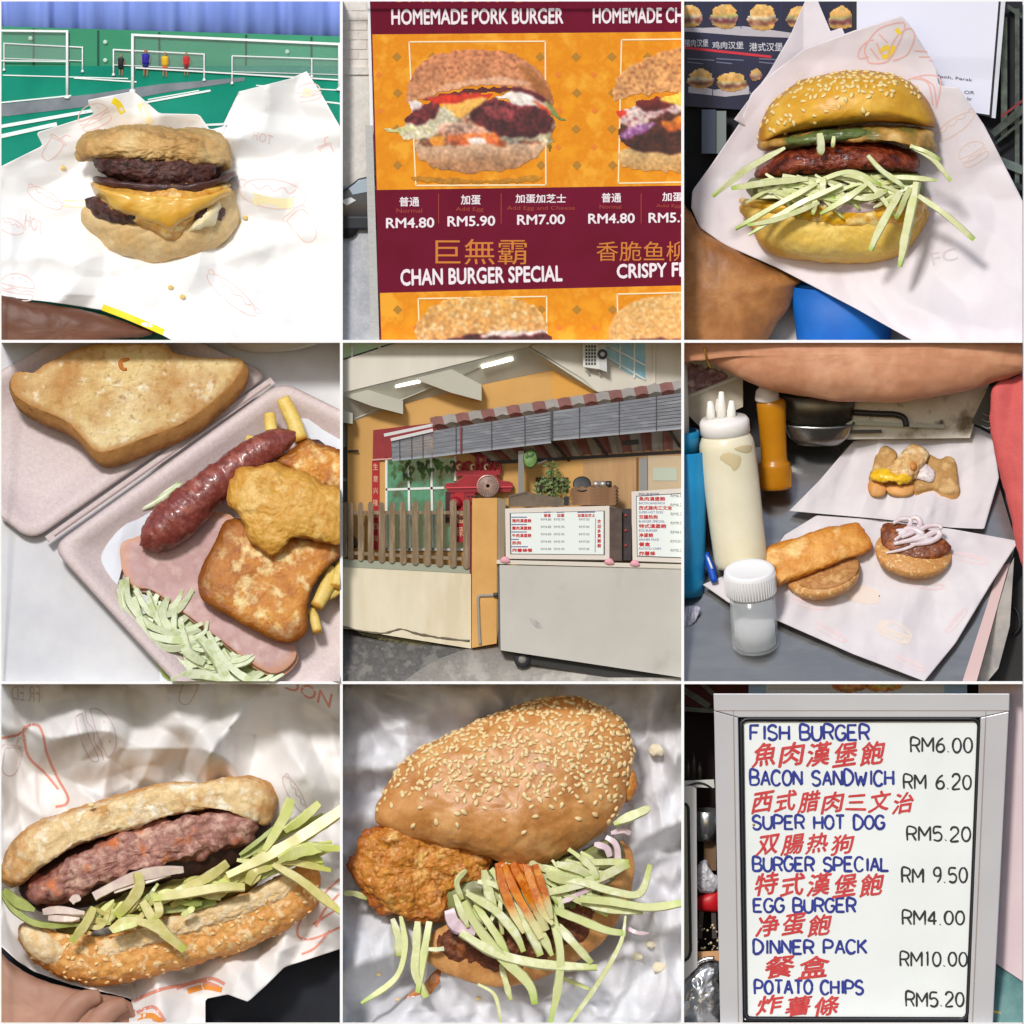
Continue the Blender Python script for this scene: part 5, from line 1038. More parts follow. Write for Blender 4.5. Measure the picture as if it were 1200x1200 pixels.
for k, (s, w) in enumerate((('猪肉漢堡飽', 68), ('雞肉漢堡飽', 68), ('牛肉漢堡飽', 68), ('热狗', 32), ('炸薯條餐', 72))):
    y = 624 + k * 26; text(s, (600, y, 600 + w, y + 13), 65.5, m_r5, b1, bold=.03)
    for x, p in ((702, 'RM4.80'), (748, 'RM5.90'), (836, 'RM7.00')): text(p, (x, y - 2, x + 36, y + 6), 65.5, m_k5, b1)
    bar('small_writing', (598, y - 6, 65.5), (598 + w * .8, y - 6, 65.5), 3, m_b5, b1, depth=.5)
for x, s, w in ((712, '普通', 24), (758, '加蛋', 26), (830, '加蛋加芝士', 62)): text(s, (x, 606, x + w, 618), 65.5, m_r5, b1, bold=.03); bar('small_writing', (x, 601, 65.5), (x + w, 600, 65.5), 3, m_b5, b1, depth=.5)
bar('panel_line', (894, 622, 65.5), (892, 742, 65.5), 2, m_k5, b1, depth=.5)
for k, ch in enumerate('欢迎多買謝謝'): text(ch, (900, 626 + k * 17, 913, 640 + k * 17), 65.5, m_r5, b1, bold=.03)
b2 = menu_board('tall menu board on the stall counter, cut off by the edge', [(1020, 528), (1240, 514), (1240, 780), (1024, 772)], 60, (10, 6))
for k, (s, w, e, p) in enumerate((('魚肉漢堡飽', 92, 'FISH BURGER', '6.00'), ('西式腊肉三文治', 116, 'BACON SANDWICH', '6.20'), ('双腸热狗', 66, 'SUPER HOT DOG', '5.20'), ('特式漢堡飽', 96, 'BURGER SPECIAL', '9.50'), ('净蛋飽', 50, 'EGG BURGER', '4.00'), ('餐盒', 40, 'DINNER PACK', '10.00'), ('炸薯條', 58, 'POTATO CHIPS', '5.20'))):
    y = 546 + k * 32; text(s, (1046, y, 1046 + w, y + 15), 65.5, m_r5, b2, bold=.03); text(e, (1046, y - 13, 1046 + len(e) * 6.5, y - 5), 65.5, m_b5, b2); text('RM' + p, (1158, y - 8, 1206, y + 2), 65.5, m_k5, b2)
for x, y in ((574, 770), (940, 776), (1030, 782)): inflate('pink_wedge', [(x - 16, y + 2), (x - 6, y - 12), (x + 10, y - 12), (x + 20, y + 6), (x, y + 10)], 64, 12, 10, M('pink_plastic', (226, 160, 170), rough=.5), n=30, rings=6, label={574: 'pink wedge under the outer corner of the wide menu board', 940: 'pink wedge under the inner corner of the wide menu board', 1030: 'pink wedge under the tall menu board'}[x], cat='wedge', group='pink wedges under the menu boards')
# things on the stall
bx = thing('cardboard_tray', 'grey-brown low crate behind the wide menu board', 'crate', (690, 580, 130)); prism('crate', [(588, 545), (650, 530), (778, 552), (780, 580), (588, 582)], 120, 170, M('dusty_crate', (120, 104, 86), (100, 88, 74), size=40, rough=.8), bx); bar('rim', (588, 545, 118), (652, 530, 118), 6, MATS['dusty_crate'], bx); block('black_box', 782, 545, 800, 578, 118, 140, M('black_item', (30, 30, 32), rough=.5), bx)
for k in range(5):
    y = 568 - k * 12; m_eg = M('egg_tray_brown', (150, 112, 80), (124, 90, 62), size=30, rough=.85)
    pts = [(806, y)] + [(806 + i * 13.5, y - (11 if i % 2 else 4)) for i in range(1, 12)] + [(968, y), (962, y + 8), (812, y + 8)]
    prism('egg_tray', pts, 104 + k, 150, m_eg, shift=(8, -4), label=('lowest pulp egg tray of the stack beside the wide board', 'second pulp egg tray from the bottom of the stack', 'middle pulp egg tray of the stack', 'second pulp egg tray from the top of the stack', 'topmost pulp egg tray, under the black pan')[k], cat='egg tray', group='stack of egg trays')
pn5 = thing('black_pan', 'black round pan leaning on the egg trays', 'pan', (846, 514, 130)); lathe('pan', [(0.1, 0), (28, 0), (32, 8), (28, 10), (0.1, 6)], (846, 506, 128), M('pan_black', (32, 30, 30), rough=.5), pn5, pitch=60, n=28)
for x, lb in ((896, 'small tin nearest the black pan on the egg trays'), (920, 'middle small tin on the egg trays'), (940, 'small dark tin at the end of the egg trays')): lathe('tin_can', [(0.1, 0), (11, 0), (11, 22), (0.1, 22)], (x, 514, 134), M('tin_grey' if x < 930 else 'tin_dark', (170, 164, 156) if x < 930 else (70, 66, 62), rough=.35, metal=.5), pitch=8, n=18, label=lb, cat='tin', group='tins on the egg trays')
gf = thing('green_fan', 'green fan fixed to the stall roof post', 'fan', (664, 450, 150)); lathe('guard', [(0.1, 4), (24, 2), (30, 8), (24, 16), (0.1, 18)], (664, 416, 150), M('green_fan_plastic', (92, 124, 60), (120, 150, 84), size=16, rough=.5), gf, pitch=70, n=24, sx=.85, sy=1.2)
for k in range(5): g = 1.256 * k; tube('blade', [(664, 416, 136), (664 + 13 * math.cos(g), 416 + 17 * math.sin(g), 134), (664 + 21 * math.cos(g + .4), 416 + 28 * math.sin(g + .4), 136)], [2, 7, 3], M('fan_blade_green', (70, 100, 50), rough=.4), gf, n=8, m=8, flat=.3)
bar('arm', (690, 430, 152), (722, 418, 156), 5, M('fan_arm', (90, 90, 88), rough=.5), gf)
po = thing('roof_post', 'grey steel post holding up the stall roof', 'post', (632, 570, 160)); bar('post', (632, 385, 162), (632, 572, 162), 20, M('post_grey', (128, 128, 126), rough=.4, metal=.4), po)
pt = thing('potted_plant', 'leafy green plant behind the stall by a dark window', 'plant', (745, 560, 240)); m_lf5 = M('plant_leaf', (84, 108, 50), (110, 132, 72), (64, 84, 38), size=20, rough=.6)
tube('stem', [(745, 560, 240), (742, 500, 238), (740, 440, 236)], 4, M('stem_brown', (90, 78, 50), rough=.8), pt, n=6, m=10)
for i in range(150):
    a = r5.uniform(0, 6.28); rr = r5.random() ** .6; x, y = 745 + 62 * rr * math.cos(a), 510 + 48 * rr * math.sin(a)
    if i < 34: x, y = 740 + r5.uniform(-18, 18), r5.uniform(432, 475)
    s = r5.uniform(5, 11); b = r5.uniform(0, 6.28); d = 232 + r5.uniform(-20, 12)
    make('leaf', [(x, y, d), (x + s * math.cos(b), y + s * math.sin(b), d - 3), (x + 1.8 * s * math.cos(b + .5), y + 1.8 * s * math.sin(b + .5), d), (x + s * math.cos(b + 1), y + s * math.sin(b + 1), d + 3)], [(0, 1, 2, 3)], m_lf5, pt, recalc=False)
wv = thing('vent_window', 'small dark barred window in the yellow wall behind the plant', 'window', (740, 530, 320)); block('opening', 684, 478, 798, 530, 318, 324, M('dark_opening', (60, 46, 36), rough=.7), wv)
for k in range(6): bar('bar', (694 + k * 19, 478, 314), (694 + k * 19, 530, 314), 4, M('rusty_bar', (110, 74, 50), rough=.7), wv)
dr = thing('shutter_door', 'pale framed door in the brown side wall behind the tall menu board', 'door', (1130, 700, 316)); block('frame', 1050, 410, 1076, 560, 308, 318, M('grey_door_frame', (136, 136, 134), rough=.6), dr); block('leaf', 1078, 402, 1210, 560, 312, 320, M('door_tan', (190, 170, 140), rough=.7), dr); block('pane', 1096, 444, 1180, 490, 308, 312, M('misty_pane', (176, 186, 170), rough=.3), dr); bar('edge', (1040, 408, 312), (1040, 540, 312), 6, M('dark_brown_edge', (120, 80, 46), rough=.7), dr)
rg = thing('gas_rack', 'dark metal rack in the gap between the two menu boards', 'rack', (1005, 770, 150)); block('plate', 986, 588, 1020, 770, 120, 150, M('dark_rack', (62, 52, 50), (44, 38, 38), size=40, rough=.6), rg)
for y in (612, 665, 718): lathe('knob', [(0.1, 0), (5, 0), (5, 4), (0.1, 4)], (1000, y, 116), M('knob_red', (170, 60, 60), rough=.5), rg, pitch=90, n=10)
# striped roof and blinds
rf = thing('stall_roof', 'red and grey striped corrugated roof over the stall', 'roof', (760, 400, 150))
m_s1 = M('stripe_red', (178, 130, 122), (164, 116, 110), size=60, rough=.6, metal=.2); m_s2 = M('stripe_grey', (196, 191, 186), (182, 177, 172), size=60, rough=.5, metal=.2)
fy = lambda x: 268 + (x - 318) * (138 - 268) / (1195 - 318); by = lambda x: 425 - (x - 500) * (425 - 385) / 695
nst = 20; sw = (1215 - 318) / nst
for k in range(nst):
    x0 = 318 + k * sw; V, F = [], []; kk = 8
    for i in range(kk + 1):
        x = x0 + sw * i / kk; bump_ = 2.6 * math.cos(2 * math.pi * i / kk)
        xb = 500 + (x - 318) * (700 / 897.0)
        V += [(x - 8, fy(x) + bump_ * .5, 64), (x, fy(x) + 28 + bump_, 60), (xb, by(xb) + bump_, 330)]
        if i: a = len(V) - 6; F += [(a, a + 1, a + 4, a + 3), (a + 1, a + 2, a + 5, a + 4)]
    make('roof_sheet', V, F, m_s1 if k % 2 == 0 else m_s2, rf, recalc=False, thick=2, smooth=False)
bar('rear_beam', (500, 428, 326), (1210, 388, 326), 12, M('roof_beam_dark', (50, 44, 42), rough=.6), rf); bar('cross_beam', (735, 345, 90), (800, 418, 320), 8, MATS['roof_beam_dark'], rf); bar('cross_beam', (885, 335, 90), (935, 400, 320), 8, MATS['roof_beam_dark'], rf); bar('cross_beam', (1150, 310, 90), (1190, 370, 320), 8, MATS['roof_beam_dark'], rf)
prism('lamp_box', [(986, 350), (1044, 344), (1046, 362), (990, 366)], 200, 216, MATS['roof_beam_dark'], rf)
for a, b in (((150, 330), (322, 294)), ((174, 346), (322, 312))): bar('pole', (a[0], a[1], 66), (b[0], b[1], 66), 11, M('white_pole', (206, 204, 202), rough=.4), rf)
m_bd = M('grey_blind', (128, 130, 136), (114, 116, 122), (140, 142, 146), size=70, rough=.6, stretch=(.5, 1, 3))
def blind(label, tl, tr, br, bl, d, ns):
    t = thing('roller_blind', label, 'blind', (0.5 * (bl[0] + br[0]), bl[1], d), 'blinds round the stall roof')
    L_ = lambda a, b, s: (a[0] + (b[0] - a[0]) * s, a[1] + (b[1] - a[1]) * s)
    for k in range(ns):
        s = (k + .5) / ns; a, b = L_(tl, bl, s), L_(tr, br, s); h = 0.5 * (abs(bl[1] - tl[1]) + abs(br[1] - tr[1])) / ns
        bar('slat', (a[0], a[1], d + (k % 2) * 3), (b[0], b[1], d + (k % 2) * 3), h * .9, m_bd, t, depth=4)
    for s in (.2, .5, .78):
        a, b = L_(tl, tr, s), L_(bl, br, s); bar('cord', (a[0], a[1], d - 5), (b[0], b[1] + 4, d - 5), 3, M('cord_dark', (60, 60, 64), rough=.6), t)
    bar('bottom_rod', (bl[0], bl[1] + 2, d), (br[0], br[1] + 2, d), 7, M('blind_rod', (150, 152, 156), rough=.5), t); return t
blind('short end blind hanging before the red signboard', (176, 350), (318, 318), (318, 402), (178, 416), 78, 8); blind('long middle blind of grey slats under the striped roof', (320, 316), (736, 246), (738, 352), (320, 402), 76, 10); blind('wide blind of grey slats above the tall menu board', (744, 246), (1210, 178), (1210, 302), (744, 344), 72, 10)
bar('red_tassel', (421, 300, 64), (421, 392, 64), 6, M('tassel_red', (130, 40, 44), rough=.7), label='thin red tassel hanging over the middle blind', cat='tassel'); bar('blind_pole', (739, 240, 62), (739, 350, 62), 8, M('blind_pole_grey', (70, 70, 74), rough=.4), label='dark upright rod between the two longer blinds', cat='rod')
# ================================================================ compartment 6: cook's steel counter with bottles, buns and papers
cell(2, 1, .85)
T6 = Table(62, 1200, 60)
m_st = M('steel_counter', (158, 157, 155), (146, 146, 146), (166, 165, 162), size=420, rough=.2, metal=.9, bump=.03, bsize=8, stretch=(1, 3, 3))
m_dark6 = M('dark_gap', (26, 26, 30), (40, 40, 46), size=120, rough=.6)
block('wall', -5, -5, 1205, 1205, 500, 512, m_dark6, kind='structure')
ct = thing('steel_counter', 'brushed steel work counter carrying bottles, papers and buns', 'counter', (500, 1200, 80))
slab('counter_top', [(-5, 370), (260, 330), (1060, 330), (1170, 700), (1150, 790), (1010, 1210), (-5, 1210)], T6, -14, 0, m_st, ct)
make('edge_trim', [T6(1112, 800, 1), T6(1150, 780, 1), T6(1030, 1210, 1), T6(980, 1210, 1)], [(0, 1, 2, 3)], M('pinkish_steel_edge', (206, 176, 170), rough=.3, metal=.4), ct, thick=6, smooth=False)
prism('side_panel', [(1150, 790), (1165, 760), (1150, 1000), (1110, 1150), (1060, 1210), (1030, 1210)], 200, 330, M('pale_steel_side', (176, 170, 166), (150, 146, 146), size=80, rough=.4, metal=.3), ct)
prism('shelf_gap', [(1156, 880), (1210, 800), (1210, 1210), (1070, 1210)], 300, 420, M('black_recess', (24, 22, 22), rough=.6), ct)
tube('handle', [(1160, 930, 290), (1180, 960, 286), (1182, 1010, 286), (1160, 1034, 290)], 6, M('dark_metal', (60, 60, 62), rough=.3, metal=.7), ct, n=8, m=16)
# back of the counter: griddle splash plate, pan handle
sp_ = thing('griddle_plate', 'burnt pale griddle plate behind the papers', 'griddle', (820, 300, 420))
prism('plate', [(560, 100), (1100, 100), (1040, 240), (1010, 340), (560, 345)], 400, 410, M('scorched_steel', (228, 224, 212), (200, 192, 172), size=140, rough=.45, spots=[((110, 92, 66), 110, .54, .7), ((50, 40, 30), 60, .62, .74)]), sp_)
m_bk6 = M('black_handle', (38, 40, 40), rough=.35)
ph = thing('pan_handle', 'dark bent pan handle between bowl and papers', 'handle', (690, 300, 370))
tube('rod', [(600, 250, 372), (690, 255, 366), (750, 258, 362), (780, 272, 360), (786, 300, 360)], 11, m_bk6, ph, n=10, m=30); bar('rail', (570, 285, 380), (920, 300, 374), 14, M('grey_rail', (120, 124, 122), rough=.3, metal=.6), ph); bar('rail', (570, 318, 378), (700, 316, 374), 12, m_bk6, ph)
tray_ = thing('stove_corner', 'black stove corner behind the pink shirt', 'stove', (1060, 320, 400))
prism('body', [(1075, 160), (1110, 160), (1110, 340), (1090, 320), (1015, 285)], 380, 396, m_bk6, tray_)
for k in range(3): tube('wire', [(1050, 250 + k * 22, 376), (1075, 262 + k * 22, 374), (1100, 250 + k * 20, 376)], 3, M('grey_wire', (120, 120, 124), rough=.3, metal=.6), tray_, n=6, m=12)
# onion box
ob = thing('onion_tub', 'cloudy plastic tub of sliced onion at the back of the counter', 'tub', (90, 300, 380))
m_tub = M('cloudy_plastic', (190, 180, 160), (172, 160, 140), size=90, rough=.4)
prism('wall', [(20, 190), (212, 120), (212, 230), (60, 300), (20, 260)], 330, 345, m_tub, ob); prism('side', [(-10, 70), (60, 58), (215, 112), (212, 128), (20, 200), (-10, 180)], 350, 356, M('tub_rim', (206, 202, 188), rough=.4), ob)
inflate('sliced_onion', [(-10, 85), (50, 85), (150, 115), (130, 145), (20, 195), (-10, 190)], 350, 16, 5, M('purple_onion_slices', (176, 140, 146), (140, 104, 110), (206, 184, 176), size=40, rough=.4), ob, layers=[(10, 26, 'ridge')])
tube('rim_edge', [(16, 198, 336), (120, 156, 334), (214, 118, 332)], 9, M('tub_rim2', (214, 208, 192), rough=.4), ob, n=8, m=12)
# bowls
bw = thing('steel_bowl', 'steel mixing bowl behind the yellow bottle', 'bowl', (480, 375, 360))
m_bowl = M('bowl_steel', (150, 150, 148), (112, 112, 112), size=120, rough=.25, metal=.85)
lathe('shell', [(40, 0), (76, 4), (106, 30), (122, 70), (128, 80), (122, 80), (100, 34), (0.1, 12)], (478, 364, 380), m_bowl, bw, pitch=14, n=56, sy=.5)
b2_ = thing('steel_pot', 'larger clear-rimmed pot stacked above the steel bowl', 'pot', (480, 290, 400))
lathe('shell', [(90, 0), (118, 20), (132, 110), (126, 112), (0.1, 60)], (478, 296, 395), M('smoky_steel', (110, 106, 96), (84, 82, 76), size=90, rough=.3, metal=.6), b2_, pitch=12, n=56, sy=.5)
tube('rim', [(350, 190, 390), (420, 214, 350), (520, 214, 345), (604, 196, 385)], 6, M('glass_rim', (196, 196, 188), rough=.15), b2_, n=8, m=30)
# papers
fo6 = Folds(31, 26, 90, 330, 8)
m_pp6 = M('greaseproof_paper', (226, 220, 222), (216, 208, 212), size=200, rough=.55, thin=.08)
up6 = lambda x, y: T6.d(x, y, 44) + fo6(x, y) - max(0, 420 - y) * .12 * max(0, min(1, (x - 600) / 300))
sheet('burger_paper', [(374, 596), (480, 490), (600, 350), (760, 330), (1000, 284), (1090, 330), (1112, 480), (1060, 660), (940, 655), (700, 625), (480, 606)], up6, m_pp6, n=200, rings=50, label='upper sheet of burger paper on the counter, under the egg toast', cat='paper', group='papers on the steel counter')
lo6 = lambda x, y: T6.d(x, y, 40) + fo6(x + 500, y + 200) * .7
pl6 = sheet('burger_paper', [(70, 855), (300, 760), (360, 680), (470, 612), (700, 628), (950, 660), (1182, 702), (1080, 860), (960, 1060), (850, 1195), (600, 1100), (340, 985), (160, 918)], lo6, m_pp6, n=220, rings=60, label='lower sheet of printed burger paper, under the open bun and fish fillet', cat='paper', group='papers on the steel counter')
m_ft = M('faint_red_print', (226, 204, 204), rough=.7); m_fy = M('faint_orange_print', (228, 212, 200), rough=.7)
for k, (cx, cy, s, r, dd) in enumerate(((630, 890, 60, 8, 0), (745, 1020, 62, 22, 0), (520, 1020, 50, 30, 1), (850, 850, 55, 10, 1), (960, 980, 45, -50, 1), (450, 920, 50, 12, 1), (1010, 760, 50, 12, 1), (800, 1130, 45, 25, 1), (560, 700, 40, 10, 1))):
    prints('ink_print', xform(DOODLE_DOG if dd else DOODLE_BURGER, cx, cy, s, r, s * .6), lo6, 6, m_ft if dd else m_fy, pl6)
for cx, cy, r in ((630, 890, 8), (745, 1020, 22)):
    P = [(cx + 60 * math.cos(g) * 1.0, cy + 32 * math.sin(g) + 60 * math.cos(g) * math.tan(math.radians(r))) for g in [i * .4 for i in range(16)]]
    make('ink_print', [(x, y, lo6(x, y) - 1) for x, y in P], [tuple(range(len(P)))], m_fy, pl6, recalc=False)
# egg toast
et = thing('egg_toast', 'folded toast halves holding a rolled omelette on the upper paper', 'toast', (810, 560, 330))
m_tst6 = M('pale_toast_crust', (226, 178, 116), (206, 150, 84), size=60, rough=.6, bump=.3, bsize=12, rim=[((176, 132, 70), -.5, .5, .2), ((232, 186, 124), .9, 1.1, .1)])
m_tside = M('toast_crust_side', (228, 172, 104), (206, 144, 76), size=60, rough=.6, bump=.2)
hd = lambda h: (lambda x, y: T6.d(x, y, h))
tt = M('toast_face_brown', (176, 136, 78), (150, 112, 60), (196, 160, 100), size=70, rough=.7, bump=.4, bsize=12)
bread('bread', [(690, 376), (720, 368), (752, 392), (748, 440), (810, 450), (812, 500), (700, 500), (656, 490), (668, 440)], 0, 34, (0, 44), [M('toast_two_tone', (196, 152, 92), (176, 132, 74), (214, 176, 118), size=60, rough=.7, bump=.4, bsize=12, rim=((228, 170, 100), 1.0, 1.25, .05))][0], et, dfun=hd(60), n=100, rings=14, layers=[(3, 40, 'fbm')])
bread('bread', [(790, 420), (850, 395), (905, 412), (930, 404), (958, 418), (966, 470), (966, 528), (912, 536), (880, 520), (816, 530), (810, 470)], 0, 34, (0, 34), MATS['toast_two_tone'], et, dfun=hd(60), n=100, rings=14, layers=[(3, 40, 'fbm')])
inflate('bread_end', [(654, 496), (690, 490), (716, 512), (708, 542), (672, 548), (654, 530)], 0, 26, 20, m_tside, et, dfun=hd(62), n=50, rings=10); inflate('bread_end', [(716, 508), (770, 500), (812, 506), (808, 536), (770, 548), (726, 536)], 0, 26, 20, m_tside, et, dfun=hd(62), n=50, rings=10)
m_om = M('omelette', (226, 190, 130), (206, 160, 100), (236, 210, 166), size=50, rough=.45, bump=.4, bsize=12, spots=[((160, 100, 50), 30, .62, .75)])
inflate('omelette', [(690, 452), (740, 430), (790, 375), (812, 362), (850, 380), (860, 400), (840, 440), (816, 480), (780, 500), (740, 492), (700, 478)], 0, 44, 20, m_om, et, dfun=hd(84), n=90, rings=20, layers=[(8, 40, 'fbm'), (5, 20, 'ridge')])
inflate('egg_yolk', [(660, 468), (690, 448), (730, 452), (752, 470), (800, 462), (806, 484), (766, 506), (744, 490), (700, 496), (668, 484)], 0, 40, 10, M('egg_yellow', (246, 206, 60), (240, 186, 30), size=40, rough=.3, sss=.1), et, dfun=hd(98), n=70, rings=14, layers=[(5, 20, 'fbm')])
inflate('bacon_bit', [(792, 424), (812, 418), (826, 440), (812, 458), (796, 446)], 0, 30, 8, M('browned_bit', (206, 136, 66), rough=.5), et, dfun=hd(106), n=30, rings=8)
inflate('mayonnaise', [(808, 478), (830, 440), (846, 424), (880, 450), (888, 470), (876, 494), (840, 488)], 0, 20, 6, M('mayonnaise_lines', (232, 222, 222), (206, 190, 190), size=12, rough=.3), et, dfun=hd(74), n=50, rings=10, layers=[(4, 14, 'ridge')])
# open bun with fish fillet
ob6 = thing('fish_bun', 'open bun half with a long golden fish fillet lying over it', 'burger', (480, 860, 200))
m_bh = M('toasted_bun_cut', (196, 142, 84), (170, 114, 60), (214, 166, 106), size=50, rough=.6, bump=.5, bsize=10)
m_bs = M('bun_seeded_side', (222, 164, 96), (196, 134, 70), (236, 196, 136), size=18, rough=.5, bump=.4, bsize=8)
lathe('bun_half', [(0.1, 0), (100, 2), (126, 18), (134, 40), (130, 54), (0.1, 56)], (500, 850, T6.d(500, 850, 20)), m_bs, ob6, pitch=34, roll=-12, n=60, layers=[(2, 30, 'fbm')])
lathe('bun_cut_face', [(0.1, 0), (118, 0), (114, 5), (0.1, 6)], (506, 805, T6.d(500, 850, 20) - 32), m_bh, ob6, pitch=34, roll=-12, n=60, layers=[(1.5, 14, 'fbm')])
m_fish = M('golden_fish_fillet', (232, 170, 84), (212, 138, 50), (240, 196, 120), size=100, rough=.5, bump=.7, bsize=9, rim=((196, 116, 36), .82, 1.0, .1), spots=[((244, 216, 150), 90, .58, .72)])
inflate('fish_fillet', [(244, 744), (300, 720), (400, 690), (500, 658), (600, 640), (632, 650), (666, 716), (640, 745), (560, 775), (450, 815), (360, 850), (330, 868), (316, 840), (325, 800), (280, 780)], 0, 42, 22, m_fish, ob6, dfun=lambda x, y: T6.d(x, y, 20) - 74, p=3.5, n=150, rings=30, layers=[(6, 80, 'fbm'), (3, 18, 'lump'), (2, 8, 'fbm')])
ot6 = thing('patty_bun', 'open bun half with dark patty and raw onion rings', 'burger', (806, 810, 230))
lathe('bun_half', [(0.1, 0), (104, 2), (130, 18), (137, 40), (132, 52), (0.1, 54)], (806, 775, T6.d(806, 790, 20)), m_bs, ot6, pitch=34, roll=8, n=60, layers=[(2, 30, 'fbm')])
inflate('patty', [(694, 670), (712, 640), (760, 640), (860, 660), (910, 690), (944, 724), (900, 765), (840, 776), (770, 762), (712, 730)], 0, 34, 16, M('fried_brown_patty', (140, 74, 34), (104, 50, 22), (166, 96, 48), size=40, rough=.45, bump=.7, bsize=10, coat=.15), ot6, dfun=lambda x, y: T6.d(x, y, 20) - 62, p=3.4, n=100, rings=22, layers=[(5, 30, 'lump'), (2, 10, 'fbm')])
m_or6 = M('raw_onion', (232, 220, 220), (216, 194, 200), size=30, rough=.25, sss=.25, coat=.2)
for pts, w in (([(740, 640), (770, 625), (800, 628), (790, 660), (750, 665)], 9), ([(790, 628), (820, 620), (836, 640), (815, 668), (770, 690)], 10), ([(745, 700), (790, 670), (830, 665), (860, 650), (900, 648), (910, 660)], 10), ([(742, 712), (800, 700), (850, 690), (890, 668), (905, 680), (870, 705), (800, 716)], 11), ([(715, 744), (780, 730), (840, 705), (880, 690)], 6), ([(760, 680), (800, 660), (840, 680), (800, 700)], 14)):
    tube('onion_strip', [(x, y, T6.d(x, y, 20) - 104) for x, y in pts], [w * .6, w, w, w * .6], m_or6, ot6, n=8, m=26, flat=.7)
# bottles
def onto(y): return T6.d(0, y, 0)
mb = thing('white_squeeze_bottle', 'cream-filled squeeze bottle with four white nozzles', 'bottle', (205, 790, 190))
m_wb = M('milky_plastic', (240, 232, 206), (232, 222, 190), size=200, rough=.3, sss=.25)
lathe('body', [(0.1, 0), (78, 0), (90, 14), (94, 60), (98, 300), (98, 420), (94, 452), (84, 470), (82, 476)], (207, 790, 190), m_wb, mb, pitch=10, roll=-7, n=56, fine=40)
lathe('cap', [(82, 0), (88, 4), (88, 44), (80, 56), (0.1, 60)], (150, 324, 108), M('white_cap', (244, 238, 232), rough=.3, sss=.15), mb, pitch=14, roll=-5, n=48)
for x, y, h, l in ((100, 276, 66, -3), (136, 276, 100, 0), (170, 274, 66, 2), (128, 262, 60, 0)):
    lathe('nozzle', [(18, 0), (15, h * .5), (9, h), (0.1, h + 2)], (x, y, 96 if y > 270 else 118), M('nozzle_white', (244, 240, 230), rough=.35, sss=.15), mb, pitch=10, roll=l, n=18)
def bot6(x, y):
    xc = 207 - (790 - y) * .122; return 190 - (790 - y) * .178 - math.sqrt(max(1, 97 ** 2 - (x - xc) ** 2)) * 1.02
for P_ in ([(122, 412), (150, 390), (186, 396), (205, 408), (200, 440), (180, 458), (168, 440), (140, 424)], [(180, 376), (220, 364), (246, 370), (236, 392), (206, 390)]): inflate('sauce_smear', P_, 0, 3, 3, M('thin_sauce', (214, 196, 154), rough=.35), mb, n=50, rings=10, dfun=bot6)
yb = thing('yellow_sauce_bottle', 'mustard-yellow squeeze bottle with white cap', 'bottle', (325, 520, 300))
m_yb = M('mustard_plastic', (196, 130, 20), (178, 112, 14), size=200, rough=.28, sss=.1)
lathe('body', [(0.1, 0), (46, 0), (54, 10), (56, 80), (54, 96), (47, 108), (48, 220), (52, 300), (48, 316), (36, 322)], (327, 520, 330), m_yb, yb, pitch=8, roll=-3, n=48, fine=36)
for k in range(14):
    g = math.radians(180 + k * 13.5); bar('grip_rib', (327 + 55 * math.cos(g), 512, 330 + 50 * math.sin(g)), (327 + 55 * math.cos(g), 440, 330 + 55 * math.sin(g)), 3, m_yb, yb)
lathe('cap', [(42, 0), (44, 6), (40, 36), (20, 60), (12, 70), (0.1, 72)], (297, 210, 280), M('clear_white_cap', (226, 218, 212), rough=.3, sss=.2), yb, pitch=10, n=36)
# salt shaker
ss_ = thing('salt_shaker', 'clear plastic shaker of white salt with a ridged white lid', 'shaker', (255, 1085, 110))
m_clr = M('clear_plastic', (236, 240, 242), rough=.12, alpha=.3, spec=.6)
lathe('jar', [(0.1, 0), (74, 0), (82, 8), (80, 210), (72, 210), (74, 14), (0.1, 8)], (257, 1074, 120), m_clr, ss_, pitch=26, roll=-4, n=48)
lathe('salt', [(0.1, 0), (70, 0), (71, 80), (55, 92), (30, 98), (0.1, 100)], (258, 1062, 120), M('salt_white', (248, 248, 250), rough=.8), ss_, pitch=26, roll=-4, n=40, layers=[(2, 20, 'fbm')])
m_lid = M('white_ridged_lid', (240, 238, 238), rough=.35)
lathe('lid', [(84, 0), (90, 4), (90, 86), (82, 94), (70, 90), (0.1, 88)], (240, 884, 34), m_lid, ss_, pitch=26, roll=-4, n=64)
for k in range(26):
    g = math.radians(185 + k * 6.8); R_, F_, U_ = axis_frame(26, -4); c0 = Vector((240, 884, 34)) + R_ * (90 * math.cos(g)) + F_ * (90 * math.sin(g))
    bar('ridge', tuple(c0 + U_ * 8), tuple(c0 + U_ * 80), 4, m_lid, ss_)
inflate('salt_heap', [(190, 826), (214, 812), (246, 812), (262, 828), (240, 842), (206, 842)], -10, 6, 4, M('damp_salt', (214, 212, 212), rough=.8), ss_, n=40, rings=8, layers=[(3, 14, 'fbm')])
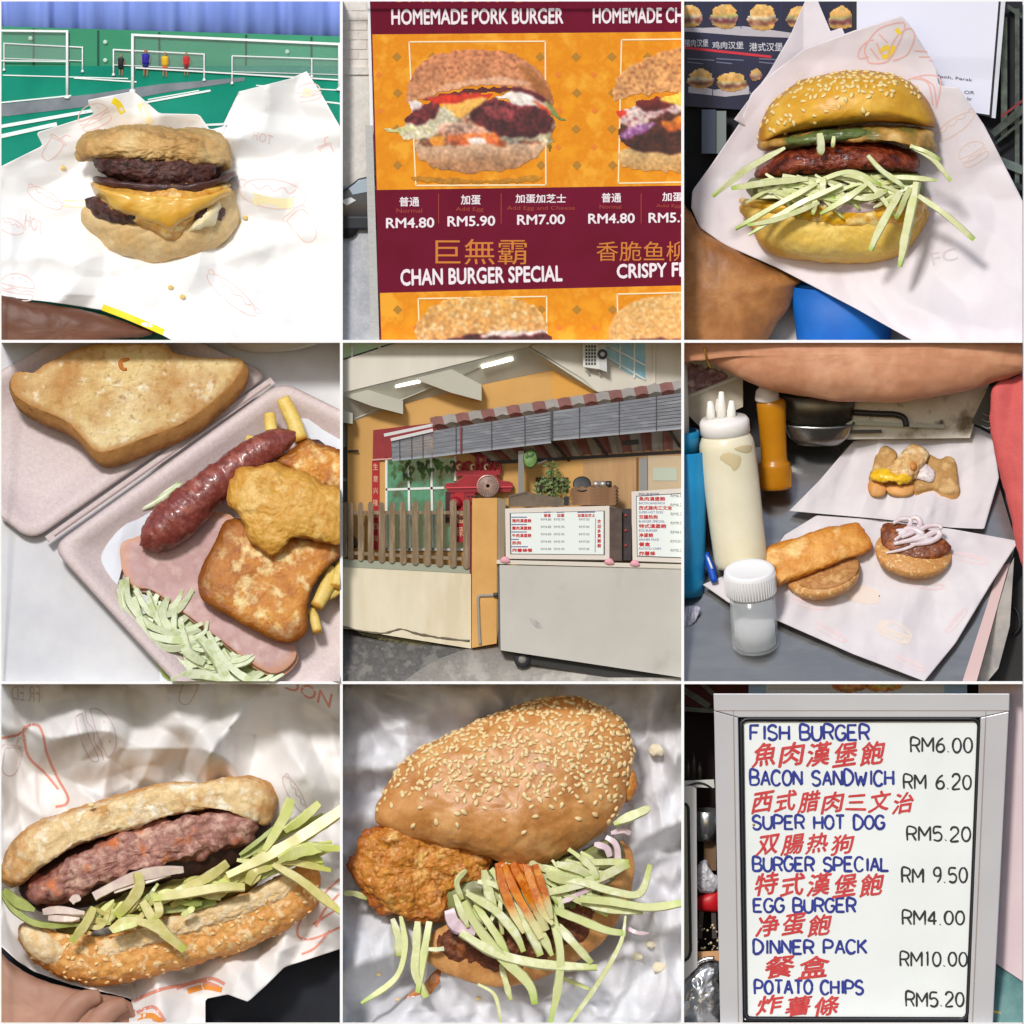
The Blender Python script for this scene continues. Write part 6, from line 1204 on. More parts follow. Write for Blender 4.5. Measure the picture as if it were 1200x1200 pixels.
# blue bucket, pen, rag
bb = thing('blue_container', 'tall blue plastic container at the edge beside the cream bottle', 'container', (20, 890, 240))
m_blu = M('blue_tub_plastic', (16, 116, 164), (24, 132, 182), size=120, rough=.35)
lathe('tub', [(0.1, 0), (62, 0), (70, 40), (78, 520), (72, 520), (60, 60), (0.1, 40)], (8, 890, 230), m_blu, bb, pitch=12, n=48)
lathe('rim', [(74, 0), (86, 4), (86, 70), (74, 74)], (-30, 380, 150), m_blu, bb, pitch=12, roll=4, n=48, closed=False)
tube('white_tube', [(-4, 80, 200), (0, 200, 200), (4, 340, 200)], 20, M('white_pipe', (214, 206, 196), rough=.4), bb, n=14, m=8)
for x in (18, 40, 58): bar('rib', (x, 450, 160), (x - 6, 860, 190), 5, m_blu, bb)
pn = thing('blue_pen', 'blue plastic pen lying between bottle and blue container', 'pen', (100, 830, 200)); tube('barrel', [(82, 745, 200), (100, 800, 190), (112, 846, 180)], [10, 15, 12], M('blue_pen_plastic', (24, 84, 190), rough=.3), pn, n=10, m=10); tube('clip', [(88, 760, 184), (104, 800, 174)], 4, M('pen_white', (220, 226, 236), rough=.3), pn, n=6, m=6)
inflate('striped_rag', [(-20, 950), (10, 936), (44, 930), (62, 944), (50, 976), (20, 1000), (-20, 1002)], onto(970) - 16, 16, 10, M('rag_white', (226, 226, 236), (130, 130, 160), size=30, rough=.8, stretch=(4, 1, 1)), n=50, rings=12, layers=[(5, 30, 'fbm')], label='crumpled striped cloth scrap at the counter edge by the shaker', cat='cloth')
# the cook: arm and pink shirt
pr = thing('person', 'cook in a pink shirt reaching a bare arm across the counter', 'person', (900, 700, 200))
m_sk6 = M('warm_tan_skin', (214, 156, 120), (204, 142, 106), (222, 166, 130), size=200, rough=.5, sss=.15, bump=.12, bsize=9)
inflate('arm', [(-60, -60), (-40, 70), (30, 66), (66, 52), (110, 84), (200, 130), (330, 176), (500, 204), (600, 212), (740, 214), (860, 200), (1000, 172), (1110, 140), (1215, 110), (1280, 80), (1280, -80), (600, -110)], 150, 120, 80, m_sk6, pr, p=2.6, n=200, rings=30, centre=(620, 40), layers=[(6, 160, 'fbm'), (3, 70, 'fbm')])
tube('bracelet', [(76, 20, 52), (84, 60, 60), (98, 92, 90)], 4, M('gold_chain', (200, 160, 70), rough=.3, metal=.8), pr, n=6, m=20)
f66 = Folds(77, 26, 140, 300, 4)
inflate('shirt', [(1086, 172), (1104, 150), (1150, 132), (1260, 110), (1300, 300), (1300, 900), (1215, 890), (1190, 780), (1166, 690), (1140, 560), (1110, 450), (1084, 330), (1080, 240)], 190, 70, 60, M('coral_pink_cotton', (214, 98, 94), (204, 88, 86), size=120, rough=.75, bump=.2, bsize=6), pr, p=2.6, n=150, rings=30, dfun=lambda x, y: f66(x * 1.6, y * .4), layers=[(4, 60, 'fbm')])
# ================================================================ compartment 7: bitten burger in crumpled paper
cell(0, 2, .9)
block('wall', -5, -5, 1205, 1205, 470, 482, M('deep_navy_backdrop', (14, 16, 24), (22, 26, 36), size=200, rough=.8), kind='structure')
fo7 = Folds(57, 190, 120, 600, 9)
def pd7(x, y):
    b = 290 + fo7(x, y) * .9 + 150 * math.exp(-(((x - 540) / 560) ** 4 + ((y - 700) / 340) ** 4))
    arch = -70 * math.exp(-(((y - 140 - .0006 * (x - 560) ** 2 * .6) / 60) ** 2)) * math.exp(-((x - 620) / 240) ** 2)
    lip = -max(0, y - 1000) * .45
    return min(430, b + arch + lip)
m_p7 = M('creamy_printed_paper', (244, 242, 240), (236, 232, 230), size=260, rough=.5, thin=.12)
p7 = sheet('burger_wrap', [(-20, -20), (600, -20), (1215, -20), (1215, 500), (1215, 930), (1000, 1000), (940, 1060), (872, 1122), (800, 1096), (722, 1112), (722, 1215), (450, 1215), (462, 1112), (400, 1096), (250, 1062), (120, 1016), (60, 978), (-20, 905), (-20, 500)], pd7, m_p7, centre=(560, 560), n=320, rings=100, label='crumpled printed paper wrapped behind the bitten burger', cat='paper')
m_i7 = M('orange_red_ink', (222, 150, 132), rough=.6); m_i7f = M('faint_ink', (212, 196, 196), rough=.6); m_i7y = M('orange_ink', (232, 150, 66), rough=.6)
prints('ink_print', [[(80, 180), (90, 155), (130, 148), (150, 180), (165, 250), (200, 330), (238, 400), (230, 428), (195, 436)], [(5, 195), (60, 185), (80, 180), (100, 260), (160, 320), (205, 375)]], pd7, 9, m_i7, p7)
prints('ink_print', xform(DOODLE_BURGER, 340, 180, 90, 70, 80), pd7, 5, m_i7f, p7); prints('ink_print', xform(DOODLE_CUP, 660, 30, 50, 20), pd7, 5, m_i7f, p7); prints('ink_print', xform(DOODLE_DOG, 1040, 390, 60, 60, 50), pd7, 5, m_i7f, p7); prints('ink_print', xform(DOODLE_CUP, 40, 270, 60, 10), pd7, 5, m_i7f, p7)
prints('ink_print', [[(1195, 690), (1130, 750), (1060, 830), (1048, 890), (1100, 900), (1195, 860)], [(1195, 740), (1140, 800), (1110, 860)], [(1195, 790), (1100, 850)], [(1160, 870), (1110, 930), (1060, 955)]], pd7, 8, m_i7, p7)
prints('ink_print', [[(470, 1120), (560, 1080), (660, 1060), (740, 1040), (790, 1060)], [(620, 1075), (700, 1050), (770, 1070)], [(480, 1160), (540, 1140), (580, 1190)], [(540, 1190), (560, 1150)]], pd7, 12, m_i7, p7); prints('ink_print', [[(660, 1085), (720, 1070), (780, 1080)], [(470, 1180), (530, 1170), (570, 1195)]], pd7, 20, m_i7y, p7)
text('DON', [(1010, -20), (1170, 40), (1160, 90), (1000, 20)], lambda x, y: pd7(x, y) - 1.5, m_i7, p7, bold=.01)
text('FRIED', [(140, 10), (40, 10), (40, 60), (140, 70)], lambda x, y: pd7(x, y) - 1.5, m_i7f, p7)
m_sk7 = M('pinkish_tan_skin', (176, 134, 112), (158, 116, 96), size=220, rough=.55, sss=.15)
h7 = thing('person', 'blurred tan hand under the paper of the bitten burger', 'person', (220, 1200, 200))
inflate('palm', [(-40, 930), (40, 985), (160, 1050), (300, 1085), (440, 1110), (470, 1150), (450, 1260), (-40, 1260)], 250, 110, 40, m_sk7, h7, p=2.6, layers=[(6, 120, 'fbm')])
for i, (pts, w) in enumerate((([(200, 1260, 190), (230, 1180, 160), (290, 1120, 150), (350, 1104, 160)], 46), ([(310, 1270, 190), (340, 1200, 165), (390, 1150, 155), (440, 1130, 165)], 44))): tube('finger', pts, [w, w, w * .9, w * .55], m_sk7, h7, n=16, m=24)
b7 = thing('burger', 'bitten burger with pink-centred patty and cucumber, wrapped in printed paper', 'burger', (560, 1060, 230))
m_b7 = M('toasted_bun_top', (242, 218, 170), (228, 194, 138), (248, 236, 208), size=60, rough=.65, bump=.9, bsize=18, sss=.05, spots=[((204, 152, 88), 110, .54, .7), ((250, 240, 218), 40, .6, .74)], rim=((206, 148, 84), .86, 1.0, .14))
m_b7b = M('sesame_bun_base', (232, 178, 104), (216, 146, 66), (242, 210, 156), size=36, rough=.5, bump=1.0, bsize=18, sss=.06, rim=((212, 140, 64), .85, 1.0, .1))
m_crumb = M('torn_crumb', (242, 222, 184), (228, 190, 132), size=30, rough=.8, bump=1.0, bsize=14)
m_p7 = M('bitten_patty', (208, 156, 136), (158, 106, 96), (232, 190, 168), size=56, rough=.45, bump=1.0, bsize=16, ramp=(.3, .7), spots=[((210, 124, 74), 90, .56, .68), ((222, 180, 158), 40, .6, .72), ((92, 54, 52), 60, .6, .74)], rim=((120, 62, 48), .86, 1.0, .12))
inflate('dark_inside', [(70, 700), (180, 610), (330, 545), (560, 465), (760, 430), (880, 420), (945, 460), (940, 560), (860, 640), (700, 690), (500, 740), (300, 790), (160, 810), (90, 770)], 290, 90, 20, M('dark_cavity_patty', (48, 28, 24), (66, 40, 34), size=50, rough=.5), b7, p=4)  # dark cavity shade put into the colour, with the patty's dark brown side
inflate('bottom_bun', [(64, 890), (82, 842), (140, 858), (200, 880), (262, 920), (400, 880), (560, 820), (700, 790), (860, 740), (1000, 668), (1080, 636), (1125, 690), (1104, 790), (980, 880), (850, 940), (700, 985), (560, 1024), (400, 1064), (260, 1052), (150, 1004), (90, 950)], 270, 100, 60, m_b7b, b7, p=7, q=2.6, n=200, rings=36, layers=[(8, 90, 'fbm'), (12, 30, 'lump')])
inflate('bun_crumb', [(70, 880), (100, 850), (180, 880), (240, 935), (220, 985), (150, 985), (90, 940)], 215, 60, 20, m_crumb, b7, layers=[(9, 30, 'lump')], n=70); inflate('bun_crumb', [(300, 930), (420, 885), (560, 835), (700, 796), (860, 745), (1000, 676), (1060, 680), (1010, 750), (860, 822), (700, 872), (560, 915), (420, 960), (330, 975)], 185, 36, 20, m_crumb, b7, layers=[(9, 34, 'lump'), (4, 14, 'fbm')], n=90)
inflate('patty', [(92, 740), (108, 690), (200, 640), (330, 572), (470, 512), (520, 480), (600, 472), (750, 440), (870, 436), (916, 488), (900, 556), (800, 590), (700, 622), (600, 640), (450, 662), (380, 704), (300, 742), (200, 782), (122, 772)], 262, 122, 50, m_p7, b7, p=6, q=2.4, n=200, rings=36, layers=[(20, 100, 'fbm'), (28, 60, 'lump'), (9, 28, 'lump')])
inflate('top_bun', [(8, 690), (14, 620), (50, 550), (150, 482), (300, 432), (450, 386), (600, 354), (750, 340), (880, 328), (946, 346), (972, 400), (958, 470), (930, 500), (890, 446), (800, 428), (700, 452), (560, 474), (450, 520), (320, 552), (190, 612), (100, 690), (40, 716)], 265, 132, 80, m_b7, b7, p=6, q=2.4, n=220, rings=36, centre=(520, 432), layers=[(8, 110, 'fbm'), (4, 34, 'fbm'), (2, 16, 'fbm')])
seeds_on(COL.objects['bottom_bun.002'], 120, lambda x, y: 1.0 if y > 800 + (600 - x) * .25 else .0, 22, M('toasted_sesame', (244, 214, 158), (228, 180, 110), size=20, rough=.4), 8)
m_on7 = M('onion_cream', (234, 218, 200), (214, 190, 182), size=50, rough=.35, sss=.2)
for k_, (pts, w) in enumerate((([(330, 752), (420, 706), (520, 672), (645, 656)], 40), ([(400, 735), (500, 700), (600, 676)], 24), ([(150, 806), (210, 800), (296, 814)], 32), ([(170, 826), (220, 830), (280, 832)], 26), ([(250, 772), (266, 758), (284, 762)], 30))): ribbon('onion_strip', [(x, y, 122 + 6 * k_) for x, y in pts], w, w * .5, m_on7, b7, seed=k_ + 60)
inflate('sauce_shadow', [(330, 790), (500, 720), (700, 680), (860, 650), (900, 720), (700, 790), (500, 830), (360, 860), (240, 900), (200, 850)], 240, 70, 20, M('shaded_salad', (150, 138, 70), (112, 96, 52), size=50, rough=.35), b7, p=3.5, layers=[(8, 50, 'fbm')])  # bed under the strips, its shade put into the dark olive colour
m_c7 = M('limp_cucumber', (224, 214, 152), (208, 198, 124), (194, 190, 108), size=70, rough=.42, coat=.1, sss=.15, bump=.15, bsize=14, rim=[((196, 206, 96), .82, 1.0, .08)]); m_c7g = M('cucumber_rind', (150, 164, 84), (178, 186, 108), size=60, rough=.42, coat=.1, sss=.15, bump=.15, bsize=14); m_c7y = M('fresh_cucumber_strip', (208, 216, 116), (226, 226, 160), size=60, rough=.42, coat=.1, sss=.15, bump=.15, bsize=14)
r7 = random.Random(12); more7 = []
for i in range(34):
    u = r7.random(); x, y = 250 + 640 * u + r7.uniform(-20, 20), 866 - 196 * u + r7.uniform(-34, 30); g = math.radians(r7.uniform(-60, 25)); l = r7.uniform(60, 120); c_ = r7.uniform(-22, 22)
    more7.append(([(x - l * .5 * math.cos(g), y - l * .5 * math.sin(g)), (x + c_ * .3, y + c_), (x + l * .5 * math.cos(g), y + l * .5 * math.sin(g))], r7.uniform(20, 36)))
for i in range(14):
    x, y = 870 + r7.uniform(-40, 60), 650 + r7.uniform(-50, 50); g = math.radians(r7.uniform(-42, 18)); l = r7.uniform(140, 330)
    more7.append(([(x, y), (x + .5 * l * math.cos(g), y + .5 * l * math.sin(g) - r7.uniform(0, 26)), (x + l * math.cos(g), y + l * math.sin(g) + r7.uniform(-10, 30))], r7.uniform(22, 40)))
shreds(b7, more7, 150, [m_c7, m_c7y, m_c7, m_c7g], flat=.34)
shreds(b7, [([(800, 634), (720, 690), (560, 770)], 56), ([(480, 668), (490, 720), (440, 790), (410, 820)], 54), ([(500, 770), (560, 860), (650, 940)], 60), ([(540, 740), (560, 800), (540, 830)], 46), ([(960, 640), (1050, 690), (1140, 760), (1215, 820)], 46), ([(870, 706), (900, 660), (960, 650)], 50), ([(1215, 440), (1080, 530), (960, 600), (800, 680)], 66), ([(330, 790), (300, 850), (250, 910)], 44), ([(390, 870), (440, 838), (520, 850), (590, 900)], 44), ([(860, 720), (780, 720), (660, 740), (540, 760)], 50)], 118, m_c7, flat=.3)
shreds(b7, [([(1022, 408), (1000, 470), (966, 530), (930, 590)], 52), ([(1122, 424), (1060, 480), (1000, 520)], 46), ([(1130, 580), (1060, 590), (980, 620)], 66), ([(1215, 585), (1150, 580), (1100, 575)], 34), ([(396, 878), (430, 862), (480, 850)], 36), ([(640, 820), (670, 800), (680, 790)], 34)], 104, m_c7y, flat=.3)
shreds(b7, [([(8, 736), (50, 800), (140, 850), (280, 850)], 36), ([(560, 800), (660, 790), (760, 770)], 44), ([(14, 730), (60, 770), (120, 800)], 56)], 170, m_c7g, flat=.3)
for x, y in ((310, 880), (420, 992), (320, 430)): inflate('loose_seed', [(x - 12, y), (x - 2, y - 9), (x + 12, y - 3), (x + 8, y + 8), (x - 6, y + 8)], 112, 7, 4, MATS['toasted_sesame'], b7, n=20, rings=5)
# ================================================================ compartment 8: large sesame burger on crumpled paper
cell(1, 2, .85)
fo8 = Folds(91, 140, 70, 480, 11)
def pd8(x, y):
    r = ((x - 560) / 480) ** 2 + ((y - 560) / 480) ** 2
    return 335 + fo8(x, y) * (.45 + .35 * min(1.5, r)) + max(-40, 400 - y) * .06 - max(0, x - 900) * .05
m_p8 = M('silvery_greaseproof', (224, 224, 230), (214, 213, 218), (232, 234, 240), size=260, rough=.48, coat=.05, thin=.08)
p8 = sheet('greaseproof_paper', [(-20, -20), (600, -20), (1215, -20), (1215, 600), (1215, 1215), (600, 1215), (-20, 1215), (-20, 600)], pd8, m_p8, centre=(600, 600), n=340, rings=120, label='crumpled silvery greaseproof paper under the big sesame burger', cat='paper')
b8 = thing('burger', 'big sesame seed burger with fried chicken fillet and cucumber shreds on silvery paper', 'burger', (600, 1060, 240))
m_b8 = M('glossy_sesame_bun', (210, 152, 90), (196, 134, 72), (220, 166, 106), size=150, rough=.38, bump=.25, bsize=9, sss=.07, spots=[((170, 106, 52), 110, .52, .72)])
m_fc = M('crispy_fried_chicken', (218, 152, 62), (192, 116, 36), (230, 180, 98), size=60, rough=.45, bump=1.0, bsize=12, coat=.12, spots=[((130, 66, 14), 50, .58, .74), ((150, 128, 60), 90, .6, .76)], rim=((166, 88, 22), .85, 1.0, .14))
m_p8b = M('brown_fried_patty', (122, 62, 26), (92, 42, 18), (150, 86, 40), size=40, rough=.42, bump=1.0, bsize=12)
inflate('bottom_bun', [(296, 960), (320, 880), (500, 780), (760, 640), (960, 560), (996, 556), (1028, 610), (1022, 720), (960, 860), (870, 956), (700, 1040), (560, 1072), (420, 1044), (330, 1000)], 250, 60, 40, M('bun_base_crust', (206, 152, 92), (184, 124, 66), size=60, rough=.5, bump=.4), b8, p=3, layers=[(6, 70, 'fbm')])
inflate('patty', [(325, 920), (350, 880), (540, 780), (800, 690), (930, 640), (962, 700), (940, 800), (870, 900), (740, 980), (600, 1015), (460, 1010), (370, 970)], 235, 64, 30, m_p8b, b8, p=3.2, layers=[(10, 60, 'fbm'), (7, 26, 'lump'), (3, 12, 'fbm')])
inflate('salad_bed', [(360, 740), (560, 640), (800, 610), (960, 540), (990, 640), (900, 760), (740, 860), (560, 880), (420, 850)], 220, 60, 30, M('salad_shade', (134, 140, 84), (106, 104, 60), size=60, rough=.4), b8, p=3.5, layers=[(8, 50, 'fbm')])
inflate('fried_chicken', [(18, 660), (40, 584), (110, 508), (170, 490), (320, 500), (460, 540), (540, 625), (505, 680), (430, 722), (375, 745), (362, 805), (300, 826), (236, 842), (150, 822), (110, 780), (66, 730)], 222, 66, 50, m_fc, b8, n=180, rings=36, p=4.5, q=2.2, layers=[(30, 130, 'fbm'), (13, 52, 'fbm'), (4, 20, 'lump'), (2.5, 10, 'fbm')])
inflate('fried_chicken', [(1000, 300), (1030, 310), (1042, 360), (1024, 405), (996, 415)], 230, 40, 20, m_fc, b8, n=50, layers=[(5, 20, 'lump')])
tb8 = inflate('top_bun', [(116, 470), (140, 400), (214, 292), (330, 200), (480, 130), (620, 82), (760, 57), (870, 64), (960, 108), (1012, 160), (1030, 240), (1020, 330), (1000, 430), (946, 505), (860, 572), (760, 620), (680, 646), (600, 648), (530, 618), (440, 586), (300, 564), (200, 536), (140, 508)], 225, 168, 90, m_b8, b8, n=240, rings=50, p=2.5, centre=(620, 440), dfun=lambda x, y: -(y - 330) * .14, layers=[(12, 190, 'fbm'), (5, 70, 'fbm')])
def dens8(x, y):
    e = y - (560 - .00055 * (x - 520) ** 2 - .05 * (x - 500))
    v = 1.0 if y < 330 + .00 * x else max(0, 1 - (y - 330) / 210.0)
    return min(1.0, max(.02, v)) * (1.0 if y < 330 else .6) if y < 545 else 0
seeds_on(tb8, 300, dens8, 28, M('pale_sesame', (238, 214, 166), (224, 188, 126), size=24, rough=.35, sss=.1), 5, spread=.66)
SAUCE8 = [([(548, 636), (566, 710), (600, 800), (640, 880)], 46), ([(576, 640), (606, 720), (660, 820), (700, 900)], 48), ([(612, 640), (644, 712), (690, 800), (720, 870)], 46), ([(648, 640), (670, 706), (700, 790), (742, 850)], 46), ([(680, 640), (700, 700), (722, 770), (736, 830)], 40), ([(600, 636), (630, 690), (676, 760)], 50), ([(636, 640), (680, 700), (716, 770)], 44)]
seeds_on(tb8, 420, lambda x, y: 1.0 if y < 300 else max(0, 1 - (y - 300) / 120.0), 20, MATS['pale_sesame'], 15, name='sesame_seeds', joined=True, spread=.6)
m_s8 = M('sauce_coated_strip', (220, 132, 34), (198, 96, 16), (232, 158, 66), size=60, rough=.14, coat=.6, rim=[((226, 218, 160), .58, .8, .1)])
inflate('sauce', [(545, 636), (700, 636), (716, 720), (706, 790), (640, 782), (580, 740)], 140, 26, 14, M('orange_sauce', (206, 108, 20), (186, 84, 12), size=70, rough=.12, coat=.6), b8, n=60)
m_c8 = M('pale_cucumber_strip', (226, 228, 184), (210, 214, 152), (234, 234, 202), size=60, rough=.42, coat=.1, sss=.15, bump=.15, bsize=12, rim=[((186, 200, 104), .85, 1.0, .06)]); m_c8g = M('green_cucumber_strip', (206, 214, 142), (220, 224, 168), size=60, rough=.42, coat=.1, sss=.15, bump=.15, bsize=12, rim=[((160, 190, 76), .85, 1.0, .06)])
low8 = [([(180, 830), (200, 900), (200, 960)], 40), ([(210, 820), (225, 930), (190, 1040), (70, 1128)], 34), ([(270, 840), (265, 930), (262, 1020), (300, 1105)], 46), ([(310, 840), (300, 900), (290, 960), (270, 1090)], 40), ([(360, 935), (330, 938), (300, 936)], 26), ([(10, 740), (50, 742), (90, 760)], 30),
        ([(480, 1060), (540, 1100), (560, 1195)], 18), ([(780, 1040), (830, 1060), (880, 1080)], 22), ([(560, 990), (580, 1060), (595, 1115)], 30)]
shreds(b8, low8, 215, [m_c8, m_c8g], flat=.32)
r8 = random.Random(4); more8 = []
for i in range(46):
    a = r8.uniform(0, 1); x, y = 440 + 480 * a + r8.uniform(-40, 40), 700 - 60 * a + r8.uniform(-20, 120); g = math.radians(20 + 70 * (1 - a) + r8.uniform(-35, 35)); l = r8.uniform(90, 190); c_ = r8.uniform(-30, 30)
    more8.append(([(x - .4 * l * math.cos(g), y - .4 * l * math.sin(g)), (x + c_, y), (x + .6 * l * math.cos(g), y + .6 * l * math.sin(g))], r8.uniform(20, 36)))
shreds(b8, more8, 148, [m_c8, m_c8g, m_c8], flat=.4)
mid8 = [([(500, 660), (520, 740), (540, 800)], 46), ([(400, 745), (420, 800), (445, 860)], 34), ([(430, 770), (480, 860), (560, 960), (660, 1060), (680, 1130)], 52), ([(420, 880), (540, 950), (700, 990), (900, 1002)], 52), ([(440, 740), (540, 800), (610, 880), (640, 945)], 44), ([(470, 780), (540, 880), (590, 960)], 42), ([(560, 740), (650, 850), (700, 960)], 56), ([(620, 790), (690, 860), (740, 960)], 46), ([(700, 730), (750, 850), (770, 960), (760, 1080), (730, 1215)], 44), ([(760, 860), (820, 920), (880, 985)], 40), ([(740, 840), (800, 890), (850, 960)], 36),
        ([(750, 800), (830, 830), (930, 870), (1000, 882)], 44), ([(710, 740), (800, 720), (920, 680), (1010, 636)], 46), ([(760, 690), (840, 700), (960, 735), (1050, 740), (1085, 640)], 42), ([(840, 760), (950, 770), (1080, 790), (1215, 772)], 46), ([(850, 775), (950, 800), (1060, 805)], 34), ([(1000, 820), (980, 920), (900, 1060), (800, 1200)], 24), ([(720, 670), (780, 690), (850, 690)], 50), ([(760, 640), (820, 650), (880, 680)], 46), ([(840, 610), (880, 650), (900, 690)], 40), ([(640, 700), (720, 720), (760, 780)], 30), ([(480, 700), (560, 720), (600, 800)], 36), ([(1085, 440), (1020, 470), (960, 500)], 50)]
shreds(b8, mid8, 118, [m_c8, m_c8, m_c8g], flat=.32)
shreds(b8, SAUCE8, 96, m_s8, 'sauced_strip', flat=.4)
m_o8 = M('pink_onion', (222, 200, 206), (206, 176, 190), size=40, rough=.42, coat=.1, sss=.15, bump=.15, bsize=12)
shreds(b8, [([(930, 545), (965, 570), (970, 630), (940, 660)], 34), ([(950, 530), (990, 520), (1015, 530)], 30), ([(890, 570), (930, 580), (945, 610)], 36), ([(380, 800), (400, 850), (470, 880)], 70), ([(760, 780), (820, 750), (900, 710), (940, 690)], 30), ([(1000, 860), (1040, 880), (1080, 880)], 24)], 150, m_o8, 'onion_strip', flat=.35)
m_sp8 = M('sauce_spill', (170, 96, 44), (190, 120, 66), size=40, rough=.15, coat=.5)
inflate('sauce_spill', [(190, 1160), (230, 1100), (290, 1060), (330, 1010), (360, 1020), (320, 1090), (270, 1140), (210, 1180)], pd8(260, 1100) - 2, 7, 4, m_sp8, n=60, layers=[(3, 20, 'fbm')], label='orange-brown sauce spill on the silvery paper below the fried chicken', cat='sauce')
for x, y, s, lb in ((1110, 236, 30, 'cream crumb near the top of the silvery paper, beyond the bun'), (1118, 1000, 26, 'cream crumb on the silvery paper below the bun edge'), (1040, 960, 20, 'pale crumb nearest the cucumber strip ends'), (1090, 920, 18, 'small pale crumb between the two cream crumbs')):
    inflate('bread_crumb', [(x - s, y), (x - s * .3, y - s * .7), (x + s, y - s * .2), (x + s * .7, y + s * .6), (x - s * .5, y + s * .7)], pd8(x, y) - s * .4, s * .6, s * .4, M('cream_crumb', (226, 216, 190), rough=.7), n=30, rings=8, layers=[(s * .2, s * .8, 'fbm')], label=lb, cat='crumb', group='crumbs on the silvery paper')
for i, (x, y) in enumerate(((200, 1115), (130, 1025), (480, 1110))): inflate('loose_sesame', [(x - 12, y), (x, y - 8), (x + 12, y - 2), (x + 4, y + 8)], pd8(x, y) - 4, 5, 3, MATS['pale_sesame'], n=20, rings=5, label=('loose sesame seed in the sauce spill', 'loose sesame seed beside the hanging cucumber strips', 'loose sesame seed under the bottom bun')[i], cat='seed', group='loose seeds on the silvery paper')
# ================================================================ compartment 9: hand-lettered menu board
cell(2, 2)
block('wall', -5, -5, 1205, 1205, 430, 442, M('dark_stall_back', (36, 26, 26), (52, 36, 34), size=160, rough=.8), kind='structure')
prism('side_wall', [(1040, -5), (1210, -5), (1210, 1060), (1090, 980), (1040, 900)], 150, 170, M('pale_pink_wall', (228, 206, 208), (220, 196, 200), size=200, rough=.8), kind='structure')
make('floor', [(1060, 940, 170), (1210, 1040, 170), (1210, 1210, 100), (1060, 1210, 100)], [(0, 1, 2, 3)], M('teal_floor', (110, 150, 146), (90, 132, 130), size=60, rough=.6), kind='structure', thick=3)
rt9 = thing('stall_roof', 'dark red roof with grey beams behind the lettered menu board', 'roof', (60, 100, 300)); prism('sheet', [(-5, -5), (240, -5), (240, 60), (110, 92), (-5, 80)], 330, 350, M('dark_red_sheet', (110, 34, 40), (90, 28, 34), size=60, rough=.6), rt9)
m_gb = M('grey_beam', (120, 126, 120), (96, 100, 98), size=40, rough=.5)
bar('beam', (-5, 20, 310), (95, 84, 300), 22, m_gb, rt9); bar('beam', (60, -5, 310), (130, 60, 300), 16, m_gb, rt9); bar('beam', (-5, 92, 320), (115, 100, 310), 16, m_gb, rt9)
ps9 = thing('food_poster', 'pale blue poster with food pictures above the menu board', 'poster', (600, 32, 150)); block('sheet', 232, -5, 1000, 60, 150, 156, M('poster_pale', (214, 220, 232), rough=.5), ps9); block('blue_strip', 232, -5, 292, 50, 147, 150, M('poster_blue', (150, 186, 226), rough=.5), ps9); block('blue_strip', 920, -5, 1000, 50, 147, 150, MATS['poster_blue'], ps9)
for k, x in enumerate((588, 708)):
    picture('food_print', [([(x - 56, -10), (x + 56, -10), (x + 60, 22), (x, 34), (x - 60, 22)], (236, 190, 70), (190, 120, 40), .4, (150, 40, 30), 9), ([(x - 40, 4), (x + 30, 0), (x + 40, 14), (x - 20, 20)], ((210, 60, 40), (120, 150, 60))[k], (236, 200, 120), .3, (250, 230, 170), 8)], (x - 64, 4, x + 64, 40), 4, 145, ps9, seed=20 + k, jit=3)
bar('poster_line', (300, 22, 146), (520, 22, 146), 5, M('poster_grey_line', (196, 200, 210), rough=.5), ps9, depth=.6)
# the neighbouring board and stall clutter
nb = thing('menu_board', 'edge of a neighbouring aluminium board beside the lettered one', 'menu board', (25, 1010, 160))
m_al9 = M('satin_aluminium', (186, 187, 192), (178, 178, 184), size=700, rough=.36, metal=.35)
prism('frame', [(-10, 365), (30, 362), (48, 372), (52, 1000), (0, 1050), (-10, 1050)], 150, 200, m_al9, nb); prism('panel', [(-10, 425), (14, 428), (26, 960), (-10, 985)], 146, 150, M('dim_panel', (150, 146, 124), rough=.4), nb)
tube('seal', [(-6, 424, 144), (12, 426, 144), (20, 440, 144), (28, 940, 144), (22, 966, 144), (-6, 986, 144)], 5, M('black_seal', (24, 24, 26), rough=.5), nb, n=8, m=60, curve=False)
wbx = thing('white_cabinet', 'white appliance top behind the neighbouring board', 'appliance', (60, 390, 220)); prism('top', [(-5, 345), (110, 340), (112, 370), (-5, 366)], 210, 260, M('appliance_white', (206, 206, 200), rough=.5), wbx); tube('cable', [(-5, 372, 205), (60, 352, 203), (110, 380, 205), (118, 430, 205)], 3, MATS['black_seal'], wbx, n=6, m=20)
for x, h in ((20, 70), (40, 96), (60, 60)): lathe('bottle', [(0.1, 0), (9, 0), (9, h * .7), (4, h * .8), (4, h), (0.1, h)], (x, 340, 280), M('dim_bottle', (60, 54, 50), rough=.3), pitch=5, n=16, label={20: 'dim bottle nearest the edge behind the white appliance', 40: 'tallest dim bottle behind the white appliance', 60: 'shortest dim bottle behind the white appliance'}[x], cat='bottle', group='dim bottles behind the board')
lm = thing('steel_mug', 'shiny steel pot in the dim stall behind the board', 'pot', (82, 560, 260)); lathe('pot', [(0.1, 0), (34, 4), (46, 50), (44, 110), (40, 112), (0.1, 80)], (82, 556, 270), M('pot_steel', (170, 172, 172), rough=.25, metal=.8), lm, pitch=12, n=32)
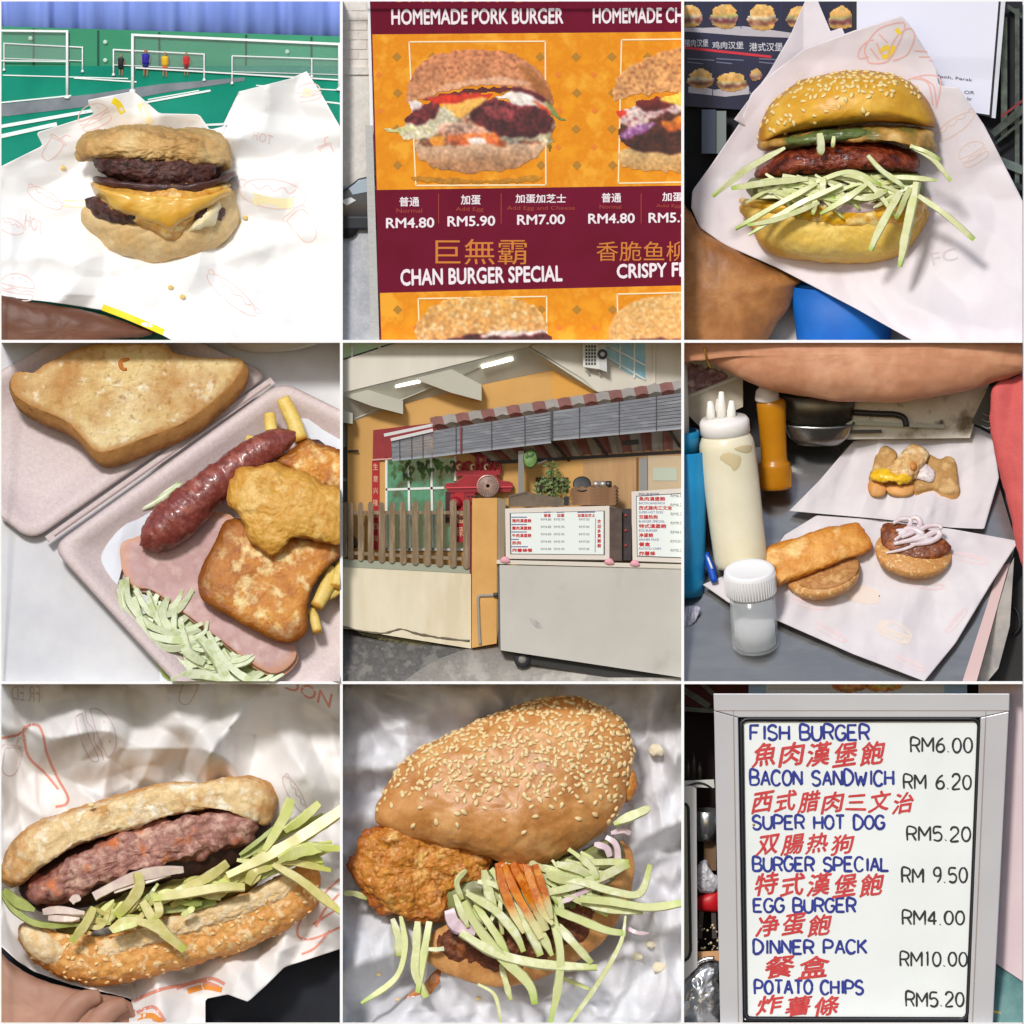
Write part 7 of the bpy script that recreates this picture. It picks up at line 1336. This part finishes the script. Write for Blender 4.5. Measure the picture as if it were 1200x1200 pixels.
rc = thing('red_stool', 'red plastic stool behind the board', 'stool', (85, 840, 280)); inflate('seat', [(48, 760), (80, 742), (130, 732), (130, 800), (90, 806), (50, 796)], 262, 26, 14, M('red_plastic', (206, 28, 36), rough=.4), rc, n=40); bar('leg', (66, 800, 270), (60, 900, 262), 16, M('dark_leg', (50, 30, 32), rough=.5), rc); bar('leg', (108, 800, 270), (112, 900, 262), 16, MATS['dark_leg'], rc)
bg9 = thing('plastic_bag', 'white plastic bag resting above the red stool', 'bag', (80, 735, 250)); inflate('bag', [(48, 720), (50, 650), (80, 626), (96, 660), (126, 690), (126, 728), (80, 740)], 248, 24, 14, M('bag_white', (214, 212, 216), (180, 178, 186), size=30, rough=.3), bg9, layers=[(7, 26, 'ridge')], n=60)
bxx = thing('wooden_box', 'brown wooden post behind the plastic bag', 'post', (90, 640, 290)); bar('post', (96, 540, 300), (96, 660, 300), 44, M('dim_wood', (120, 92, 62), rough=.7), bxx)
sp9 = thing('orange_tray', 'orange tray edge on the stall below the red stool', 'tray', (90, 990, 220)); prism('tray', [(52, 946), (130, 942), (130, 990), (60, 1000)], 214, 230, M('orange_tan', (214, 160, 110), rough=.5), sp9)
mp9 = thing('metal_basin', 'crinkled metal basin in the lower corner beside the board', 'basin', (70, 1190, 140)); inflate('basin', [(-20, 1070), (60, 990), (110, 975), (132, 1010), (132, 1160), (100, 1210), (-20, 1215)], 190, 50, 20, M('foil_steel', (176, 176, 176), (150, 150, 152), size=60, rough=.25, metal=.8), mp9, layers=[(10, 70, 'ridge')]); tube('rim', [(-10, 1064, 170), (56, 984, 160), (112, 968, 156)], 8, M('rim_steel', (200, 200, 200), rough=.2, metal=.8), mp9, n=8, m=20)
for k in range(40):
    x, y = rnd.uniform(52, 128), rnd.uniform(850, 940); s = rnd.uniform(3, 7)
    if k < 26: lathe('scrap', [(0.1, 0), (s, 0), (s * .6, s), (0.1, s)], (x, y, 260 + rnd.uniform(-4, 4)), M('pale_scrap', (214, 196, 160), rough=.7), mp9, pitch=50, n=6)
yf = thing('yellow_kerb', 'yellow painted block on the teal floor in the lower corner', 'block', (1130, 1190, 150)); prism('block', [(1090, 1150), (1120, 1160), (1150, 1210), (1090, 1210)], 110, 150, M('dull_yellow', (206, 170, 80), rough=.6), yf)
# the board
mb9 = thing('menu_board', 'large aluminium framed menu board lettered in blue, red and black marker', 'menu board', (620, 1195, 80))
prism('frame_top', [(108, 38), (1150, 38), (1148, 100), (1046, 122), (196, 122), (110, 98)], 40, 130, m_al9, mb9, bevel=3); prism('frame_side', [(110, 99), (195, 123), (212, 1184), (212, 1215), (132, 1215)], 42, 128, m_al9, mb9, bevel=3); prism('frame_side', [(1047, 123), (1147, 101), (1090, 1215), (1004, 1215), (1004, 1184)], 42, 128, m_al9, mb9, bevel=3)
m_li = M('frame_line', (150, 140, 138), rough=.4, metal=.5)
for a, b in (((178, 98), (196, 1195)), ((1066, 100), (1018, 1195)), ((112, 98), (1146, 98))): bar('frame_groove', (a[0], a[1], 40), (b[0], b[1], 40), 3, m_li, mb9, depth=3)
prism('panel', [(205, 128), (1044, 128), (1000, 1186), (218, 1186)], 56, 66, M('white_acrylic', (236, 240, 238), (228, 232, 230), size=420, rough=.22), mb9)
m_se = M('black_rubber_seal', (20, 20, 26), rough=.4)
tube('seal', [(206, 140, 50), (222, 128, 50), (1030, 128, 50), (1044, 142, 50), (1003, 1170, 50), (990, 1184, 50), (232, 1182, 50), (220, 1168, 50)], 9, m_se, mb9, n=8, m=220, curve=False, closed=True)
G = {'A': [[(0, 0), (.5, 1), (1, 0)], [(.2, .36), (.8, .36)]], 'B': [[(0, 0), (0, 1), (.6, 1), (.85, .88), (.85, .66), (.6, .53), (0, .53)], [(.6, .53), (.95, .4), (.95, .14), (.65, 0), (0, 0)]], 'C': [[(.95, .82), (.7, 1), (.3, 1), (0, .7), (0, .3), (.3, 0), (.7, 0), (.95, .18)]],
     'D': [[(0, 0), (0, 1), (.5, 1), (.95, .7), (.95, .3), (.5, 0), (0, 0)]], 'E': [[(.9, 1), (0, 1), (0, 0), (.95, 0)], [(0, .52), (.75, .52)]], 'F': [[(.9, 1), (0, 1), (0, 0)], [(0, .52), (.75, .52)]], 'G': [[(.95, .82), (.7, 1), (.3, 1), (0, .7), (0, .3), (.3, 0), (.7, 0), (.95, .2), (.95, .45), (.55, .45)]],
     'H': [[(0, 0), (0, 1)], [(.95, 0), (.95, 1)], [(0, .5), (.95, .5)]], 'I': [[(.5, 0), (.5, 1)]], 'K': [[(0, 0), (0, 1)], [(.9, 1), (0, .42)], [(.25, .58), (.95, 0)]], 'L': [[(0, 1), (0, 0), (.9, 0)]], 'M': [[(0, 0), (0, 1), (.5, .35), (1, 1), (1, 0)]], 'N': [[(0, 0), (0, 1), (.95, 0), (.95, 1)]],
     'O': [_arc(.5, .5, .5, .5, 0, 360, 17)], 'P': [[(0, 0), (0, 1), (.65, 1), (.92, .85), (.92, .62), (.65, .46), (0, .46)]], 'R': [[(0, 0), (0, 1), (.65, 1), (.92, .85), (.92, .64), (.65, .5), (0, .5)], [(.5, .5), (.95, 0)]], 'S': [[(.9, .84), (.65, 1), (.3, 1), (.05, .82), (.1, .62), (.5, .52), (.88, .38), (.92, .16), (.65, 0), (.3, 0), (.02, .16)]],
     'T': [[(0, 1), (1, 1)], [(.5, 1), (.5, 0)]], 'U': [[(0, 1), (0, .3), (.25, 0), (.7, 0), (.95, .3), (.95, 1)]], 'W': [[(0, 1), (.25, 0), (.5, .7), (.75, 0), (1, 1)]], '.': [[(.2, 0), (.3, .05)]],
     '0': [_arc(.5, .5, .46, .5, 90, 450, 17)], '1': [[(.3, .85), (.5, 1), (.5, 0)]], '2': [[(.05, .78), (.25, 1), (.7, 1), (.9, .78), (.8, .55), (.05, 0), (.95, 0)]], '4': [[(.7, 0), (.7, 1), (0, .3), (1, .3)]], '5': [[(.9, 1), (.15, 1), (.08, .56), (.55, .62), (.92, .42), (.85, .12), (.5, 0), (.05, .1)]],
     '6': [[(.8, 1), (.3, .75), (.05, .35), (.2, .05), (.6, 0), (.92, .2), (.8, .5), (.4, .55), (.1, .35)]], '9': [[(.9, .65), (.65, .45), (.2, .5), (.08, .78), (.35, 1), (.75, .98), (.9, .7), (.85, .3), (.5, 0)]]}
ROUND = set('COGSDU02569BPR')
def marker(s, x0, y0, x1, y1, w, mat, parent, slant=0.0, seed=0):
    """hand lettering: one marker stroke mesh per word"""
    r = random.Random(seed); adv = {' ': .75, '.': .5, 'I': .5, '1': .8, 'M': 1.3, 'W': 1.35}
    tot = sum(adv.get(c, 1.05) for c in s) - .12; sc = (x1 - x0) / tot; x = x0; h = y1 - y0
    words_ = []; cur = []
    for c in s:
        if c == ' ':
            words_.append(cur); cur = []
        else:
            gw = adv.get(c, 1.05) * sc * .80; jy = r.uniform(-.03, .03) * h; jh = h * r.uniform(.96, 1.04)
            for st in G[c]:
                P = [(x + (a * gw if c not in 'I1' else a * gw) + slant * b * h, y1 + jy - b * jh) for a, b in st]
                cur.append((P, c in ROUND))
        x += adv.get(c, 1.05) * sc
    words_.append(cur)
    for st_ in words_:
        V, F = [], []
        for P, rd in st_:
            L = np.array(P); m = max(6, int(np.linalg.norm(np.diff(L, axis=0), axis=1).sum() / 4))
            L = catmull(L, m, False) if rd and len(P) > 3 else linpath(L, m, False)
            for i in range(m):
                t = L[min(i + 1, m - 1)] - L[max(i - 1, 0)]; t = t / (np.linalg.norm(t) + 1e-9); ww = w * (1 if 0 < i < m - 1 else .7) * (1 + .34 * noise.noise(Vector((L[i][0] / 26, L[i][1] / 26, 0))))
                z = 54 - .02 * len(V) / 100.0
                for sgn in (-1, 1): V.append((L[i][0] - t[1] * ww / 2 * sgn, L[i][1] + t[0] * ww / 2 * sgn, z))
                if i: k = len(V); F.append((k - 4, k - 3, k - 1, k - 2))
        make('lettering', V, F, mat, parent, recalc=False, smooth=False)
m_bm = M('blue_marker', (22, 36, 128), (34, 52, 146), size=60, rough=.5); m_rm = M('red_marker', (196, 42, 48), (208, 66, 66), size=30, rough=.5); m_km = M('black_marker', (34, 34, 40), rough=.5)
for i, (s, a, b, c_, d_) in enumerate((('FISH BURGER', 238, 150, 660, 200), ('BACON SANDWICH', 238, 310, 745, 360), ('SUPER HOT DOG', 246, 468, 712, 514), ('BURGER SPECIAL', 248, 615, 730, 662), ('EGG BURGER', 250, 760, 612, 806), ('DINNER PACK', 250, 906, 652, 952), ('POTATO CHIPS', 254, 1048, 638, 1094))): marker(s, a, b, c_, d_, 9, m_bm, mb9, seed=i)
for i, (s, a, b, c_, d_) in enumerate((('RM6.00', 803, 194, 1022, 244), ('RM 6.20', 778, 324, 1018, 374), ('RM5.20', 790, 508, 1016, 556), ('RM 9.50', 772, 652, 1004, 702), ('RM4.00', 774, 802, 994, 850), ('RM10.00', 766, 948, 1004, 996), ('RM5.20', 786, 1090, 992, 1138))): marker(s, a, b, c_, d_, 7, m_km, mb9, seed=30 + i)
for i, (s, a, b, c_, d_) in enumerate((('魚肉漢堡飽', 244, 206, 716, 292), ('西式腊肉三文治', 240, 380, 818, 456), ('双腸热狗', 258, 532, 606, 604), ('特式漢堡飽', 250, 668, 712, 750), ('净蛋飽', 256, 812, 528, 890), ('餐盒', 284, 956, 524, 1036), ('炸薯條', 258, 1098, 558, 1168))):
    n_ = len(s); w_ = (c_ - a) / n_
    for k, ch in enumerate(s):
        x = a + k * w_; dy = rnd.uniform(-5, 5)
        q = [(x + 12, b + dy + 6), (x + w_ * .92 + 8, b + dy - 6), (x + w_ * .92 - 6, d_ + dy - 6), (x - 4, d_ + dy + 6)]
        if ch == '三': q = [(x + 8, b + 16), (x + w_ * .92, b + 10), (x + w_ * .9, d_ - 6), (x, d_ - 8)]
        text(ch, q, 54, m_rm, mb9, bold=.022)
lathe('small_stain', [(0.1, 0), (5, 0), (0.1, 1)], (250, 500, 55), M('ochre_stain', (190, 160, 80), rough=.6), mb9, pitch=90, n=10)
